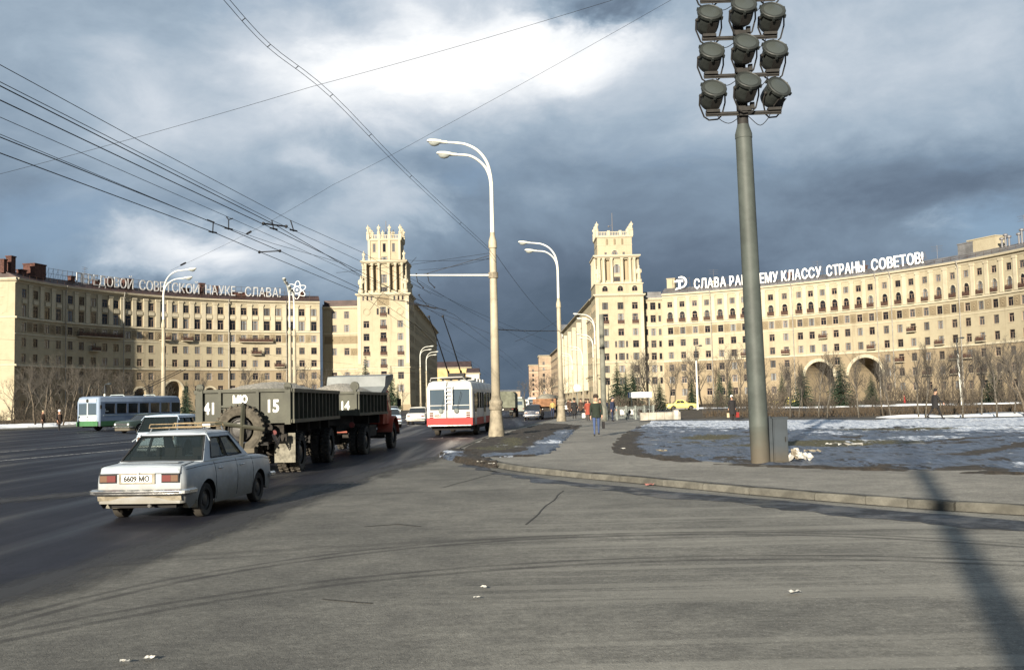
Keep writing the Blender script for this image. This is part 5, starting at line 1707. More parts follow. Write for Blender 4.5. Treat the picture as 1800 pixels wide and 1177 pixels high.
# ---------------------------------------------------------------- overhead wires
def W(px, py, z):
    return ground(px, py, z)
def wire(label, pts, r=.009, sag=0.0, n=14, cat='wire', group='overhead trolley wires', name='overhead_wire'):
    """pts = world points; the span hangs a little between them"""
    P = [Vector(p) for p in pts]
    out = []
    for a, b in zip(P, P[1:]):
        for k in range(n):
            u = k / n
            q = a.lerp(b, u); q.z -= sag * 4 * u * (1 - u)
            out.append(q)
    out.append(P[-1])
    mid = out[0]
    g = MB(); g.tube([p - mid for p in out], r, 4)
    t = tag(g.build(name, m_wire, None), label, cat, group)
    t.location = mid
    return t, out
def ext(a, b, k):
    """carry the run on beyond the frame"""
    return a + (a - b).normalized() * k
ZC = 6.2
def run(label, px, z, far, r=.009, sag=.0):
    P = [W(x, y, zz_) for (x, y), zz_ in zip(px, z if isinstance(z, list) else [z] * len(px))]
    P = [ext(P[0], P[1], 14)] + P + far
    return wire(label, P, r, sag)
FAR = lambda x, z: [Vector((x, 150, z)), Vector((x + .5, 300, z))]
wa, _ = run('uppermost thin overhead wire entering at the left edge', [(0, 114), (250, 250), (512, 388), (640, 445)], 7.6, [Vector((-4.2, 52, 7.5))], .008)
wb, _ = run('upper wire of the close pair second from the top at the left edge', [(0, 144), (300, 296), (480, 388), (640, 462)], 7.3, [Vector((-3.6, 52, 7.3))], .008)
wc, _ = run('lower wire of the close pair second from the top at the left edge', [(0, 151), (300, 303), (485, 396), (640, 487)], 6.3, [Vector((-2.9, 50.5, 6.25)), Vector((-.5, 95, 6.2)), Vector((4, 200, 6.2))], .010)
wd, _ = run('heavy overhead wire running fourth from the top at the left edge', [(0, 176), (300, 318), (480, 402), (635, 478)], 6.2, [Vector((-3.6, 50.5, 6.2)), Vector((-1.2, 95, 6.2)), Vector((3.2, 200, 6.2))], .010)
we, _ = run('thin messenger wire running fifth from the top at the left edge', [(0, 206), (400, 381), (500, 425), (620, 480)], 7.2, [Vector((-5, 55, 7.2))], .007)
wf, _ = run('upper wire of the lower close pair at the left edge', [(0, 236), (365, 388), (480, 428), (600, 462)], 7.2, [Vector((-6, 60, 7.2))], .007)
wg, _ = run('lower wire of the lower close pair at the left edge', [(0, 241), (401, 402), (492, 441), (640, 510)], 6.2, [Vector((-5.4, 60, 6.2)), Vector((-4.2, 120, 6.2)), Vector((-3, 260, 6.2))], .010)
wh, _ = run('lowest heavy overhead wire entering at the left edge', [(0, 269), (375, 408), (455, 442), (625, 512)], 6.2, [Vector((-6.0, 60, 6.2)), Vector((-4.8, 120, 6.2)), Vector((-3.6, 260, 6.2))], .010)
# spreader bars and hangers are clamped to the wires
def part_on(t, name, pts, r, balls=()):
    g = MB(); g.tube([Vector(p) - t.location for p in pts], r, 5)
    for b, rr in balls: g.ball(tuple(Vector(b) - t.location), rr, 6, 4)
    g.build(name, m_wire, t)
def spreader(t, a, b, r=.035):
    part_on(t, 'spreader_bar', [a, b], r, ((a, .045), (b, .045)))
spreader(wc, W(463, 393, 6.25), W(503, 398, 6.25), .022)
spreader(wg, W(456, 443, 6.2), W(492, 441, 6.2), .018)
def hanger(t, p0, p1, z0, z1):
    a, b = W(*p0, z0), W(*p1, z1)
    part_on(t, 'hanger', [a, b], .016, ((b, .03), (a, .02)))
    d = Vector((.06, .12, 0))
    part_on(t, 'clamp', [b - d, b + d], .022)
hanger(wh, (375, 390), (374, 408), 6.55, 6.2); part_on(wh, 'clamp', [W(364, 386, 6.6), W(377, 391, 6.55)], .016)
hanger(wg, (402, 386), (402, 402), 6.55, 6.2); part_on(wg, 'clamp', [W(398, 381, 6.65), W(402, 386, 6.55), W(409, 384, 6.6)], .016)
hanger(wd, (478, 388), (481, 402), 6.5, 6.2)
hanger(wc, (511, 388), (516, 405), 6.5, 6.2)
# double cable with rungs, from above the frame to the tall lamp and on
a = [W(393, 0, 11.5), W(470, 83, 11.2), W(580, 170, 10.8), W(720, 312, 10.2), W(865, 446, 9.2)]
b = [p + Vector((.085, 0, .07)) for p in a]
a = spline3(a, 5); b = spline3(b, 5)
a0 = ext(a[0], a[1], 6); b0 = ext(b[0], b[1], 6)
w1, o1 = wire('left strand of the twin cable slanting down to the tall lamp', [a0] + a, .010, 0.0, 2, group='twin cable strands')
w2, o2 = wire('right strand of the twin cable slanting down to the tall lamp', [b0] + b, .010, 0.0, 2, group='twin cable strands')
for i in range(2, len(o1) - 1, 5):
    part_on(w1, 'rung', [o1[i], o2[i]], .012)
wire('single cable running down from the tall lamp to the second lamp', [Vector((L1.x, L1.y, 9.2)), W(980, 575, 8.0)], .012, .4)
wire('thick short cable between the two cream lamps above the trolleybus', [Vector((L1.x + .1, L1.y, 5.3)), Vector((L2.x, L2.y, 7.4))], .025, .05)
wire('thin span wire crossing the sky from the left edge up to the top', [ext(W(0, 306, 9), W(550, 152, 11), 20), W(0, 306, 9), W(550, 152, 11), W(1078, 0, 13), ext(W(1078, 0, 13), W(550, 152, 11), 8)], .006, 0.05, group='span wires')
wsp, _ = wire('thin span wire rising from the left block to the upper right of the sky', [W(300, 475, 9.4), W(440, 408, 9.6), W(585, 325, 10), W(757, 235, 11), W(1180, 0, 13.5), ext(W(1180, 0, 13.5), W(757, 235, 11), 8)], .006, 0.03, group='span wires')
part_on(wsp, 'insulator', [W(434, 411, 9.6), W(441, 407, 9.6)], .05)
part_on(wsp, 'insulator', [W(318, 466, 9.4), W(326, 462, 9.4)], .05)
# bracket arm on the tall lamp that carries the trolley wires
zb_ = 8.0
ba = thing('bracket_arm', 'pale horizontal bracket arm fixed to the tall lamp and holding trolley wires', 'bracket', (L1.x, L1.y, zb_))
g = MB(); g.tube([(-.1, 0, -.05), (-4.05, 0, .04)], [.052, .036], 8); g.build('tube', m_lampw, ba, smooth=60)
g = MB(); g.tube([(-.05, 0, .95), (-1.9, 0, .45), (-3.4, 0, .06)], .014, 5); g.build('stay', m_wire, ba)
g = MB(); g.tube([(-.05, 0, 1.05), (-4.0, 0, .55), (-8, 2, .5)], .008, 4); g.build('stay', m_wire, ba)
g = MB(); g.lathe([(.235, -.2), (.235, .08)], 12); g.build('clamp', m_conc, ba)
for x in (-3.75, -3.2):
    g = MB(); g.tube([(x, 0, .0), (x + .05, .1, -.3), (x + .3, .3, -.55)], .02, 5); g.ball((x, 0, .08), .05, 6, 4); g.ball((x + .3, .3, -.55), .045, 6, 4); g.build('insulator', m_wire, ba)
# trolley switch gear and far wires over the junction by the left tower
jp = thing('wire_junction', 'dark cluster of trolley wire crossings hanging in front of the left tower', 'wire junction', (-9.2, 100, 9.8))
g = MB()
def J(px, py): return atY(px, py, 100) - Vector((-9.2, 100, 9.8))
g.tube([J(640, 520), J(715, 530), J(765, 541), J(785, 545)], .035, 5); g.tube([J(715, 533), J(745, 537), J(766, 542)], .07, 5)
g.tube([J(650, 545), J(668, 520), J(732, 452)], .02, 4); g.tube([J(735, 518), J(752, 538)], .03, 4)
g.tube([J(650, 508), J(800, 560), J(870, 590)], .014, 4)
for p in ((737, 518), (716, 530), (753, 537), (766, 541)): g.ball(tuple(J(*p)), .08, 6, 4)
g.build('crossing', m_wire, jp)
far_w = [((722, 489), (865, 560), (1000, 610)), ((735, 492), (880, 575), (1010, 640)), ((640, 452), (866, 455), (866, 455)), ((735, 474), (866, 452), (866, 452)),
         ((280, 640), (560, 650), (760, 655)), ((0, 596), (300, 600), (620, 640)), ((0, 632), (400, 652), (760, 640)), ((930, 652), (1000, 640), (1100, 636)), ((905, 600), (985, 560), (1040, 600))]
names = ['upper wire running from the bracket arm towards the avenue', 'lower wire running from the bracket arm towards the avenue', 'level wire from the left tower to the tall lamp', 'stay wire rising from the bracket arm to the tall lamp collar',
         'wire strung low across the curved left block', 'upper thin wire crossing the left end of the left block', 'lower thin wire crossing the left end of the left block', 'low wire across the foot of the right tower', 'wire looped from the second lamp towards the right tower']
for pts, nm in zip(far_w, names):
    Y = [70, 95, 140]
    if 'lamp' in nm and 'second' not in nm: Y = [60, L1.y, L1.y]
    if 'left block' in nm: Y = [110, 125, 130]
    P = [atY(x, y, yy) for (x, y), yy in zip(pts, Y)]
    if (P[2] - P[1]).length < .1: P = P[:2]
    wire(nm, P, .012 if Y[0] > 65 else .009, .15, group='far overhead wires')

# ---------------------------------------------------------------- litter
rl = random.Random(31)
def scrap(label, px, py, z, size, m=None, k=1.0):
    q = ground(px, py, z)
    g = MB(); n = 5
    vs = [(size * (i / n - .5) * k, size * .55 * (j / 3 - .5), .01 + rl.uniform(0, size * .22)) for i in range(n + 1) for j in range(4)]
    g.add(vs, [(i * 4 + j, (i + 1) * 4 + j, (i + 1) * 4 + j + 1, i * 4 + j + 1) for i in range(n) for j in range(3)])
    o = tag(g.build('paper_scrap', m or m_paper), label, 'litter', 'scraps of litter')
    o.location = q; o.rotation_euler = (0, 0, rl.uniform(-.5, .5))
for a in [('white paper scrap on the asphalt at the bottom left, right of two', 262, 1158, 0.01, .075), ('white paper scrap on the asphalt at the bottom left, left of two', 219, 1164, .01, .065),
          ('white paper scrap lying on the striped asphalt below the mast', 1395, 1043, .01, .12), ('reddish crumpled paper lying in the gutter at the kerb', 1141, 853, .01, .20, mat('red_paper', (.30, .12, .10), .9)),
          ('flat white paper on the lawn, nearer the mast', 1462, 781, .21, .30, None, 1.3), ('long white paper strip on the lawn right of the mast', 1495, 783, .21, .40, None, 1.8),
          ('crumpled cream paper on the ice beside the rubbish heap', 1429, 795, .21, .45, m_card), ('tiny white scrap on the asphalt near the bottom centre', 838, 1051, .01, .06),
          ('tiny white scrap on the asphalt beside the tyre track', 851, 1033, .01, .07), ('white scrap on the ice at the near lawn corner', 1095, 789, .21, .16),
          ('cream scrap on the ice midway along the lawn edge', 1163, 794, .21, .34, m_card), ('white scrap on the mud at the sidewalk tip', 843, 812, .12, .16), ('white scrap on the wet mud, right of the first', 864, 816, .12, .18)]:
    scrap(*a)
# heap of rubbish against the cabinet
hp = thing('rubbish_heap', 'heap of crumpled paper and card against the foot of the switch cabinet', 'rubbish', (MB_.x + .98, MB_.y + .05, .16))
for k in range(10):
    g = MB(); rr = random.Random(k + 40)
    g.ball((0, 0, 0), .075 + .05 * rr.random(), 9, 7)
    vs = []
    for p in g.v:
        s = 1 + .9 * noise.noise(p * 14 + Vector((k, 0, 0))); vs.append(Vector((p.x * s, p.y * s * .8, max(-.02, p.z * s * 1.1))))
    g.v = vs
    o = g.build('crumpled_paper', (m_paper, m_card, m_paper)[k % 3], hp)
    o.location = (rr.uniform(-.28, .28), rr.uniform(-.15, .2), rr.uniform(.03, .22)); o.rotation_euler = (rr.random(), rr.random(), rr.random() * 3)
g = MB(); g.tube([(-.3, .3, .02), (.15, .55, .10)], .05, 5); g.build('shadow_rod', mat('shadow_brown', (.06, .045, .03), .9), hp)  # dark rod standing in for the shadow of cabinet and mast
# ================================================================ vehicles
m_tyre = mat('tyre_rubber', (.018, .017, .016), .85, nz=(9, .3), grime=(-.4, .1, (.05, .043, .034)))
m_tyred = mat('dusty_tyre', (.062, .055, .043), .95, nz=(7, .35))
m_rim = mat('rim_steel', (.045, .043, .041), .45, metal=.3, nz=(6, .3))
m_chrome = mat('chrome', (.50, .50, .49), .22, metal=.9, nz=(8, .35))
m_under = mat('underbody', (.012, .011, .011), .9)
m_seam = mat('panel_gap', (.02, .02, .022), .8)
m_red = mat('tail_red', (.085, .010, .008), .6)
m_amber = mat('tail_amber', (.085, .040, .018), .55)
m_lensw = mat('headlamp_glass', (.62, .63, .60), .15)
m_plate = mat('plate_white', (.62, .62, .58), .5, nz=(16, .25))
m_ink = mat('ink_black', (.012, .012, .014), .6)
m_glassc = glass_mat('car_glass', (.010, .014, .014), clear=.42, rough=.03, spec=.6)
m_glassd = glass_mat('dark_glass', (.016, .019, .022), clear=.0, rough=.05, spec=.6)
m_seat = mat('seat_vinyl', (.018, .015, .015), .7)
MUD = (.090, .075, .055)
def paint(name, c, rough=.34, z0=.18, z1=.62):
    return mat(name, c, rough, nz=(2.2, .07), grime=(z0, z1, MUD), coat=.06, spec=.35)

def wheel(parent, x, y, r, w_, name='wheel', rim=.62, cap=True, side=1, tread=False):
    """tyre, with the rim as a sub-part; the axle runs along x"""
    k = ('wheel', round(r, 3), round(w_, 3), rim, tread)
    if k not in WIN:
        t = MB(); h = w_ / 2
        t.lathe([(r * .60, -h * .82), (r * .88, -h), (r * .97, -h * .8), (r, -h * .5), (r, h * .5), (r * .97, h * .8), (r * .88, h), (r * .60, h * .82)], 28, (0, 0, 0), 'X', 0, False)
        if tread:
            for i in range(26):
                a = 2 * pi * i / 26
                for s in (-1, 1):
                    a2 = a + (pi / 26 if s > 0 else 0)
                    q = Matrix.Rotation(a2, 4, 'X')
                    t.M = q; t.box((s * h * .62, 0, r * 1.0), (h * .72, r * .085, r * .09)); t.M = Matrix.Identity(4)
        g = MB()
        g.lathe([(r * rim, -h * .7), (r * rim, h * .55), (r * rim * .93, h * .62), (r * rim * .88, h * .30), (r * .36, h * .38), (r * .30, h * .62), (r * .20, h * .70), (.002, h * .74)], 20, (0, 0, 0), 'X', 0, True)
        def fin(mb, nm, m):
            me = bpy.data.meshes.new(nm); me.from_pydata([tuple(v) for v in mb.v], [], mb.f); me.materials.append(m)
            me.shade_smooth(); me.set_sharp_from_angle(angle=R(35)); return me
        WIN[k] = (fin(t, 'tyre', m_tyre), fin(g, 'rim', m_rim))
    tm, rm = WIN[k]
    o = link(name, tm, parent, (x, y, r - .005))
    if side < 0: o.rotation_euler = (0, 0, pi)
    link('rim', rm, o)
    return o

def interp(pts, y):
    for (a, va), (b, vb) in zip(pts, pts[1:]):
        if a <= y <= b:
            u = (y - a) / (b - a); u = u * u * (3 - 2 * u) if False else u
            return va + (vb - va) * u
    return pts[0][1] if y < pts[0][0] else pts[-1][1]

def sedan(label, loc, heading, colour, P, cat='car', group='cars on the square', detail=1, name='car'):
    """P: dimensions.  Local frame: +y forward, x right, origin on the ground under the middle."""
    L, W_, H_ = P['L'], P['W'], P['H']
    t = thing(name, label, cat, loc, -heading, group)
    yr, yf = P['axles']; rw = P['rw']; ra = rw + P.get('gap', .065)
    sill = P.get('sill', .20)
    deck = P['deck']                 # [(y, z)] the line of trunk lid, belt and bonnet along the shoulder
    y0, y1 = -L / 2, L / 2
    hw = W_ / 2
    st = set([y0, y0 + .03, y0 + .10, y0 + .22, y1 - .22, y1 - .10, y1 - .03, y1])
    for yw in (yr, yf):
        for k in range(0, 13):
            st.add(yw - ra * cos(pi * k / 12))
    for k in range(1, 16): st.add(y0 + L * k / 16)
    for y, z in deck: st.add(y)
    st = sorted(st)
    def low(y):
        z = sill
        if y < y0 + .16: z = sill + .10
        for yw in (yr, yf):
            if abs(y - yw) < ra:
                z = max(z, rw + sqrt(max(0, ra * ra - (y - yw) ** 2)) * .98)
        return z
    def halfw(y):
        k = hw
        e = min(y - y0, y1 - y)
        k *= 1 - .085 * max(0, 1 - e / .9) ** 2
        if e < .10: k -= .05 * (1 - e / .10) ** 2
        return k
    T = [0, .18, .36, .56, .74, .88, 1.0]
    XF = [.945, .975, .992, 1.0, .990, .965, .925]
    rings = []
    for y in st:
        zl, zs = low(y), interp(deck, y)
        zfull = sill
        w_ = halfw(y)
        ring = []
        for tt, xf in zip(T, XF):
            z = zl + (zs - zl) * tt
            # body side section depends on absolute height
            ta = (z - zfull) / (zs - zfull)
            xx = w_ * interp(list(zip(T, XF)), ta)
            ring.append((xx, y, z))
        crown = .035
        ring += [(w_ * .86, y, zs + crown * .55), (w_ * .55, y, zs + crown), (0, y, zs + crown * 1.25)]
        full = ring + [(-p[0], p[1], p[2]) for p in reversed(ring[:-1])]
        rings.append(full)
    g = MB(); n = len(rings[0])
    g.rings(rings, 0, False, False)
    nt = len(T)
    for r, flip in ((rings[0], False), (rings[-1], True)):     # front and rear faces in horizontal strips
        m = n
        vs = []; cols = 5
        for i in range(m // 2 + 1):
            a = Vector(r[i]); b = Vector(r[m - 1 - i])
            for c in range(cols):
                u = c / (cols - 1)
                q = a.lerp(b, u); bulge = .025 * (1 - (2 * u - 1) ** 2)
                q.y += (-bulge if not flip else bulge)
                vs.append(q)
        fs = []
        for i in range(m // 2):
            for c in range(cols - 1):
                f = (i * cols + c, i * cols + c + 1, (i + 1) * cols + c + 1, (i + 1) * cols + c)
                fs.append(f if not flip else f[::-1])
        g.add(vs, fs, 0)
    body = g.build('body', colour, t, smooth=32)
    # arches lining, floor
    g = MB()
    g.box2((-hw + .26, y0 + .14, sill + .02), (hw - .26, y1 - .14, min(z for y, z in deck) - .10), 0)
    for yw in (yr, yf):
        for s in (-1, 1):
            pts = [(yw - ra * cos(pi * k / 10), rw + ra * .98 * sin(pi * k / 10)) for k in range(11)]
            for (a, za), (b, zb) in zip(pts, pts[1:]):
                xo, xi = s * (hw * .955), s * (hw - .30)
                g.quad((xo, a, za), (xo, b, zb), (xi, b, zb), (xi, a, za), 0)
    g.build('underbody', m_under, t)
    # ---- greenhouse
    C = P['cabin']     # yb0 rear belt, yb1 front belt, yr0 rear roof, yr1 front roof, zb, wb half width at belt, wr at roof
    yb0, yb1, yr0, yr1 = C['yb0'], C['yb1'], C['yr0'], C['yr1']
    wb, wr = C['wb'], C['wr']
    zb0, zb1 = interp(deck, yb0) + .02, interp(deck, yb1) + .02
    zr = H_ - .06
    def patch(g, a, b, c, d, holes, nu, nv, depth, gl, glm, nrm_in, bow=0.0):
        """a b c d corners (bottom left, bottom right, top right, top left); holes in uv"""
        a, b, c, d = map(Vector, (a, b, c, d))
        ni = Vector(nrm_in)
        def Q(u, v, e=0.0):
            q = a.lerp(b, u).lerp(d.lerp(c, u), v)
            return q - ni * bow * (1 - (2 * u - 1) ** 2) + ni * e
        us = sorted(set([0, 1] + [h[i] for h in holes for i in (0, 1)] + ([k / nu for k in range(nu + 1)])))
        vs_ = sorted(set([0, 1] + [h[i] for h in holes for i in (2, 3)]))
        for i in range(len(us) - 1):
            for j in range(len(vs_) - 1):
                uc, vc = (us[i] + us[i + 1]) / 2, (vs_[j] + vs_[j + 1]) / 2
                if any(h[0] < uc < h[1] and h[2] < vc < h[3] for h in holes): continue
                g.quad(Q(us[i], vs_[j]), Q(us[i + 1], vs_[j]), Q(us[i + 1], vs_[j + 1]), Q(us[i], vs_[j + 1]), 0)
        for k, h in enumerate(holes):
            uu = [x for x in us if h[0] <= x <= h[1]]
            for x0, x1 in zip(uu, uu[1:]):
                for v in (h[2], h[3]):
                    g.quad(Q(x0, v), Q(x1, v), Q(x1, v, depth), Q(x0, v, depth), 1)
            for u in (h[0], h[1]):
                g.quad(Q(u, h[2]), Q(u, h[3]), Q(u, h[3], depth), Q(u, h[2], depth), 1)
            sl = MB()
            sl.tube([Q(x, h[2], -.004) for x in uu] + [Q(x, h[3], -.004) for x in reversed(uu)] + [Q(uu[0], h[2], -.004)], .013, 4)
            sl.build('window_seal', m_seam, t)
            gg = MB()
            for x0, x1 in zip(uu, uu[1:]):
                gg.quad(Q(x0, h[2], depth * .8), Q(x1, h[2], depth * .8), Q(x1, h[3], depth * .8), Q(x0, h[3], depth * .8))
            gg.build(gl[k] if isinstance(gl, list) else gl, glm, t)
    g = MB()
    gm = P.get('glass', m_glassc)
    rlx = .05
    A = (-wb, yb0, zb0); B = (wb, yb0, zb0); Cc = (wr, yr0, zr); D = (-wr, yr0, zr)
    patch(g, A, B, Cc, D, [(.012, .988, .035, .95)], 6, 1, .025, 'rear_window', gm, (0, 1, 0), .05)
    A2 = (wb, yb1, zb1); B2 = (-wb, yb1, zb1); C2 = (-wr, yr1, zr); D2 = (wr, yr1, zr)
    patch(g, A2, B2, C2, D2, [(.04, .96, .08, .92)], 6, 1, .025, 'windscreen', gm, (0, -1, 0), .06)
    hs = P.get('side', [(.14, .46, .10, .86), (.49, .86, .10, .86)])
    for s in (1, -1):
        q = [(s * wb, yb0, zb0), (s * wb, yb1, zb1), (s * wr, yr1, zr), (s * wr, yr0, zr)]
        patch(g, *q, hs, 4, 1, .02, 'side_window', gm, (-s, 0, 0), .015)
    # roof
    rr = []
    for k in range(9):
        y = yr0 + (yr1 - yr0) * k / 8
        e = 1 - (2 * k / 8 - 1) ** 2
        ins = 0.0
        hz = zr + .012 + .045 * min(1, e * 2.2)
        rr.append([(-wr, y, zr), (-wr * .96, y, zr + .022), (-wr * .8, y, hz - .008), (-wr * .4, y, hz + .006), (0, y, hz + .010), (wr * .4, y, hz + .006), (wr * .8, y, hz - .008), (wr * .96, y, zr + .022), (wr, y, zr)])
    g.rings(rr, 0, False, False)
    for r_ in (rr[0], rr[-1]): g.add(r_, [tuple(range(9))], 0)
    g.build('cabin', [colour, m_seam], t, smooth=28)
    # gutter strip
    for s in (-1, 1):
        g = MB(); g.tube([(s * (wb * .75 + wr * .25), yb0 + (yr0 - yb0) * .75, zb0 + (zr - zb0) * .75), (s * (wr + .006), yr0, zr + .004), (s * (wr + .006), yr1, zr + .004), (s * (wb * .55 + wr * .45), yb1 + (yr1 - yb1) * .45, zb1 + (zr - zb1) * .45)], .011, 5)
        g.build('rain_gutter', P.get('gutter', colour), t, smooth=60)
    # interior: seats and wheel seen through the glass
    if gm is m_glassc:
        for x in (-.34, .34):
            g = MB(); g.box((x, .10, .62), (.50, .50, .18)); g.box((x, -.16, .86), (.48, .13, .50)); g.build('front_seat', m_seat, t)
        g = MB(); g.box((0, -.85, .58), (1.18, .5, .2)); g.box((0, -1.08, .80), (1.18, .14, .40)); g.build('rear_seat', m_seat, t)
        g = MB(); g.tube([(-.34 + .18 * cos(a), .62 + .05 * sin(a), .93 + .17 * sin(a)) for a in [2 * pi * k / 14 for k in range(15)]], .014, 5); g.build('steering_wheel', m_seam, t)
        g = MB(); g.box((0, .86, .86), (1.2, .22, .16)); g.build('dashboard', m_seam, t)
    # wheels
    for s in (-1, 1):
        for y in (yr, yf):
            wheel(t, s * (hw - .115), y, rw, .165, side=s)
    # bumpers
    for e, yb in ((-1, y0), (1, y1)):
        g = MB(); zb_ = P.get('zbump', .46)
        w2 = hw * .985
        path = [(-w2 - .015, yb - e * .28), (-w2 + .0, yb - e * .02), (-w2 + .10, yb + e * .075), (0, yb + e * .10), (w2 - .10, yb + e * .075), (w2, yb - e * .02), (w2 + .015, yb - e * .28)]
        P3 = spline3([(x, y, zb_) for x, y in path], 3)
        rings = []
        for k, p in enumerate(P3):
            tdir = (P3[min(k + 1, len(P3) - 1)] - P3[max(k - 1, 0)]).normalized(); nn = Vector((-tdir.y, tdir.x, 0)) * e * (1)
            hgt = .046
            rings.append([p - nn * 0 + Vector((0, 0, hgt)), p + nn * .035 + Vector((0, 0, hgt * .5)), p + nn * .035 - Vector((0, 0, hgt * .5)), p - Vector((0, 0, hgt)), p - nn * .03])
        g.rings(rings, 0)
        b = g.build('bumper', P.get('bumper', m_chrome), t, smooth=40)
    # doors: gaps drawn as thin grooves, handles, side strip
    if detail:
        g = MB()
        def side_x(y, z):
            zs = interp(deck, y); ta = max(0, min(1, (z - sill) / (zs - sill)))
            return halfw(y) * interp(list(zip(T, XF)), ta)
        ydoor = P.get('doors', (yr + .33, (yr + yf) / 2 + .08, yf - .36))
        for s in (-1, 1):
            for y in ydoor:
                zz_ = [sill + .06 + (interp(deck, y) - sill - .07) * k / 5 for k in range(6)]
                ys = [y] * 6
                if y == ydoor[0]:
                    ys = [max(y, yr + sqrt(max(0, (ra + .04) ** 2 - (z - rw) ** 2))) if z < rw + ra else y for z in zz_]
                g.tube([(s * (side_x(a, z) + .0005), a, z) for a, z in zip(ys, zz_)], .006, 4)
            z = interp(deck, 0) - .215
            g.tube([(s * (side_x(y, zq) + .001), y, zq) for y in srange(y0 + .12, y1 - .12, 14) for zq in [interp(deck, y) - .045]], .005, 4)
        zt = interp(deck, y0 + .02) - .075
        g.tube([(-hw * .84, y0 - .006, zt), (-hw * .4, y0 - .023, zt + .004), (hw * .4, y0 - .023, zt + .004), (hw * .84, y0 - .006, zt)], .007, 4)
        for s in (-1, 1):
            g.tube([(s * hw * .84, y0 - .004, zt), (s * hw * .83, y0 + .05, interp(deck, y0 + .06) + .024), (s * hw * .80, yb0 - .16, interp(deck, yb0 - .16) + .03)], .006, 4)
            g.tube([(s * hw * .82, yb1 + .10, interp(deck, yb1 + .1) + .028), (s * hw * .80, y1 - .06, interp(deck, y1 - .06) + .03)], .006, 4)
        g.build('panel_gaps', m_seam, t)
        for s in (-1, 1):
            for y in (ydoor[0] + .20, ydoor[1] + .20):
                h = MB(); z = interp(deck, y) - .13
                h.tube([(s * (side_x(y, z) + .004), y - .07, z), (s * (side_x(y, z) + .032), y - .05, z + .004), (s * (side_x(y, z) + .032), y + .06, z + .008), (s * (side_x(y, z) + .004), y + .08, z + .008)], .013, 5)
                h.build('door_handle', m_chrome if P.get('chrome', 1) else m_seam, t, smooth=60)
    # lights and plates
    zl = P.get('ztail', .66)
    for s in (-1, 1):
        g = MB(); g.box((s * (hw - .345), y0 - .016, zl), (.145, .05, .10)); o = g.build('tail_light', m_red, t)
        h = MB(); h.box((s * (hw - .212), y0 - .015, zl), (.118, .048, .10)); h.build('indicator', m_amber, o)
        h = MB(); h.box((s * (hw - .285), y0 - .006, zl), (.295, .04, .14)); h.build('bezel', m_seam if P.get('darkbezel') else m_chrome, o)
        g = MB(); g.lathe([(.085, -.03), (.085, .02), (.06, .045), (.001, .055)], 14, (s * (hw - .20), y1 + .005, P.get('zhead', .66)), 'Y'); g.build('headlight', m_lensw, t, smooth=50)
    g = MB(); gz = P.get('zhead', .66)
    g.box((0, y1 + .012, gz), (W_ - .62, .03, .15)); gr = g.build('grille', m_chrome if P.get('chrome', 1) else m_seam, t)
    for k in range(3):
        h = MB(); h.box((0, y1 + .029, gz - .045 + k * .045), (W_ - .66, .008, .022)); h.build('grille_slot', m_seam, gr)
    return t
VAZ = dict(L=4.02, W=1.61, H=1.42, axles=(-1.20, 1.22), rw=.285, deck=[(-2.01, .835), (-1.96, .865), (-1.45, .895), (-1.02, .90), (-.4, .905), (.70, .90), (1.5, .87), (1.95, .82), (2.01, .78)],
           cabin=dict(yb0=-1.26, yb1=.78, yr0=-.78, yr1=.20, wb=.735, wr=.575), ztail=.70, zhead=.66, zbump=.485, darkbezel=1)
m_lada = mat('white_car_paint', (.31, .345, .38), .32, nz=(2.2, .07), grime=(.16, 1.02, (.135, .118, .09)), coat=.10, spec=.35)
CARC = Vector((-5.80, 18.05, 0))
lada = sedan('dirty white saloon with a roof rack driving away in the near lane', (CARC.x, CARC.y, 0), R(6.0), m_lada, VAZ)
# plate, exhaust, mud flaps, roof rack, boot badge
p = link('number_plate', box_mesh('number_plate', (.50, .014, .118), m_plate), lada, (-.03, -2.052, .70))
text_obj('characters', '6609 МО', .118, m_ink, p, (.0, -.010, -.042), bold=.004, sx=.93)
g = MB(); g.box((-.03, -2.043, .70), (.60, .02, .165)); g.build('plate_panel', mat('road_film', (.20, .18, .145), .8, nz=(9, .3)), lada)
g = MB(); g.tube([(.18, -2.06, .27), (.18, -1.7, .27), (.2, -1.2, .28)], .028, 8); g.ball((.22, -2.07, .265), .018, 6, 4); g.build('exhaust_pipe', m_rim, lada, smooth=60)
m_flap = mat('mud_flap', (.13, .122, .098), .9, nz=(9, .4))
for s in (-1, 1):
    g = MB(); g.box((s * .66, -1.60, .255), (.24, .02, .13)); g.build('mud_flap', m_flap, lada)
g = MB(); g.rings([[(-w2, y, z) for w2, y, z in ((a, -1.99, .43), (a, -2.035, .42), (a, -2.02, .35), (a, -1.97, .335))] for a in (.70, .66, -.66, -.70)], 0); g.build('valance', mat('muddy_valance', (.17, .15, .115), .85, nz=(6, .4)), lada, smooth=40)
g = MB(); g.box((0, -2.145, .485), (1.40, .02, .022)); g.build('bumper_strip', m_seam, lada)
g = MB(); g.lathe([(.02, -.02), (.02, .01)], 8, (0, -2.05, .78), 'Y'); g.build('boot_lock', m_chrome, lada)
g = MB(); g.box((.0, -1.62, .931), (1.02, .20, .004)); g.build('boot_strip', m_lada, lada)  # thin flat strip on the boot lid, in the body paint
for s in (-1, 1):
    g = MB(); g.box((s * .655, -1.02, 1.06), (.02, .13, .10)); g.build('vent_grille', m_seam, lada)
m_rack = mat('rack_wood', (.19, .145, .085), .7, nz=(8, .3))
rk_ = MB(); zr_ = 1.475
rack = link('roof_rack', None, lada, (.02, -.29, 1.405)); rack.scale = (.9, .9, .8)
def rod(pts, r, m=m_rack, nm='bar'):
    g = MB(); g.tube(pts, r, 5); g.build(nm, m, rack, smooth=60)
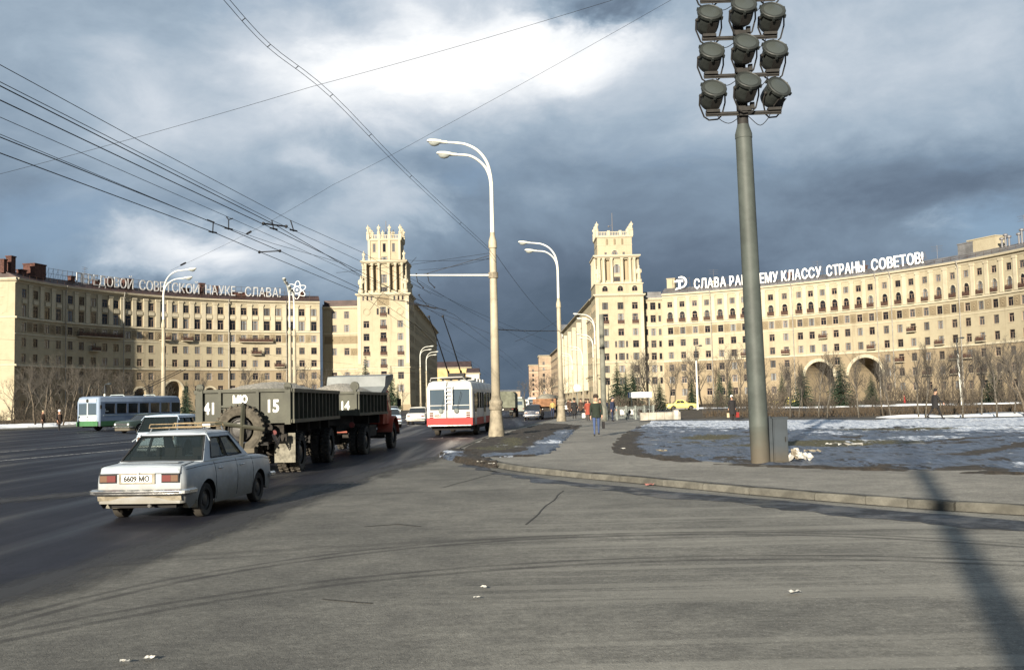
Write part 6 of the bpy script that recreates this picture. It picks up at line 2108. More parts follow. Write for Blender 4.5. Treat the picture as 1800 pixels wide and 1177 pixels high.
for y in (-.46, -.15, .15, .46):
    rod([(-.52, y, .085), (.52, y, .085)], .009, nm='slat')
for z, ins in ((.085, 0), (.165, -.02)):
    a = .53 + ins; b = .52 + ins
    rod([(-a, -b, z), (a, -b, z), (a, b, z), (-a, b, z), (-a, -b, z)], .009, nm='rail')
for x in (-.53, 0, .53):
    for y in (-.52, .52):
        rod([(x, y, .085), (x * .97, y * .97, .165)], .009, nm='strut')
for x in (-.53, .53):
    for y in (-.40, .40):
        rod([(x, y, .085), (x * 1.09, y, -.03)], .013, m_chrome, 'foot')
# driver and passenger silhouettes are built with the other people

# other cars
VOLGA = dict(L=4.74, W=1.80, H=1.49, axles=(-1.40, 1.40), rw=.335, deck=[(-2.37, .84), (-2.3, .90), (-1.7, .94), (-1.2, .945), (0, .95), (.9, .955), (1.9, .93), (2.3, .88), (2.37, .82)],
             cabin=dict(yb0=-1.42, yb1=1.00, yr0=-.98, yr1=.30, wb=.80, wr=.63), ztail=.70, zhead=.68, zbump=.48, glass=m_glassd)
ESTATE = dict(L=4.25, W=1.64, H=1.60, axles=(-1.15, 1.3), rw=.31, deck=[(-2.12, .86), (-2.06, .93), (-1.6, .955), (0, .96), (.85, .955), (1.7, .91), (2.05, .86), (2.12, .80)],
              cabin=dict(yb0=-2.02, yb1=.92, yr0=-1.62, yr1=.32, wb=.745, wr=.615), side=[(.05, .32, .12, .86), (.35, .60, .12, .86), (.63, .90, .12, .86)], ztail=.74, zhead=.66, zbump=.46)
OLD = dict(L=4.35, W=1.66, H=1.47, axles=(-1.28, 1.30), rw=.31, deck=[(-2.17, .80), (-2.1, .87), (-1.6, .92), (-1.0, .94), (.8, .945), (1.7, .90), (2.1, .84), (2.17, .78)],
           cabin=dict(yb0=-1.25, yb1=.85, yr0=-.75, yr1=.22, wb=.745, wr=.59), ztail=.68, zhead=.66, zbump=.45, glass=m_glassd)
m_skyb = paint('pale_blue_paint', (.40, .50, .60), .32)
m_dgrn = paint('dark_green_paint', (.030, .045, .040), .25)
m_whit = paint('ivory_paint', (.60, .58, .52), .35)
m_yel = paint('lemon_paint', (.66, .56, .14), .35)
m_navy = paint('dark_blue_paint', (.022, .030, .050), .25, .1, .35)
m_grey = paint('grey_paint', (.17, .18, .18), .35)
CG = 'cars on the square'
sedan('pale blue estate car half hidden behind the white saloon with the rack', (-12.9, 38.4, 0), R(3), m_skyb, ESTATE)
sedan('dark green saloon with bright grille facing the viewer beside the blue trolleybus', (-29.2, 79.2, 0), R(207), m_dgrn, VOLGA)
volga = sedan('white saloon driving away left of the red and white trolleybus', (-8.35, 88.2, 0), R(2), m_whit, VOLGA)
sedan('pale blue saloon just emerging past the red lorry cab', (-9.6, 77.0, 0), R(-12), m_skyb, OLD)
sedan('dark saloon with bright number plate beyond the tall cream lamp', (1.95, 96.3, 0), R(7), m_navy, OLD)
yel = sedan('lemon yellow saloon seen side-on across the lawn', (24.7, 147.0, 0), R(90), m_yel, OLD)
def carcopy(o, label, x, y, h, cm=None):
    c = copy_tree(o, None, label, (x, y, 0), -h, CG)
    return c
gry = sedan('small grey car waiting near the left tower beyond the pale blue saloon', (-20.2, 168, 0), R(160), m_grey, OLD, detail=0)
carcopy(volga, 'white saloon standing at the right kerb behind the second lamp', 9.3, 163, R(8))
carcopy(yel, 'yellow car mostly hidden behind the floodlight mast', 47.0, 172, R(90))
carcopy(volga, 'white car farther along the avenue, left of the dark saloon', -1.5, 208, R(4))
carcopy(gry, 'grey car in the distance on the left of the avenue', -9.5, 236, R(180))
carcopy(volga, 'pale car far along the avenue near the vanishing point', 5.0, 262, R(3))
carcopy(gry, 'dark car far along the avenue under the lamp row', 8.5, 215, R(3))

# ---------------------------------------------------------------- lorry and trailer
m_olive = mat('olive_paint', (.042, .043, .031), .6, nz=(1.6, .25), grime=(.1, 1.6, (.105, .085, .06)), bump=(7, .25, .01))
m_cabr = mat('lorry_red', (.26, .040, .020), .6, nz=(1.8, .15), grime=(.3, 1.1, (.09, .065, .05)))
m_tarp = mat('galvanised_shield', (.15, .16, .16), .6, nz=(1.2, .2))
m_gravel = mat('gravel_load', (.30, .28, .24), .95, nz=(14, .4), bump=(22, 1.0, .06))
m_sten = mat('stencil_white', (.74, .74, .70), .7, nz=(11, .12))
m_chas = mat('chassis_grime', (.024, .021, .018), .9, nz=(5, .4))
def dump_body(root, y0, y1, z0, z1, hw, name='body', shield=False):
    """open steel box with ribs; returns the body object"""
    g = MB(); th = .06
    g.box2((-hw, y0, z0), (hw, y0 + th, z1)); g.box2((-hw, y1 - th, z0), (hw, y1, z1))
    for s in (-1, 1): g.box2((s * hw, y0 + th + .002, z0), (s * (hw - th), y1 - th - .002, z1))
    g.box2((-hw + th, y0 + th, z0 + .02), (hw - th, y1 - th, z0 + .10))
    b = g.build(name, m_olive, root)
    for s in (-1, 1):
        n = int((y1 - y0) / .52)
        for k in range(n + 1):
            y = y0 + .05 + (y1 - y0 - .1) * k / n
            r = MB(); r.box((s * (hw + .045), y, (z0 + z1) / 2 + .02), (.088, .075, z1 - z0 - .10)); r.build('rib', m_olive, b)
        for z in (z0 + .05, z1 - .05):
            r = MB(); r.box((s * (hw + .055), (y0 + y1) / 2, z), (.112, y1 - y0 + .06, .10)); r.build('rim_rail', m_olive, b)
    for z in (z0 + .05, z1 - .035):
        r = MB(); r.box((0, y0 - .035, z), (2 * hw + .10, .068, .085)); r.build('tail_rail', m_olive, b)
    return b
def gravel(root, y0, y1, z, hw, hgt):
    g = MB(); nx, ny = 16, 24; rr = random.Random(6)
    vs = []
    for j in range(ny + 1):
        for i in range(nx + 1):
            u, v = i / nx * 2 - 1, j / ny * 2 - 1
            k = max(0, 1 - u * u * .9) * max(0, 1 - v * v * .85)
            h = hgt * k ** .8 + .035 * noise.noise(Vector((u * 7, v * 9, y0))) + .02 * noise.noise(Vector((u * 21, v * 25, y0)))
            vs.append((u * hw, y0 + (y1 - y0) * j / ny, z + h))
    g.add(vs, [(j * (nx + 1) + i, j * (nx + 1) + i + 1, (j + 1) * (nx + 1) + i + 1, (j + 1) * (nx + 1) + i) for j in range(ny) for i in range(nx)])
    return g
TH = R(0.6)
TRC = Vector((-7.07, 29.4, 0))
tr = thing('dump_trailer', 'olive green gravel trailer with spare wheel on its tail, marked 41 and 15', 'trailer', TRC, -TH, 'gravel lorry and its trailer')
yT = -3.05
body = dump_body(tr, yT, 3.4, 1.36, 2.27, 1.22)
# tail gate: three panels framed by ribs, stencilled
for x0_, x1_ in ((-1.20, -.70), (-.60, .28), (.36, 1.16)):
    pass
for x in (-1.16, -.64, .36, 1.16):
    g = MB(); g.box((x, yT - .04, 1.80), (.075, .075, .90)); g.build('tail_rib', m_olive, body)
g = MB(); g.box((-.14, yT - .035, 1.83), (.93, .06, .055)); g.box((-.14, yT - .034, 1.76), (.93, .05, .02)); g.build('tail_ledge', m_olive, body)
for s in (-1.16, 1.16):
    g = MB(); g.box((s, yT - .05, 1.82), (.15, .10, .98)); g.lathe([(.10, -.06), (.10, .06)], 10, (s, yT - .04, 2.33), 'Y'); g.build('corner_post', m_olive, body)
for txt, x, z, sz in (('41', -.92, 1.64, .42), ('МЮ', -.12, 1.92, .26), ('15', .74, 1.66, .46)):
    text_obj('stencil', txt, sz, m_sten, body, (x, yT - .004, z), extrude=.003, bold=.012, sx=.80)
# chassis
g = MB()
for s in (-.42, .42): g.box2((s - .06, -2.9, .86), (s + .06, 3.3, 1.10))
for y in (-2.85, -1.4, 0.2, 1.8, 3.2): g.box2((-1.0, y - .06, 1.08), (1.0, y + .06, 1.34))
for y in (-1.75, 2.45): g.tube([(-1.0, y, .54), (1.0, y, .54)], .09, 8); g.box((-.8, y, .82), (.10, 1.1, .10)); g.box((.8, y, .82), (.10, 1.1, .10)); g.box((0, y, .55), (.42, .42, .36))
g.box((0, -2.95, .98), (2.2, .10, .18))
g.build('chassis', m_chas, tr)
for y in (-1.75, 2.45):
    for s in (-1, 1):
        for dx in (0, .32):
            wheel(tr, s * (1.10 - dx), y, .54, .27, side=s, rim=.52, tread=True)
# spare wheel in its carrier on the tail
sp = wheel(tr, -.10, yT - .32, .56, .30, 'spare_wheel', rim=.50, tread=True)
sp.location = (-.02, yT - .30, 1.22); sp.scale = (1.05, 1.12, 1.12)
for _m in (m_tyred,):
    _d = sp.data.copy(); _d.materials.clear(); _d.materials.append(_m); sp.data = _d
sp.rotation_euler = (0, 0, 0); sp.rotation_euler = (0, 0, -pi / 2)
for nm, a, b, r in (('carrier_bar', (.04, yT - .50, .72), (.10, yT - .48, 1.86), .055), ('carrier_cross', (-.62, yT - .49, 1.42), (.66, yT - .50, 1.22), .05), ('carrier_arm', (-.05, yT, 1.9), (.08, yT - .5, 1.86), .04)):
    g = MB(); g.tube([a, b], r, 4); g.build(nm, m_olive, tr)
g = MB(); g.box((-.20, yT - .30, .68), (1.15, .34, .12)); g.box((-.55, yT - .1, .9), (.07, .07, .5)); g.box((.30, yT - .1, .9), (.07, .07, .5)); g.build('carrier_tray', m_olive, tr)
g = MB(); g.box((-.98, yT - .09, 1.34), (.20, .05, .10)); g.build('lamp', m_lensw, tr)
for s in (-.98, .82):
    g = MB(); g.lathe([(.065, -.03), (.065, .03), (.04, .05)], 12, (s, yT - .12, 1.12), 'Y'); g.build('tail_light', m_red, tr)
g = MB(); g.lathe([(.13, -.05), (.13, .04), (.09, .06), (.09, -.02)], 12, (.66, yT - .14, 1.24), 'Y'); g.build('tow_ring', m_chas, tr)
g = MB()
for k in range(3): g.tube(spline3([(.72 + .05 * k, yT - .12, 1.2), (.86 + .03 * k, yT - .2, .9 - .06 * k), (.98, yT - .16, 1.05)], 4), .014, 4)
g.build('air_hose', m_wire, tr)
for s in (-.98, .98):
    g = MB(); g.box((s, yT + .35, .70), (.56, .03, .78)); g.build('mud_flap', m_flap if s > 0 else m_chas, tr)
gravel(tr, yT + .08, 3.3, 2.10, 1.14, .42).build('gravel', m_gravel, tr, smooth=60)
# drawbar
g = MB(); g.tube([(-.4, 3.3, .9), (0, 5.0, .86)], .06, 6); g.tube([(.4, 3.3, .9), (0, 5.0, .86)], .06, 6); g.build('drawbar', m_chas, tr)

LRC = Vector((-6.36, 38.2, 0))
lo = thing('gravel_lorry', 'red cabbed gravel lorry with olive dump body marked 14, pulling the trailer', 'lorry', LRC, -R(5.4), 'gravel lorry and its trailer')
yT = -3.1
lb = dump_body(lo, yT, 1.35, 1.42, 2.26, 1.16)
for x in (-1.14, -.42, .35, 1.14):
    g = MB(); g.box((x, yT - .04, 1.84), (.08, .075, .84)); g.build('tail_rib', m_olive, lb)
for s in (-1.12, 1.12):
    g = MB(); g.box((s * .98, yT - .02, 2.36), (.12, .14, .22)); g.lathe([(.16, -.05), (.16, .05)], 10, (s * .98, yT - .02, 2.46), 'Y'); g.build('hinge', m_olive, lb)
text_obj('stencil', '14', .44, m_sten, lb, (.73, yT - .004, 1.62), extrude=.003, bold=.012, sx=.80)
# cab shield, a sloping steel canopy
g = MB()
for (xa, xb) in ((-1.18, 1.18),):
    q = [[(xa, .55, 2.24), (xb, .55, 2.24)], [(xa, 1.30, 2.52), (xb, 1.30, 2.52)], [(xa, 1.45, 2.92), (xb, 1.45, 2.92)], [(xa, 2.85, 3.02), (xb, 2.85, 3.02)]]
    lo_ = []
    for a, b in q: lo_.append([Vector(a), Vector(b), Vector(b) - Vector((0, .05, .07)), Vector(a) - Vector((0, .05, .07))])
    g.rings(lo_, 0)
for s in (-1.18, 1.18):
    g.add([(s, .55, 2.24), (s, 1.35, 2.24), (s, 2.80, 2.86), (s, 2.85, 2.98), (s, 1.45, 2.90), (s, 1.28, 2.50), (s - .03 * (1 if s > 0 else -1), .55, 2.24), (s - .03 * (1 if s > 0 else -1), 1.35, 2.24), (s - .03 * (1 if s > 0 else -1), 2.80, 2.86), (s - .03 * (1 if s > 0 else -1), 2.85, 2.98), (s - .03 * (1 if s > 0 else -1), 1.45, 2.9), (s - .03 * (1 if s > 0 else -1), 1.28, 2.5)], [(0, 1, 2, 3, 4, 5), (11, 10, 9, 8, 7, 6)])
g.build('cab_shield', m_tarp, lo)
gravel(lo, yT + .08, 1.3, 2.08, 1.08, .52).build('gravel', m_gravel, lo, smooth=60)
g = MB()
for s in (-.42, .42): g.box2((s - .06, -2.9, .86), (s + .06, 4.6, 1.10))
for y in (-2.85, -.5, 1.2): g.box2((-.95, y - .06, 1.08), (.95, y + .06, 1.40))
for y in (-1.75, 2.35): g.tube([(-.9, y, .52), (.9, y, .52)], .09, 8); g.box((0, y, .55), (.42, .42, .36))
g.box2((.55, -.6, .62), (1.0, .5, 1.02)); g.box2((-1.0, -.6, .62), (-.55, .5, 1.02))
g.build('chassis', m_chas, lo)
for s in (-1, 1):
    for dx in (0, .32): wheel(lo, s * (1.06 - dx), -1.75, .52, .26, side=s, rim=.52, tread=True)
    wheel(lo, s * 1.02, 3.0, .52, .26, side=s, rim=.52, tread=True)
# cab: a rounded box with door, windows, wings
cb_ = MB()
sec = [(1.55, 1.02, 1.02, 2.40, 2.46), (1.75, 1.05, 1.02, 2.46, 2.54), (2.3, 1.06, 1.02, 2.50, 2.58), (2.85, 1.04, 1.02, 2.44, 2.52), (3.05, 1.02, 1.02, 2.30, 2.36)]
rings = []
for y, w_, zl_, zs_, zt_ in sec:
    rings.append([(w_, y, zl_), (w_ + .02, y, 1.5), (w_ - .06, y, zs_ - .12), (w_ - .18, y, zs_ + .02), (w_ * .4, y, zt_), (-w_ * .4, y, zt_), (-w_ + .18, y, zs_ + .02), (-w_ + .06, y, zs_ - .12), (-w_ - .02, y, 1.5), (-w_, y, zl_)])
cb_.rings(rings, 0)
cab = cb_.build('cab', m_cabr, lo, smooth=35)
for s in (-1, 1):
    g = MB(); g.add([(s * 1.062, 1.95, 1.55), (s * 1.062, 2.82, 1.55), (s * 1.010, 2.66, 2.28), (s * 1.010, 1.95, 2.28)], [(0, 1, 2, 3)]); g.build('side_window', m_glassd, cab)
    g = MB(); g.box((s * 1.075, 2.38, 1.28), (.02, .95, .5)); d = g.build('door', m_cabr, cab)
    h = MB(); h.box((s * 1.095, 2.02, 1.42), (.03, .16, .03)); h.build('handle', m_chrome, d)
    g = MB(); pts = []
    rings = []
    for k in range(9):
        a = pi * (k / 8) * .95 + .05
        c, r_ = (3.0, .52), .66
        rings.append([(s * 1.22, c[0] + r_ * cos(a), c[1] + .08 + r_ * sin(a)), (s * 1.22, c[0] + (r_ + .06) * cos(a), c[1] + .08 + (r_ + .06) * sin(a)), (s * .62, c[0] + (r_ + .10) * cos(a), c[1] + .08 + (r_ + .10) * sin(a)), (s * .62, c[0] + r_ * cos(a), c[1] + .08 + r_ * sin(a))])
    g.rings(rings, 0); g.build('wing', m_cabr, lo, smooth=40)
    g = MB(); g.tube([(s * 1.05, 2.9, 1.9), (s * 1.35, 3.1, 2.0), (s * 1.35, 3.1, 1.7)], .015, 5); g.box((s * 1.36, 3.1, 1.86), (.16, .03, .30)); g.build('mirror', m_mastd, lo)
g = MB(); g.add([(-.8, 1.535, 1.75), (.8, 1.535, 1.75), (.74, 1.535, 2.25), (-.74, 1.535, 2.25)], [(0, 1, 2, 3)]); g.build('rear_window', m_glassd, cab)
g = MB(); g.rings([[(x * k, y, z) for x, z in ((-.62, .85), (-.62, 1.35), (-.45, 1.55), (.45, 1.55), (.62, 1.35), (.62, .85))] for y, k in ((3.0, 1.05), (3.9, .98), (4.35, .90))], 0)
g.build('bonnet', m_cabr, lo, smooth=35)
g = MB(); g.box((0, 4.55, .62), (2.1, .12, .20)); g.build('bumper', m_mastd, lo)
for s in (-1, 1):
    g = MB(); g.lathe([(.10, -.03), (.10, .03)], 10, (s * .98, yT - .02, 1.1), 'Y'); g.build('tail_light', m_red, lo)

# ---------------------------------------------------------------- trolleybuses
m_busw = mat('bus_white', (.38, .37, .35), .5, nz=(1.2, .10), grime=(.3, 1.15, (.17, .15, .12)))
m_busr = mat('bus_red', (.30, .022, .020), .62, nz=(1.6, .15), grime=(.15, .62, MUD))
m_roofb = mat('bus_roof', (.40, .40, .38), .6, nz=(1, .2))
def bus_shell(root, L, W_, z0, zbelt, ztop, zroof, low, high, roofm, wins_side, wins_back, wins_front, round_=.12, bandz=None):
    """walls with real window openings; returns nothing; windows become parts"""
    hw = W_ / 2
    sides = {'right': Line((hw, -L / 2 + round_), (hw, L / 2 - round_)), 'left': Line((-hw, L / 2 - round_), (-hw, -L / 2 + round_)), 'back': Line((-hw + round_, -L / 2), (hw - round_, -L / 2)), 'front': Line((hw - round_, L / 2), (-hw + round_, L / 2))}
    g = MB()
    for k, cv in sides.items():
        ws = {'right': wins_side, 'left': wins_side, 'back': wins_back, 'front': wins_front}[k]
        facade(g, cv, [0, cv.L], [z0, bandz or z0, ztop], [(a, b, c, d, .05) for a, b, c, d in ws], .05, 0, 1, back=False)
        for a, b, c, d in ws:
            p = MB(); p.quad(cv.P(a, .04, c), cv.P(b, .04, c), cv.P(b, .04, d), cv.P(a, .04, d)); w_ = p.build('window', m_glassd if k in ('left', 'right') else m_glassb, root)
            f = MB(); sweep(f, cv, [a, b], [(-.012, c), (-.012, c + .035), (.03, c + .035), (.03, c)]); f.build('sill_bar', m_seam, w_)
    # rounded corners
    for sx in (-1, 1):
        for sy in (-1, 1):
            rings = []
            for k in range(5):
                a = pi / 2 * k / 4
                x = sx * (hw - round_ + round_ * cos(a)); y = sy * (L / 2 - round_ + round_ * sin(a))
                rings.append([(x, y, z0), (x, y, ztop)])
            g.rings(rings, 0, False, False)
    # fix material of the lower band by height after building
    b = g.build('body', [high, m_seam, low], root, smooth=40)
    if bandz:
        for p in b.data.polygons:
            if p.material_index == 0 and p.center.z < bandz - .01:
                p.material_index = 2
    r = MB(); rings = []
    for k, (ins, z) in enumerate(((0.0, ztop), (.02, ztop + .08), (.10, zroof - .12), (.28, zroof - .02), (.6, zroof))):
        x, y = hw - ins, L / 2 - ins
        rd = max(.04, round_)
        ring = []
        for sx, sy, a0 in ((1, 1, 0), (-1, 1, 90), (-1, -1, 180), (1, -1, 270)):
            for q in range(4):
                a = R(a0 + 30 * q)
                ring.append((sx * (x - rd) + rd * cos(a), sy * (y - rd) + rd * sin(a), z))
        rings.append(ring)
    r.rings(rings, 0, True, True); r.build('roof', roofm, root, smooth=45)
    return sides
m_glassb = glass_mat('bus_glass', (.05, .07, .09), rough=.05, spec=.8)
# red and white trolleybus, seen from behind
TB = thing('trolleybus', 'red and white trolleybus with raised poles and rear ladder, seen from behind', 'trolleybus', (-3.43 + .5, 52.9 + 5.75, 0), -R(4.6), 'trolleybuses')
L, W_ = 11.5, 2.48
sw = [(.35 + i * 1.33, .35 + i * 1.33 + 1.05, 1.48, 2.36) for i in range(8)]
bus_shell(TB, L, W_, .58, 1.35, 2.52, 2.98, m_busr, m_busw, m_roofb, sw, [(.06, 1.0, 1.42, 2.50), (1.24, 2.18, 1.42, 2.50)], [(.1, 1.05, 1.3, 2.4), (1.15, 2.1, 1.3, 2.4)], .13, .98)
yB = -L / 2
for x0_, x1_ in ((-1.05, -.12), (.12, 1.05)):
    g = MB(); g.box(((x0_ + x1_) / 2, yB + .015, 1.66), (x1_ - x0_, .03, .035)); g.build('window_bar', m_busw, TB)
g = MB(); g.box((0, yB - .02, .80), (2.44, .07, .40)); g.build('bumper', m_busr, TB)
g = MB(); g.box((0, yB - .06, .60), (2.3, .06, .05)); g.build('bumper_strip', m_chrome, TB)
for s in (-1, 1):
    for k, (z, m) in enumerate(((1.26, m_amber), (1.14, m_red), (1.02, m_red))):
        g = MB(); g.box((s * .98, yB - .025, z), (.19, .05, .075)); o = g.build('tail_light', m, TB)
    g = MB(); g.lathe([(.02, .0), (.13, .0), (.13, -.07), (.09, -.11), (.01, -.12)], 14, (s * .42 - .05, yB - .0, 1.36), 'Y'); g.build('rope_catcher', m_rail, TB, smooth=40)
# "6051" fleet number
text_obj('fleet_number', '6051', .21, m_busr, TB, (-.63, yB - .004, 1.05), extrude=.003, bold=.006, sx=.92)
# ladder
lad = MB(); lad.box((-.20, yB - .16, 2.0), (.04, .04, 1.95)); lad.build('ladder_rail', m_chrome, TB)
lad = MB(); lad.box((.16, yB - .16, 2.2), (.035, .035, 1.0)); lad.build('ladder_rail', m_chrome, TB)
for k in range(5):
    lad = MB(); lad.box((-.02, yB - .16, 1.78 + .21 * k), (.36, .03, .03)); lad.build('ladder_rung', m_chrome, TB)
for x, y_, z in ((-.42 - .05, yB - .08, 1.36), (.42 - .05, yB - .08, 1.36)):
    g = MB(); g.tube([(x, y_, z), (x + .25, yB - .14, 2.3), (x * .5, yB + 2.2, 3.35)], .010, 4); g.build('pole_rope', m_wire, TB)
# roof gear
g = MB()
g.tube([(-1.05, yB + .15, 2.95), (-1.0, yB + .12, 3.12), (.7, yB + .12, 3.16), (.8, yB + .3, 3.0)], .025, 5); g.build('roof_rail', m_busw, TB)
g = MB(); g.box((0, yB + 2.6, 3.14), (1.5, 2.2, .10)); g.box((.1, yB + 2.3, 3.3), (.9, .6, .24)); g.build('pole_base', m_mastd, TB)
for x in (-.35, .35):
    g = MB(); g.tube([(x, yB + 2.3, 3.2), (x, yB + 2.15, 3.55)], .06, 6); g.build('pole_spring', m_mastd, TB)
    g = MB(); q0 = Vector((x, yB + 2.1, 3.45)); q1 = Vector((x - .12, yB - 3.4, 6.10)); g.tube([q0, q0.lerp(q1, .5) + Vector((0, 0, .10)), q1], [.04, .032, .024], 6); g.ball(tuple(q1), .07, 6, 4); g.build('trolley_pole', m_wire, TB)
for k in range(4):
    g = MB(); g.box((.45, yB + 4.6 + k * 1.5, 3.05), (.8, .9, .24)); g.build('roof_box', m_roofb, TB)
for s in (-1, 1):
    for y in (yB + 2.75, yB + 8.75):
        wheel(TB, s * 1.08, y, .49, .28, side=s, rim=.52)
g = MB(); g.box((0, 0, .55), (2.1, L - .9, .40)); g.build('underbody', m_under, TB)
# doors on the kerb side
for y in (yB + 1.1, yB + 5.6, yB + 10.4):
    g = MB(); g.box((W_ / 2 + .008, y, 1.50), (.02, 1.0, 1.78)); d = g.build('door', m_busw, TB)
    for k in (-1, 1):
        h = MB(); h.box((W_ / 2 + .022, y + k * .25, 1.62), (.012, .38, 1.30)); h.build('door_pane', m_glassd, d)
g = MB(); g.box((.12, yB - .03, 1.02), (.16, .012, .20)); g.build('badge', m_paper, TB)

# pale blue and green trolleybus with rounded front, facing the viewer
m_busb = mat('bus_blue', (.155, .20, .275), .5, nz=(1.2, .10), grime=(.2, .9, (.10, .098, .095)))
m_busg = mat('bus_green', (.045, .13, .055), .45, nz=(1.6, .15), grime=(.15, .55, MUD))
m_busp = mat('bus_pale', (.31, .36, .37), .5, nz=(1.2, .10))
d_ = Vector((.368, .93, 0)); fc = Vector((-37.4, 87.6, 0))
hd = atan2(-d_.x, -d_.y)
BB = thing('trolleybus', 'pale blue and green trolleybus with rounded front, coming across the square', 'trolleybus', fc + d_ * 5.3, -hd, 'trolleybuses')
L, W_ = 10.6, 2.56
sw = [(.5 + i * 1.42, .5 + i * 1.42 + 1.18, 1.50, 2.40) for i in range(7)]
bus_shell(BB, L, W_, .42, 1.35, 2.55, 3.05, m_busg, m_busb, m_busb, sw, [(.35, 1.9, 1.5, 2.4)], [(.08, .98, 1.42, 2.42), (1.14, 2.04, 1.42, 2.42)], .22, .86)
yF = L / 2
g = MB(); g.box((0, yF + .010, 1.12), (2.10, .02, .50)); g.box((0, yF + .010, 2.66), (2.0, .03, .25)); g.build('front_panel', m_busp, BB)
g = MB(); g.box((0, yF + .03, .64), (2.40, .10, .40)); g.build('bumper', m_busg, BB)
g = MB(); g.box((-.0, yF + .012, 1.92), (.14, .03, 1.10)); g.box((0, yF + .012, 1.385), (2.10, .03, .05)); g.build('front_pillar', m_busp, BB)
for s in (-1, 1):
    g = MB(); g.lathe([(.15, -.02), (.15, .04), (.10, .07), (.005, .08)], 14, (s * .85, yF + .01, 1.02), 'Y'); g.build('headlight', m_lensw, BB, smooth=50)
    g = MB(); g.box((s * .62, yF + .028, 2.66), (.62, .012, .17)); g.build('route_board', m_paper, BB)
    g = MB(); g.box((s * (W_ / 2 + .12), yF - .1, 2.1), (.10, .14, .34)); g.build('mirror', m_mastd, BB)
g = MB(); g.lathe([(.15, .0), (.15, .03)], 14, (0, yF + .012, 2.66), 'Y'); g.build('route_disc', m_mastd, BB)
g = MB(); g.add([(-.11, yF + .03, 1.27), (.11, yF + .03, 1.27), (0, yF + .03, 1.17)], [(0, 1, 2)]); g.build('emblem', m_mastd, BB)
o = text_obj('fleet_number', '2151', .16, m_mastd, BB, (-.05, yF + .022, .93), (0, 0, pi), extrude=.002)
for s in (-1, 1):
    for y in (yF - 2.4, yF - 8.2): wheel(BB, s * 1.12, y, .50, .28, side=s, rim=.55)
g = MB(); g.box((0, 0, .52), (2.1, L - .9, .40)); g.build('underbody', m_under, BB)
g = MB(); g.box((0, yF - 5.6, 3.12), (1.2, 1.2, .14)); g.build('pole_base', m_mastd, BB)
for x in (-.3, .3):
    g = MB(); g.tube([(x, yF - 5.4, 3.2), (x + .1, yF - 12.6, 5.7)], .035, 5); g.build('trolley_pole', m_wire, BB)
for y in (yF - 3.5, yF - 7.5):
    g = MB(); g.tube([(-.9, y, 3.0), (-.7, y, 3.16), (.7, y, 3.16), (.9, y, 3.0)], .04, 5); g.build('roof_rib', m_busp, BB)
for i, y in enumerate((yF - .9, yF - 2.3)):
    pass
# white band under the side windows
for s in (-1, 1):
    g = MB(); g.box((s * (W_ / 2 + .006), -.1, 1.36), (.02, L - .8, .06)); g.build('waist_strip', m_busp, BB)
# destination sticker in the first side window
g = MB(); g.box((-(W_ / 2 - .03), yF - .95, 1.72), (.01, .40, .10)); g.box((-(W_ / 2 - .03), yF - .75, 1.86), (.01, .14, .16)); g.build('window_sticker', m_paper, BB)

# ---------------------------------------------------------------- lorries, van and buses farther up the avenue
def box_lorry(label, loc, heading, bodym, cabm, L=6.2, W_=2.35, ztop=2.9, kind='tilt', cat='lorry', name='lorry'):
    t = thing(name, label, cat, loc, -heading, 'traffic along the avenue')
    hw = W_ / 2; y0 = -L / 2
    if kind == 'tilt':
        g = MB(); rings = []
        for y in (y0, y0 + .05, L * .22):
            rings.append([(-hw, y, 1.1), (-hw, y, ztop - .35), (-hw * .8, y, ztop - .08), (0, y, ztop), (hw * .8, y, ztop - .08), (hw, y, ztop - .35), (hw, y, 1.1)])
        g.rings(rings); g.build('tilt', bodym, t, smooth=30)
    else:
        for s in (-1, 1):
            for k in range(4):
                g = MB(); g.box((s * hw, y0 + L * .36, 1.30 + k * .20), (.05, L * .72, .18)); g.build('plank', bodym, t)
        for k in range(4):
            g = MB(); g.box((0, y0, 1.30 + k * .20), (W_, .05, .18)); g.build('plank', bodym, t)
        g = MB(); g.ball((0, y0 + L * .36, 1.95), 1.0, 10, 6, 0, (1.05, 2.1, .55)); g.build('covered_load', m_tarp2, t, smooth=60)
    g = MB(); g.box2((-.9, y0 + .1, .75), (.9, L / 2 - .3, 1.06)); g.build('chassis', m_chas, t)
    g = MB(); rings = []
    for y, zt_ in ((L * .25, 2.25), (L * .30, 2.35), (L * .43, 2.3), (L * .46, 1.5), (L * .5, 1.3)):
        rings.append([(-1.0, y, .7), (-1.02, y, 1.3), (-.9, y, zt_ - .1), (-.6, y, zt_), (.6, y, zt_), (.9, y, zt_ - .1), (1.02, y, 1.3), (1.0, y, .7)])
    g.rings(rings); c = g.build('cab', cabm, t, smooth=35)
    g = MB(); g.quad((-.8, L * .25 - .01, 1.6), (.8, L * .25 - .01, 1.6), (.8, L * .25 - .01, 2.1), (-.8, L * .25 - .01, 2.1)); g.build('rear_window', m_glassd, c)
    for s in (-1, 1):
        for y in (y0 + 1.3, L * .36): wheel(t, s * .98, y, .48, .28, side=s, rim=.52)
        g = MB(); g.box((s * .85, y0 - .03, .95), (.22, .04, .12)); g.build('tail_light', m_red, t)
    g = MB(); g.box((-.4, y0 - .035, .92), (.5, .02, .13)); g.build('number_plate', m_plate, t)
    return t
m_tarp2 = mat('canvas_khaki', (.19, .175, .14), .9, nz=(3, .25))
m_wood = mat('orange_planks', (.17, .085, .042), .8, nz=(3, .3))
m_canvas = mat('canvas_green', (.105, .11, .082), .9, nz=(2, .25))
box_lorry('canvas covered lorry partly hidden behind the tall cream lamp post', (-.75, 114.5, 0), R(4), m_canvas, m_cabr, 6.4, 2.3, 2.95)
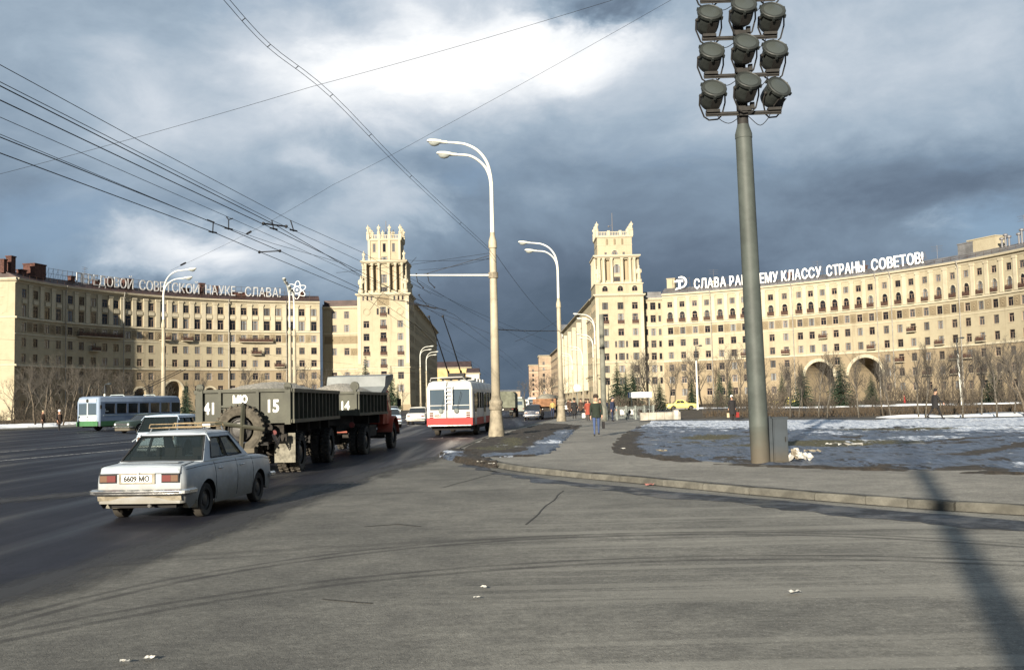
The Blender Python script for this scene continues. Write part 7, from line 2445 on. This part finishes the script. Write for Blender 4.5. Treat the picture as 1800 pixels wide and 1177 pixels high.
box_lorry('lorry with orange plank sides and a covered load near the second lamp', (3.55, 103.5, 0), R(8), m_wood, m_olive, 6.6, 2.3, 2.6, 'crate')
def van(label, loc, heading, m, k=1.0, L=4.4, W_=1.94, H_=2.1, name='van', cat='van'):
    t = thing(name, label, cat, loc, -heading, 'traffic along the avenue')
    hw = W_ / 2
    g = MB(); rings = []
    for y, w2, zt_ in ((-L / 2, hw * .95, H_ - .12), (-L / 2 + .15, hw, H_), (0, hw, H_ + .03), (L / 2 - .5, hw, H_), (L / 2 - .1, hw * .97, 1.35), (L / 2, hw * .93, 1.2)):
        rings.append([(-w2, y, .42), (-w2 * 1.0, y, 1.1), (-w2 * .93, y, zt_ - .22), (-w2 * .72, y, zt_), (w2 * .72, y, zt_), (w2 * .93, y, zt_ - .22), (w2, y, 1.1), (w2, y, .42)])
    g.rings(rings); g.build('body', m, t, smooth=35)
    for s in (-1, 1):
        g = MB(); g.box((s * hw * .42, -L / 2 - .008, H_ * .72), (hw * .62, .02, .46)); g.build('rear_window', m_glassb, t)
        g = MB(); g.box((s * hw * .85, -L / 2 - .012, .85), (.14, .03, .16)); g.build('tail_light', m_red, t)
        for y in (-L / 2 + .85, L / 2 - .9): wheel(t, s * (hw - .1), y, .36, .2, side=s)
        for k_ in range(2):
            g = MB(); g.box((s * (hw * .965), -.9 + k_ * 1.2, H_ * .74), (.03, .9, .42)); g.build('side_window', m_glassd, t)
    g = MB(); g.box((0, -L / 2 - .05, .5), (W_, .08, .12)); g.build('bumper', m_mastd, t)
    g = MB(); g.box((-.3, -L / 2 - .015, .72), (.42, .02, .11)); g.build('number_plate', m_plate, t)
    return t
m_vang = paint('van_grey_green', (.13, .145, .12), .45)
van('grey green van driving away just right of the tall cream lamp', (.55, 128.5, 0), R(4), m_vang, 1, 4.4, 1.98, 2.15)
van('small white van in the distance left of the crate lorry', (2.2, 196, 0), R(3), m_whit, 1, 4.4, 1.94, 2.1)
def far_bus(label, loc, heading, m, L=9):
    t = thing('bus', label, 'bus', loc, -heading, 'traffic along the avenue'); W_ = 2.5
    bus_shell(t, L, W_, .45, 1.2, 2.4, 2.9, m, m, m_roofb, [(.4 + i * 1.4, 1.5 + i * 1.4, 1.3, 2.2) for i in range(int((L - 1) / 1.4))], [(.2, 2.0, 1.35, 2.3)], [(.2, 2.0, 1.3, 2.3)], .15)
    for s in (-1, 1):
        for y in (-2.6, 2.6): wheel(t, s * 1.08, y, .48, .28, side=s)
    return t
far_bus('white bus coming down the avenue in the distance', (1.2, 252, 0), R(183), m_busw)
far_bus('second white bus farther down the avenue', (5.6, 292, 0), R(183), m_busw)
# ================================================================ trees, bushes, hedges
m_bark = mat('tree_bark', (.08, .066, .05), .95, nz=(6, .4), rnd=.2)
m_twig = mat('bare_twigs', (.058, .052, .045), .95, rnd=.22)
m_birch = mat('pale_bark', (.078, .070, .058), .9, nz=(5, .5), rnd=.15)
m_needle = mat('spruce_needles', (.018, .032, .018), .85, nz=(3, .45), rnd=.2)
m_hedge = mat('hedge_twigs', (.060, .045, .030), .95, rnd=.15)
m_brush = mat('brush_twigs', (.060, .050, .039), .95, rnd=.2)
def mesh_of(mb, name, m, smooth=False):
    me = bpy.data.meshes.new(name); me.from_pydata([tuple(v) for v in mb.v], [], mb.f); me.materials.append(m)
    if smooth: me.shade_smooth()
    return me
def bare_tree(seed, H_, slim=False, twig=.011, spread=1.0):
    rr = random.Random(seed)
    tk, cr = MB(), MB()
    def rnd_perp(d):
        v = Vector((rr.gauss(0, 1), rr.gauss(0, 1), rr.gauss(0, 1))); v -= d * v.dot(d); return v.normalized()
    def limb(p, d, L, r, lev):
        n = 4 if lev < 2 else 3
        pts = [p.copy()]; q = p.copy(); dd = d.copy()
        for k in range(n):
            dd = (dd + rnd_perp(dd) * rr.uniform(.05, .22) + Vector((0, 0, .10 if lev else .02))).normalized()
            q = q + dd * L / n; pts.append(q.copy())
        rs = [r * (1 - .6 * k / n) for k in range(n + 1)]
        (tk if lev == 0 else cr).tube(pts, rs, 7 if lev == 0 else (4 if lev == 1 else 3), 0, lev == 0)
        if lev >= 4: return
        kids = (rr.randint(7, 10) if lev == 0 else rr.randint(4, 6) if lev < 3 else rr.randint(3, 4))
        if slim and lev == 0: kids = rr.randint(10, 13)
        for k in range(kids):
            u = rr.uniform(.34 if lev == 0 else .2, 1.0)
            i = min(n - 1, int(u * n)); base = pts[i].lerp(pts[i + 1], u * n - i)
            ax = (pts[i + 1] - pts[i]).normalized()
            ang = rr.uniform(.45, .95) * (.8 if slim else 1.0)
            nd = (ax * cos(ang) + rnd_perp(ax) * sin(ang) * spread + Vector((0, 0, .18))).normalized()
            limb(base, nd, L * rr.uniform(.42, .62) * (1.15 - .5 * u if lev == 0 else 1), max(twig * .5, r * .48 * (1.1 - .5 * u)), lev + 1)
    limb(Vector((0, 0, -.05)), Vector((0, 0, 1)), H_ * .82, H_ * (.011 if slim else .016) + .02, 0)
    return tk, cr
BT = []
for k, (s, slim, sp) in enumerate(((1, False, 1), (2, False, 1.1), (3, True, .8), (4, True, .7), (5, False, .9))):
    tk, cr = bare_tree(s * 7 + 1, 6.0, slim, .009 if slim else .013, sp)
    BT.append((mesh_of(tk, 'trunk', m_birch if slim else m_bark, True), mesh_of(cr, 'crown', m_twig)))
rt_ = random.Random(21)
ORD = 'first second third fourth fifth sixth seventh eighth ninth tenth eleventh twelfth thirteenth fourteenth fifteenth sixteenth seventeenth eighteenth nineteenth twentieth'.split()
def nth(k):
    return ORD[k] if k < 20 else ('twenty-' + ORD[k - 20] if k < 29 else 'last')
def order(rows):
    """rows in the order in which they stand from left to right"""
    return sorted(rows, key=lambda r: r[0])
def put_tree(label, x, y, h, var, group, z=.14):
    t = thing('bare_tree', label, 'tree', (x, y, z), rt_.uniform(0, 6.28), group)
    link('trunk', BT[var][0], t); link('crown', BT[var][1], t)
    k = h / 6.0; t.scale = (k * rt_.uniform(.9, 1.12), k * rt_.uniform(.9, 1.12), k)
    return t
def px_x(px, Y): return (px - 900) / FPX * Y
YG = 'young bare trees along the lawn path'
BGp = 'bare trees in front of the sunlit right block'
LGp = 'bare trees in front of the left block'
near = [(1384, 73, 4.3, 2), (1399, 72, 4.0, 3), (1434, 70, 4.6, 2), (1449, 70, 4.9, 3), (1504, 68, 4.7, 2), (1547, 69, 4.2, 4), (1560, 67, 4.0, 3), (1609, 66, 4.6, 2), (1621, 65, 5.0, 3), (1648, 69, 4.4, 4), (1686, 63, 5.2, 2), (1719, 66, 4.6, 3), (1746, 63, 4.9, 2), (1777, 66, 4.6, 3), (1796, 64, 5.0, 4)]
for i, (px, Y, h, v) in enumerate(order(near)):
    put_tree('young bare tree with thin pale trunk along the lawn path, %s from the mast' % nth(i), px_x(px, Y), Y, h * .84, v, YG, .2)
rb_ = random.Random(77)
rows = []
for k in range(46):
    px = 1112 + k * 15.6 + rb_.uniform(-8, 8); Y = rb_.uniform(112, 175) if px > 1340 else rb_.uniform(140, 210)
    rows.append((px, Y, (rb_.uniform(3.6, 5.2) if 1395 < px < 1560 else rb_.uniform(5.0, 7.4)) if px > 1340 else rb_.uniform(6.5, 10.0), rb_.choice((0, 1, 4, 0, 1))))
rows = order(rows)
for i, (px, Y, h, v) in enumerate(rows):
    right = i >= 23
    j = len(rows) - 1 - i if right else i
    put_tree('bare grey brown tree before the sunlit right block, %s from its %s end' % (nth(j), 'far right' if right else 'tower'), px_x(px, Y), Y, h * (.7 if 1405 < px < 1560 else 1), v, BGp, .1)
rows = [(62, 120, 6.5), (78, 128, 7), (92, 140, 8.0), (110, 118, 6), (122, 150, 7.5), (140, 160, 8.0), (160, 170, 8), (175, 190, 8.5), (198, 160, 7), (215, 150, 6.5), (238, 165, 7), (262, 175, 7.5), (300, 165, 5.5), (345, 170, 7), (420, 185, 8), (460, 190, 7.5), (500, 190, 8.5), (535, 185, 8.5), (565, 200, 8), (612, 215, 8), (650, 230, 7.5), (20, 150, 6), (40, 135, 6.5), (705, 235, 6)]
for i, (px, Y, h) in enumerate(order(rows)):
    right = i >= 12
    j = len(rows) - 1 - i if right else i
    put_tree('bare tree before the shaded left block, %s from %s' % (nth(j), 'the left tower' if right else 'its sunlit end'), px_x(px, Y), Y, h, rb_.choice((0, 1, 4)), LGp, .12)
for i, (px, Y, h) in enumerate(order([(962, 330, 9), (972, 300, 8), (955, 360, 9), (931, 480, 11), (918, 560, 12), (946, 420, 10), (990, 255, 7)])):
    put_tree('bare street tree far along the avenue, %s from the left' % nth(i), px_x(px, Y), Y, h, rb_.choice((0, 1, 4)), 'bare trees along the avenue', .1)

def spruce(seed, H_):
    rr = random.Random(seed); tk, cr = MB(), MB()
    tk.tube([(0, 0, -.05), (0, 0, H_ * .96)], [H_ * .018, .01], 6)
    z = H_ * .06
    while z < H_ * .98:
        u = z / H_; rad = H_ * .26 * (1 - u) ** .85 + .05
        nb = max(5, int(11 * (1 - u) + 4))
        for k in range(nb):
            a = 2 * pi * (k + rr.random()) / nb; L = rad * rr.uniform(.65, 1.12)
            tip = Vector((L * cos(a), L * sin(a), z - L * rr.uniform(.22, .45) + (.12 * L if u > .8 else 0)))
            root = Vector((0, 0, z)); side = Vector((-sin(a), cos(a), 0))
            nseg = 4
            for j in range(nseg):
                p = root.lerp(tip, (j + .35) / nseg); q = root.lerp(tip, (j + 1.25) / nseg)
                wd = L * .20 * (1 - j / nseg * .7) * rr.uniform(.6, 1.3) + .03
                for s in (-1, 1):
                    o = side * s * wd + Vector((0, 0, -wd * rr.uniform(.3, .9)))
                    cr.add([p, q, p + o + (q - p) * rr.uniform(.5, 1.1)], [(0, 1, 2)])
                cr.add([p + Vector((0, 0, .02)), q, (p + q) / 2 + Vector((0, 0, -wd * .9)) + side * rr.uniform(-.3, .3) * wd], [(0, 1, 2)])
        z += max(.14, H_ * .042 * (1 - .5 * u))
    return mesh_of(tk, 'trunk', m_bark), mesh_of(cr, 'crown', m_needle)
SP = [spruce(k, 6.0) for k in (1, 2, 3)]
def put_spruce(label, px, Y, h, var, wd=1.0):
    t = thing('spruce_tree', label, 'tree', (px_x(px, Y), Y, .1), rt_.uniform(0, 6), 'spruces around the square')
    link('trunk', SP[var][0], t); link('crown', SP[var][1], t)
    k = h / 6; t.scale = (k * wd, k * wd, k)
for a in [('dark spruce at the foot of the right tower, left of a close pair', 1083, 172, 8.6, 0, 1.0), ('dark spruce at the foot of the right tower, right of a close pair', 1111, 176, 8.3, 1, 1.1),
          ('spruce filling the gap between the close pair by the right tower', 1098, 190, 7.6, 2, 1.0), ('small dense spruce to the left of the yellow car', 1157, 150, 4.6, 1, 1.3),
          ('thin spruce behind the first white park pole', 1262, 185, 7.2, 2, .8), ('thin spruce right of the first white park pole', 1281, 160, 5.4, 0, .8), ('slim spruce close to the floodlight mast on its left', 1213, 190, 6.5, 1, .8),
          ('full spruce standing before the left archway', 1408, 128, 5.8, 0, 1.25), ('full spruce standing between the two archways', 1475, 126, 6.6, 1, 1.3),
          ('dark spruce standing before the right archway', 1528, 150, 4.6, 2, 1.3), ('dark spruce near the right edge of the square', 1742, 140, 5.6, 0, 1.3), ('spruce just right of the floodlight mast', 1372, 150, 5.4, 2, .9),
          ('spruce beside the blue trolleybus tail by the archway', 326, 128, 5.4, 0, 1.0), ('tall thin spruce at the foot of the left tower', 686, 205, 9.8, 1, .75), ('short thin spruce at the foot of the left tower', 697, 215, 6.0, 2, .8), ('spruce tip rising behind the grey cab shield', 641, 150, 9.6, 2, .6)]:
    put_spruce(*a)

def bush(seed, n, H_, wd, tw=.012):
    rr = random.Random(seed); g = MB()
    for k in range(n):
        a = rr.uniform(0, 6.28); b = Vector((rr.uniform(-.25, .25) * wd, rr.uniform(-.25, .25) * wd, 0))
        d = Vector((cos(a) * rr.uniform(.1, .8), sin(a) * rr.uniform(.1, .8), 1)).normalized()
        L = H_ * rr.uniform(.5, 1.05); p = b; pts = [b]
        for j in range(3):
            d = (d + Vector((rr.gauss(0, .18), rr.gauss(0, .18), .05))).normalized(); p = p + d * L / 3; pts.append(p)
        g.tube(pts, [tw, tw * .8, tw * .6, tw * .4], 3, 0, False)
        for m_ in range(4):
            i = rr.randint(1, 2); q = pts[i].lerp(pts[i + 1], rr.random()); e = (d + Vector((rr.gauss(0, .6), rr.gauss(0, .6), .2))).normalized()
            g.tube([q, q + e * L * .25], [tw * .5, tw * .3], 3, 0, False)
    return mesh_of(g, 'branches', m_brush)
BU = [bush(k, 60, 2.2, 2.2, .016) for k in (1, 2, 3)]
def put_bush(label, px, Y, h, var, group, wd=1.0):
    t = thing('bare_bush', label, 'bush', (px_x(px, Y), Y, .12), rt_.uniform(0, 6), group)
    link('branches', BU[var], t); k = h / 2.2; t.scale = (k * wd, k * wd, k)
rows = order([(1240 + k * 20 + rb_.uniform(-9, 9), rb_.uniform(100, 150), rb_.uniform(1.4, 2.0) if 8 <= k <= 15 else rb_.uniform(1.8, 3.4)) for k in range(29)])
for k, (px, Y, h) in enumerate(rows):
    put_bush('leafless brown bush among the trees right of the avenue, %s from the underpass' % nth(k), px, Y, h, k % 3, 'leafless bushes on the right', 1.2)
rows = order([(8 + k * 27 + rb_.uniform(-10, 10), rb_.uniform(130, 200), rb_.uniform(1.8, 3.4)) for k in range(24)])
for k, (px, Y, h) in enumerate(rows):
    put_bush('leafless brown bush below the left block, %s from its sunlit end' % nth(k), px, Y, h, k % 3, 'leafless bushes on the left', 1.3)
for k, (px, Y, h) in enumerate(((1075, 108, 2.0), (1093, 104, 2.2), (1118, 103, 2.1), (1140, 108, 1.8))):
    put_bush('dense leafless bush behind the underpass fence, %s from the plain pole' % nth(k), px, Y, h, 1, 'bushes behind the underpass fence', 1.5)
def hedge(label, pts, h, d, n):
    """a clipped bare hedge: thousands of short twigs"""
    P = spline(pts, .5); mid = P[len(P) // 2]
    t = thing('hedge', label, 'hedge', (mid.x, mid.y, .12), 0, 'clipped bare hedges')
    g = MB(); rr = random.Random(n)
    for k in range(n):
        p = P[rr.randint(0, len(P) - 1)] - mid + Vector((rr.uniform(-.3, .3), rr.uniform(-d, d), rr.uniform(0, h * .5)))
        q = p + Vector((rr.gauss(0, .16), rr.gauss(0, .16), rr.uniform(.25, .6) * h))
        s = Vector((rr.gauss(0, 1), rr.gauss(0, 1), 0)).normalized() * .018
        g.add([p - s, p + s, q], [(0, 1, 2)])
    tag(g.build('twigs', m_hedge, t), kind='stuff')
hedge('clipped bare brown hedge along the far side of the lawn path', [(15.5, 80), (21, 76), (29, 71), (44, 67), (70, 64.5)], .75, .5, 9000)
hedge('second clipped bare hedge beyond the first one, nearer the road', [(31, 96), (50, 92), (80, 88)], .5, .6, 8000)
hedge('bare hedge in front of the left block', [(-72, 112), (-60, 128), (-52, 150)], .9, .8, 4000)

# ================================================================ people
m_skin = mat('skin', (.42, .24, .165), .6)
m_hair = mat('dark_hair', (.022, .016, .012), .8)
m_shoe = mat('black_shoe', (.016, .014, .013), .5)
m_eye = mat('eye_dark', (.01, .008, .007), .4)
m_lip = mat('lips', (.28, .10, .08), .6)
FAB = {}
def fabric(name, c): return mat(name, c, .9, nz=(14, .18), bump=(30, .3, .01))
def person(label, loc, heading, H_, top, legs, coat=None, coat_len=.0, hat=None, hat_kind=None, stride=0.0, swing=None, elbow=(.25, .25), lean=.03, width=1.0, hair=m_hair, shoes=None, group='people on the square', collar=None, knee_back=.5):
    t = thing('person', label, 'person', loc, -heading, group)
    k = H_ / 1.75
    shoes = shoes or m_shoe
    mats = [top, legs, m_skin, shoes, m_eye, m_lip]
    bm = bmesh.new(); sk = bm.verts.layers.skin.verify()
    bones = []
    def V(p, r, root=False):
        v = bm.verts.new(Vector(p)); r = (r, r) if not isinstance(r, tuple) else r
        v[sk].radius = r; v[sk].use_root = root; return v
    def E(a, b, m): bm.edges.new((a, b)); bones.append((a.co.copy(), b.co.copy(), m)); return b
    ly = lambda z: lean * (z - .92)
    pel = V((0, 0, .95), (.150 * width, .115), True); wai = V((0, ly(1.12), 1.12), (.140 * width, .105)); che = V((0, ly(1.32), 1.31), (.165 * width, .12)); nec = V((0, ly(1.47), 1.455), (.085, .08)); nk2 = V((0, ly(1.5) + .01, 1.55), .056)
    E(pel, wai, 0); E(wai, che, 0); E(che, nec, 0); E(nec, nk2, 2)
    swing = swing if swing is not None else (-stride * .8, stride * .8)
    for i, s in enumerate((-1, 1)):
        a = stride * (1 if s > 0 else -1)
        hip = V((s * .095, 0, .90), .092); kb = knee_back * max(0, -a) * 1.0 + .06 * abs(a)
        kn = V((s * .098, .43 * sin(a), .90 - .42 * cos(a)), .060)
        b = a - kb
        an = V((s * .10, kn.co.y + .40 * sin(b), kn.co.z - .40 * cos(b)), .040)
        hl = V((s * .10, an.co.y - .02, an.co.z - .045), .042)
        to = V((s * .115, an.co.y + .15, max(.032, an.co.z - .055 + .10 * sin(-b * .6))), .036)
        E(pel, hip, 1); E(hip, kn, 1); E(kn, an, 1); E(an, hl, 3); E(hl, to, 3)
        sh = V((s * .185 * width, ly(1.41), 1.405), .072)
        g_ = swing[i]; ez = 1.405 - .29 * cos(g_)
        el = V((s * (.235 * width), ly(1.4) + .29 * sin(g_), ez), .054)
        g2 = g_ + elbow[i]
        wr = V((s * .235 * width, el.co.y + .25 * sin(g2), el.co.z - .25 * cos(g2)), .036)
        E(che, sh, 0); E(sh, el, 0); E(el, wr, 0)
        dirn = Vector((0, sin(g2), -cos(g2)))
        pa = V(wr.co + dirn * .07, (.030, .020)); E(wr, pa, 2)
        acr = Vector((0, cos(g2), sin(g2)))
        for f, (off, L) in enumerate(((-.030, .060), (-.010, .072), (.010, .068), (.028, .054))):
            f1 = V(pa.co + acr * off + dirn * .035, .0085); f2 = V(pa.co + acr * off * 1.05 + dirn * (.035 + L * .5) + Vector((-s * .008, 0, 0)), .008); f3 = V(pa.co + acr * off + dirn * (.03 + L * .85) + Vector((-s * .026, 0, 0)), .007)
            E(pa, f1, 2); E(f1, f2, 2); E(f2, f3, 2)
        t1 = V(wr.co + dirn * .045 + acr * .034, .010); t2 = V(wr.co + dirn * .085 + acr * .052 + Vector((-s * .012, 0, 0)), .008)
        E(wr, t1, 2); E(t1, t2, 2)
    me0 = bpy.data.meshes.new('rig'); bm.to_mesh(me0); bm.free()
    ob = bpy.data.objects.new('rig', me0); COL.objects.link(ob)
    m1 = ob.modifiers.new('s', 'SKIN'); m1.use_smooth_shade = True
    m2 = ob.modifiers.new('u', 'SUBSURF'); m2.levels = 1; m2.render_levels = 1
    dg = bpy.context.evaluated_depsgraph_get(); me = bpy.data.meshes.new_from_object(ob.evaluated_get(dg))
    bpy.data.objects.remove(ob)
    g = MB()
    g.v = [v.co.copy() for v in me.vertices]
    for p in me.polygons:
        c = p.center; best, bmi = 1e9, 0
        for a, b, mi in bones:
            ab = b - a; u = max(0, min(1, (c - a).dot(ab) / max(1e-9, ab.length_squared))); d = (a + ab * u - c).length
            if d < best: best, bmi = d, mi
        g.f.append(tuple(p.vertices)); g.m.append(bmi)
    # head: skull with brow, nose, chin, ears
    hy = ly(1.6) + .02; hz = 1.655
    rings = []
    prof = [(-.118, .032, .045, .030), (-.10, .050, .062, .026), (-.07, .062, .078, .014), (-.04, .068, .086, .006), (0, .074, .094, 0), (.04, .075, .098, -.004), (.08, .066, .088, -.008), (.11, .042, .058, -.010), (.125, .01, .014, -.010)]
    for z, rx, ry, oy in prof:
        ring = []
        for q in range(14):
            a = 2 * pi * q / 14; x = rx * cos(a); y = ry * sin(a) + oy
            if sin(a) > .8 and -.05 < z < .02: y += .012          # muzzle and nose bridge
            if abs(cos(a)) > .2 and sin(a) > .6 and .0 <= z < .02: y -= .010   # eye sockets
            ring.append((x, hy + y, hz + z))
        rings.append(ring)
    g.rings(rings, 2)
    g.add([(-.013, hy + .095, hz - .035), (.013, hy + .095, hz - .035), (0, hy + .122, hz - .030), (0, hy + .092, hz + .012)], [(0, 1, 2), (0, 2, 3), (1, 3, 2)], 2)
    for s in (-1, 1):
        g.ball((s * .027, hy + .088, hz + .008), .009, 6, 4, 4); g.ball((s * .076, hy, hz - .01), .022, 6, 4, 2, (.4, .8, 1.2))
    g.add([(-.022, hy + .094, hz - .062), (.022, hy + .094, hz - .062), (.018, hy + .096, hz - .070), (-.018, hy + .096, hz - .070)], [(0, 1, 2, 3)], 5)
    body = g.build('body', mats, t, smooth=60)
    # hair
    g = MB()
    g.rings([[(rx * cos(2 * pi * q / 12) * 1.06, hy + oy - .008 + ry * 1.05 * sin(2 * pi * q / 12) * (1 if sin(2 * pi * q / 12) < 0 else .86), hz + z) for q in range(12)] for z, rx, ry, oy in ((-.03, .070, .086, -.012), (.03, .077, .099, -.008), (.08, .068, .09, -.010), (.115, .042, .058, -.012), (.131, .008, .01, -.012))])
    g.build('hair', hair, t, smooth=60)
    if hat:
        g = MB()
        if hat_kind == 'fur':
            g.lathe([(.092, .03), (.118, .045), (.128, .085), (.120, .125), (.098, .15), (.092, .19), (.05, .205), (.005, .207)], 14, (0, hy, hz), 'Z')
        elif hat_kind == 'knit':
            g.lathe([(.088, .005), (.105, .02), (.108, .07), (.10, .12), (.07, .16), (.02, .175)], 14, (0, hy, hz), 'Z')
        else:
            g.lathe([(.085, .03), (.10, .04), (.10, .10), (.08, .13), (.02, .14)], 14, (0, hy, hz), 'Z')
        g.build('hat', hat, t, smooth=60)
    if coat:
        g = MB(); rr = random.Random(len(label)); rings = []
        zs = [1.47, 1.445, 1.40, 1.34, 1.20, 1.05, .92, .78, .64, .50, .38, .28]
        zs = [z for z in zs if z > coat_len] + [coat_len]
        for z in zs:
            fl = max(0, (1.0 - z)) * .13
            rx = (.075 if z > 1.46 else .125 if z > 1.43 else .168 if z > 1.38 else .185 if z > 1.3 else .178 if z > 1.1 else .178 + fl) * width; ry = (.085 if z > 1.46 else .11 if z > 1.43 else .135) + fl * 1.1 + (abs(stride) * .14 * max(0, .95 - z) if z < .95 else 0)
            rings.append([(rx * cos(2 * pi * q / 16), ly(z) + ry * sin(2 * pi * q / 16) + .012 * sin(q * 2.1) * max(0, 1.0 - z), z) for q in range(16)])
        g.rings(rings, 0, True, True); g.build('coat', coat, t, smooth=60)
    if collar:
        g = MB(); g.lathe([(.105, -.03), (.125, .0), (.118, .05), (.085, .06)], 12, (0, ly(1.47), 1.47)); g.build('collar', collar, t, smooth=60)
    t.scale = (k, k, k)
    return t
f_blk = fabric('black_wool', (.014, .013, .014)); f_grn = fabric('dark_green_cloth', (.014, .020, .014)); f_jean = fabric('blue_denim', (.040, .062, .135)); f_nav = fabric('navy_cloth', (.018, .024, .050))
f_red = fabric('rust_red_cloth', (.20, .045, .028)); f_brn = fabric('brown_cloth', (.045, .028, .020)); f_grey = fabric('grey_cloth', (.06, .06, .06)); f_scar = fabric('scarlet_cloth', (.17, .018, .016))
f_wht = fabric('white_fur', (.62, .60, .56)); f_fur = fabric('dark_fur', (.030, .022, .017)); f_tan = fabric('tan_scarf', (.38, .30, .19))
def bag(label, loc, m, w_=.36, h_=.27, d_=.11, cat='bag', name='bag', rz=0):
    t = thing(name, label, cat, loc, rz, 'bags carried by people')
    g = MB(); g.box((0, 0, 0), (w_, d_, h_)); g.box((0, 0, h_ / 2), (w_ * .96, d_ * .8, .03)); g.build('body', m, t)
    g = MB(); g.tube([(-w_ * .28, 0, h_ / 2), (-w_ * .25, 0, h_ / 2 + .10), (w_ * .25, 0, h_ / 2 + .10), (w_ * .28, 0, h_ / 2)], .010, 5); g.build('handle', m_shoe, t)
    return t
Z = .14
p = ground(1049, 766, Z)
person('man in dark green jacket, jeans and fur hat walking towards the viewer', p, pi + .06, 1.80, f_grn, f_jean, f_grn, .82, f_fur, 'fur', .26, (.18, -.12), (.2, .1), .02, 1.06, collar=f_tan)
bag('dark briefcase carried by the man in jeans', (p.x + .32, p.y + .02, .62), f_blk, .10, .30, .38)
p = ground(1288, 738, Z)
person('woman in long black coat and white fur hat walking away across the lawn', p, -.15, 1.70, f_blk, f_blk, f_blk, .42, f_wht, 'knit', .16, (.05, -.05), (.1, .1), .06, 1.10)
bag('red shopping bag carried by the woman in the white hat', (p.x + .34, p.y, .50), f_scar, .22, .34, .14, rz=.1)
bag('pale bag carried in the other hand of the woman in the white hat', (p.x - .32, p.y - .03, .48), f_tan, .16, .30, .12)
p = ground(1645, 738, Z)
person('man in black coat and cap striding to the right along the lawn', p, 1.45, 1.80, f_blk, f_blk, f_blk, .70, f_blk, 'knit', .46, (-.3, .42), (.5, .45), .05, 1.08)
p = ground(1077, 740, Z)
person('person in navy uniform standing beside the plain concrete pole', p, 2.2, 1.76, f_nav, f_nav, f_nav, .80, f_nav, 'cap', .08, (.1, -.1), (.4, .3), .02, 1.05)
p = ground(1069, 737, Z)
person('person in pale hat half hidden behind the plain concrete pole', p + Vector((-.1, 1.2, 0)), 2.8, 1.68, f_nav, f_grey, f_nav, .60, f_wht, 'knit', .05)
p = ground(1034, 739, Z)
person('woman in rust red coat walking behind the man in jeans', p, pi, 1.66, f_red, f_brn, f_red, .50, f_brn, 'fur', .18, width=1.05)
bag('white plastic bag beside the woman in rust red', (p.x - .36, p.y - .04, .55), f_wht, .24, .34, .12)
p = ground(1010, 736, Z)
person('man in long dark coat on the pavement near the second lamp, facing away', p, .2, 1.76, f_blk, f_blk, f_blk, .45, f_blk, 'fur', .12, width=1.08)
p = ground(1003, 731, Z)
person('second figure in brown coat close to the man in the long dark coat', p, .3, 1.70, f_brn, f_blk, f_brn, .5, f_fur, 'fur', .14)
p = ground(1056, 733, Z)
person('figure in dark red coat just behind the man in jeans', p + Vector((.3, 4, 0)), pi, 1.66, f_brn, f_blk, f_red, .55, f_fur, 'fur', .15)
p = ground(978, 733, Z)
person('person in yellowish jacket by the second lamp post', p + Vector((-.35, 0, 0)), .1, 1.70, fabric('mustard_cloth', (.30, .22, .08)), f_nav, None, 0, f_fur, 'fur', .15)
p = ground(75, 752, .12)
person('person in dark coat with pale scarf standing left of the blue trolleybus', p, 1.9, 1.74, f_brn, f_blk, f_brn, .5, f_tan, 'knit', .1)
p = ground(104, 757, .12)
person('person in white fur hat stepping off the kerb in front of the blue trolleybus', p, 2.4, 1.72, f_blk, f_blk, f_brn, .6, f_wht, 'fur', .32)
person('small child in scarlet coat far off beyond the lawn trees', (52.3, 133.5, .3), -1.0, 1.15, f_scar, f_scar, f_scar, .3, f_scar, 'knit', .1, width=1.2)
for k, (px, Y) in enumerate(((1018, 108), (1026, 118), (1007, 128), (1031, 140), (996, 152))):
    person('distant dark-coated pedestrian on the avenue pavement, %s nearest of five' % nth(k), (px_x(px, Y), Y, Z), .2 if k % 2 else 3.2, 1.72, f_blk if k % 2 else f_brn, f_blk, f_blk if k % 2 else f_brn, .5, f_fur, 'fur', .2, group='distant pedestrians on the pavement')
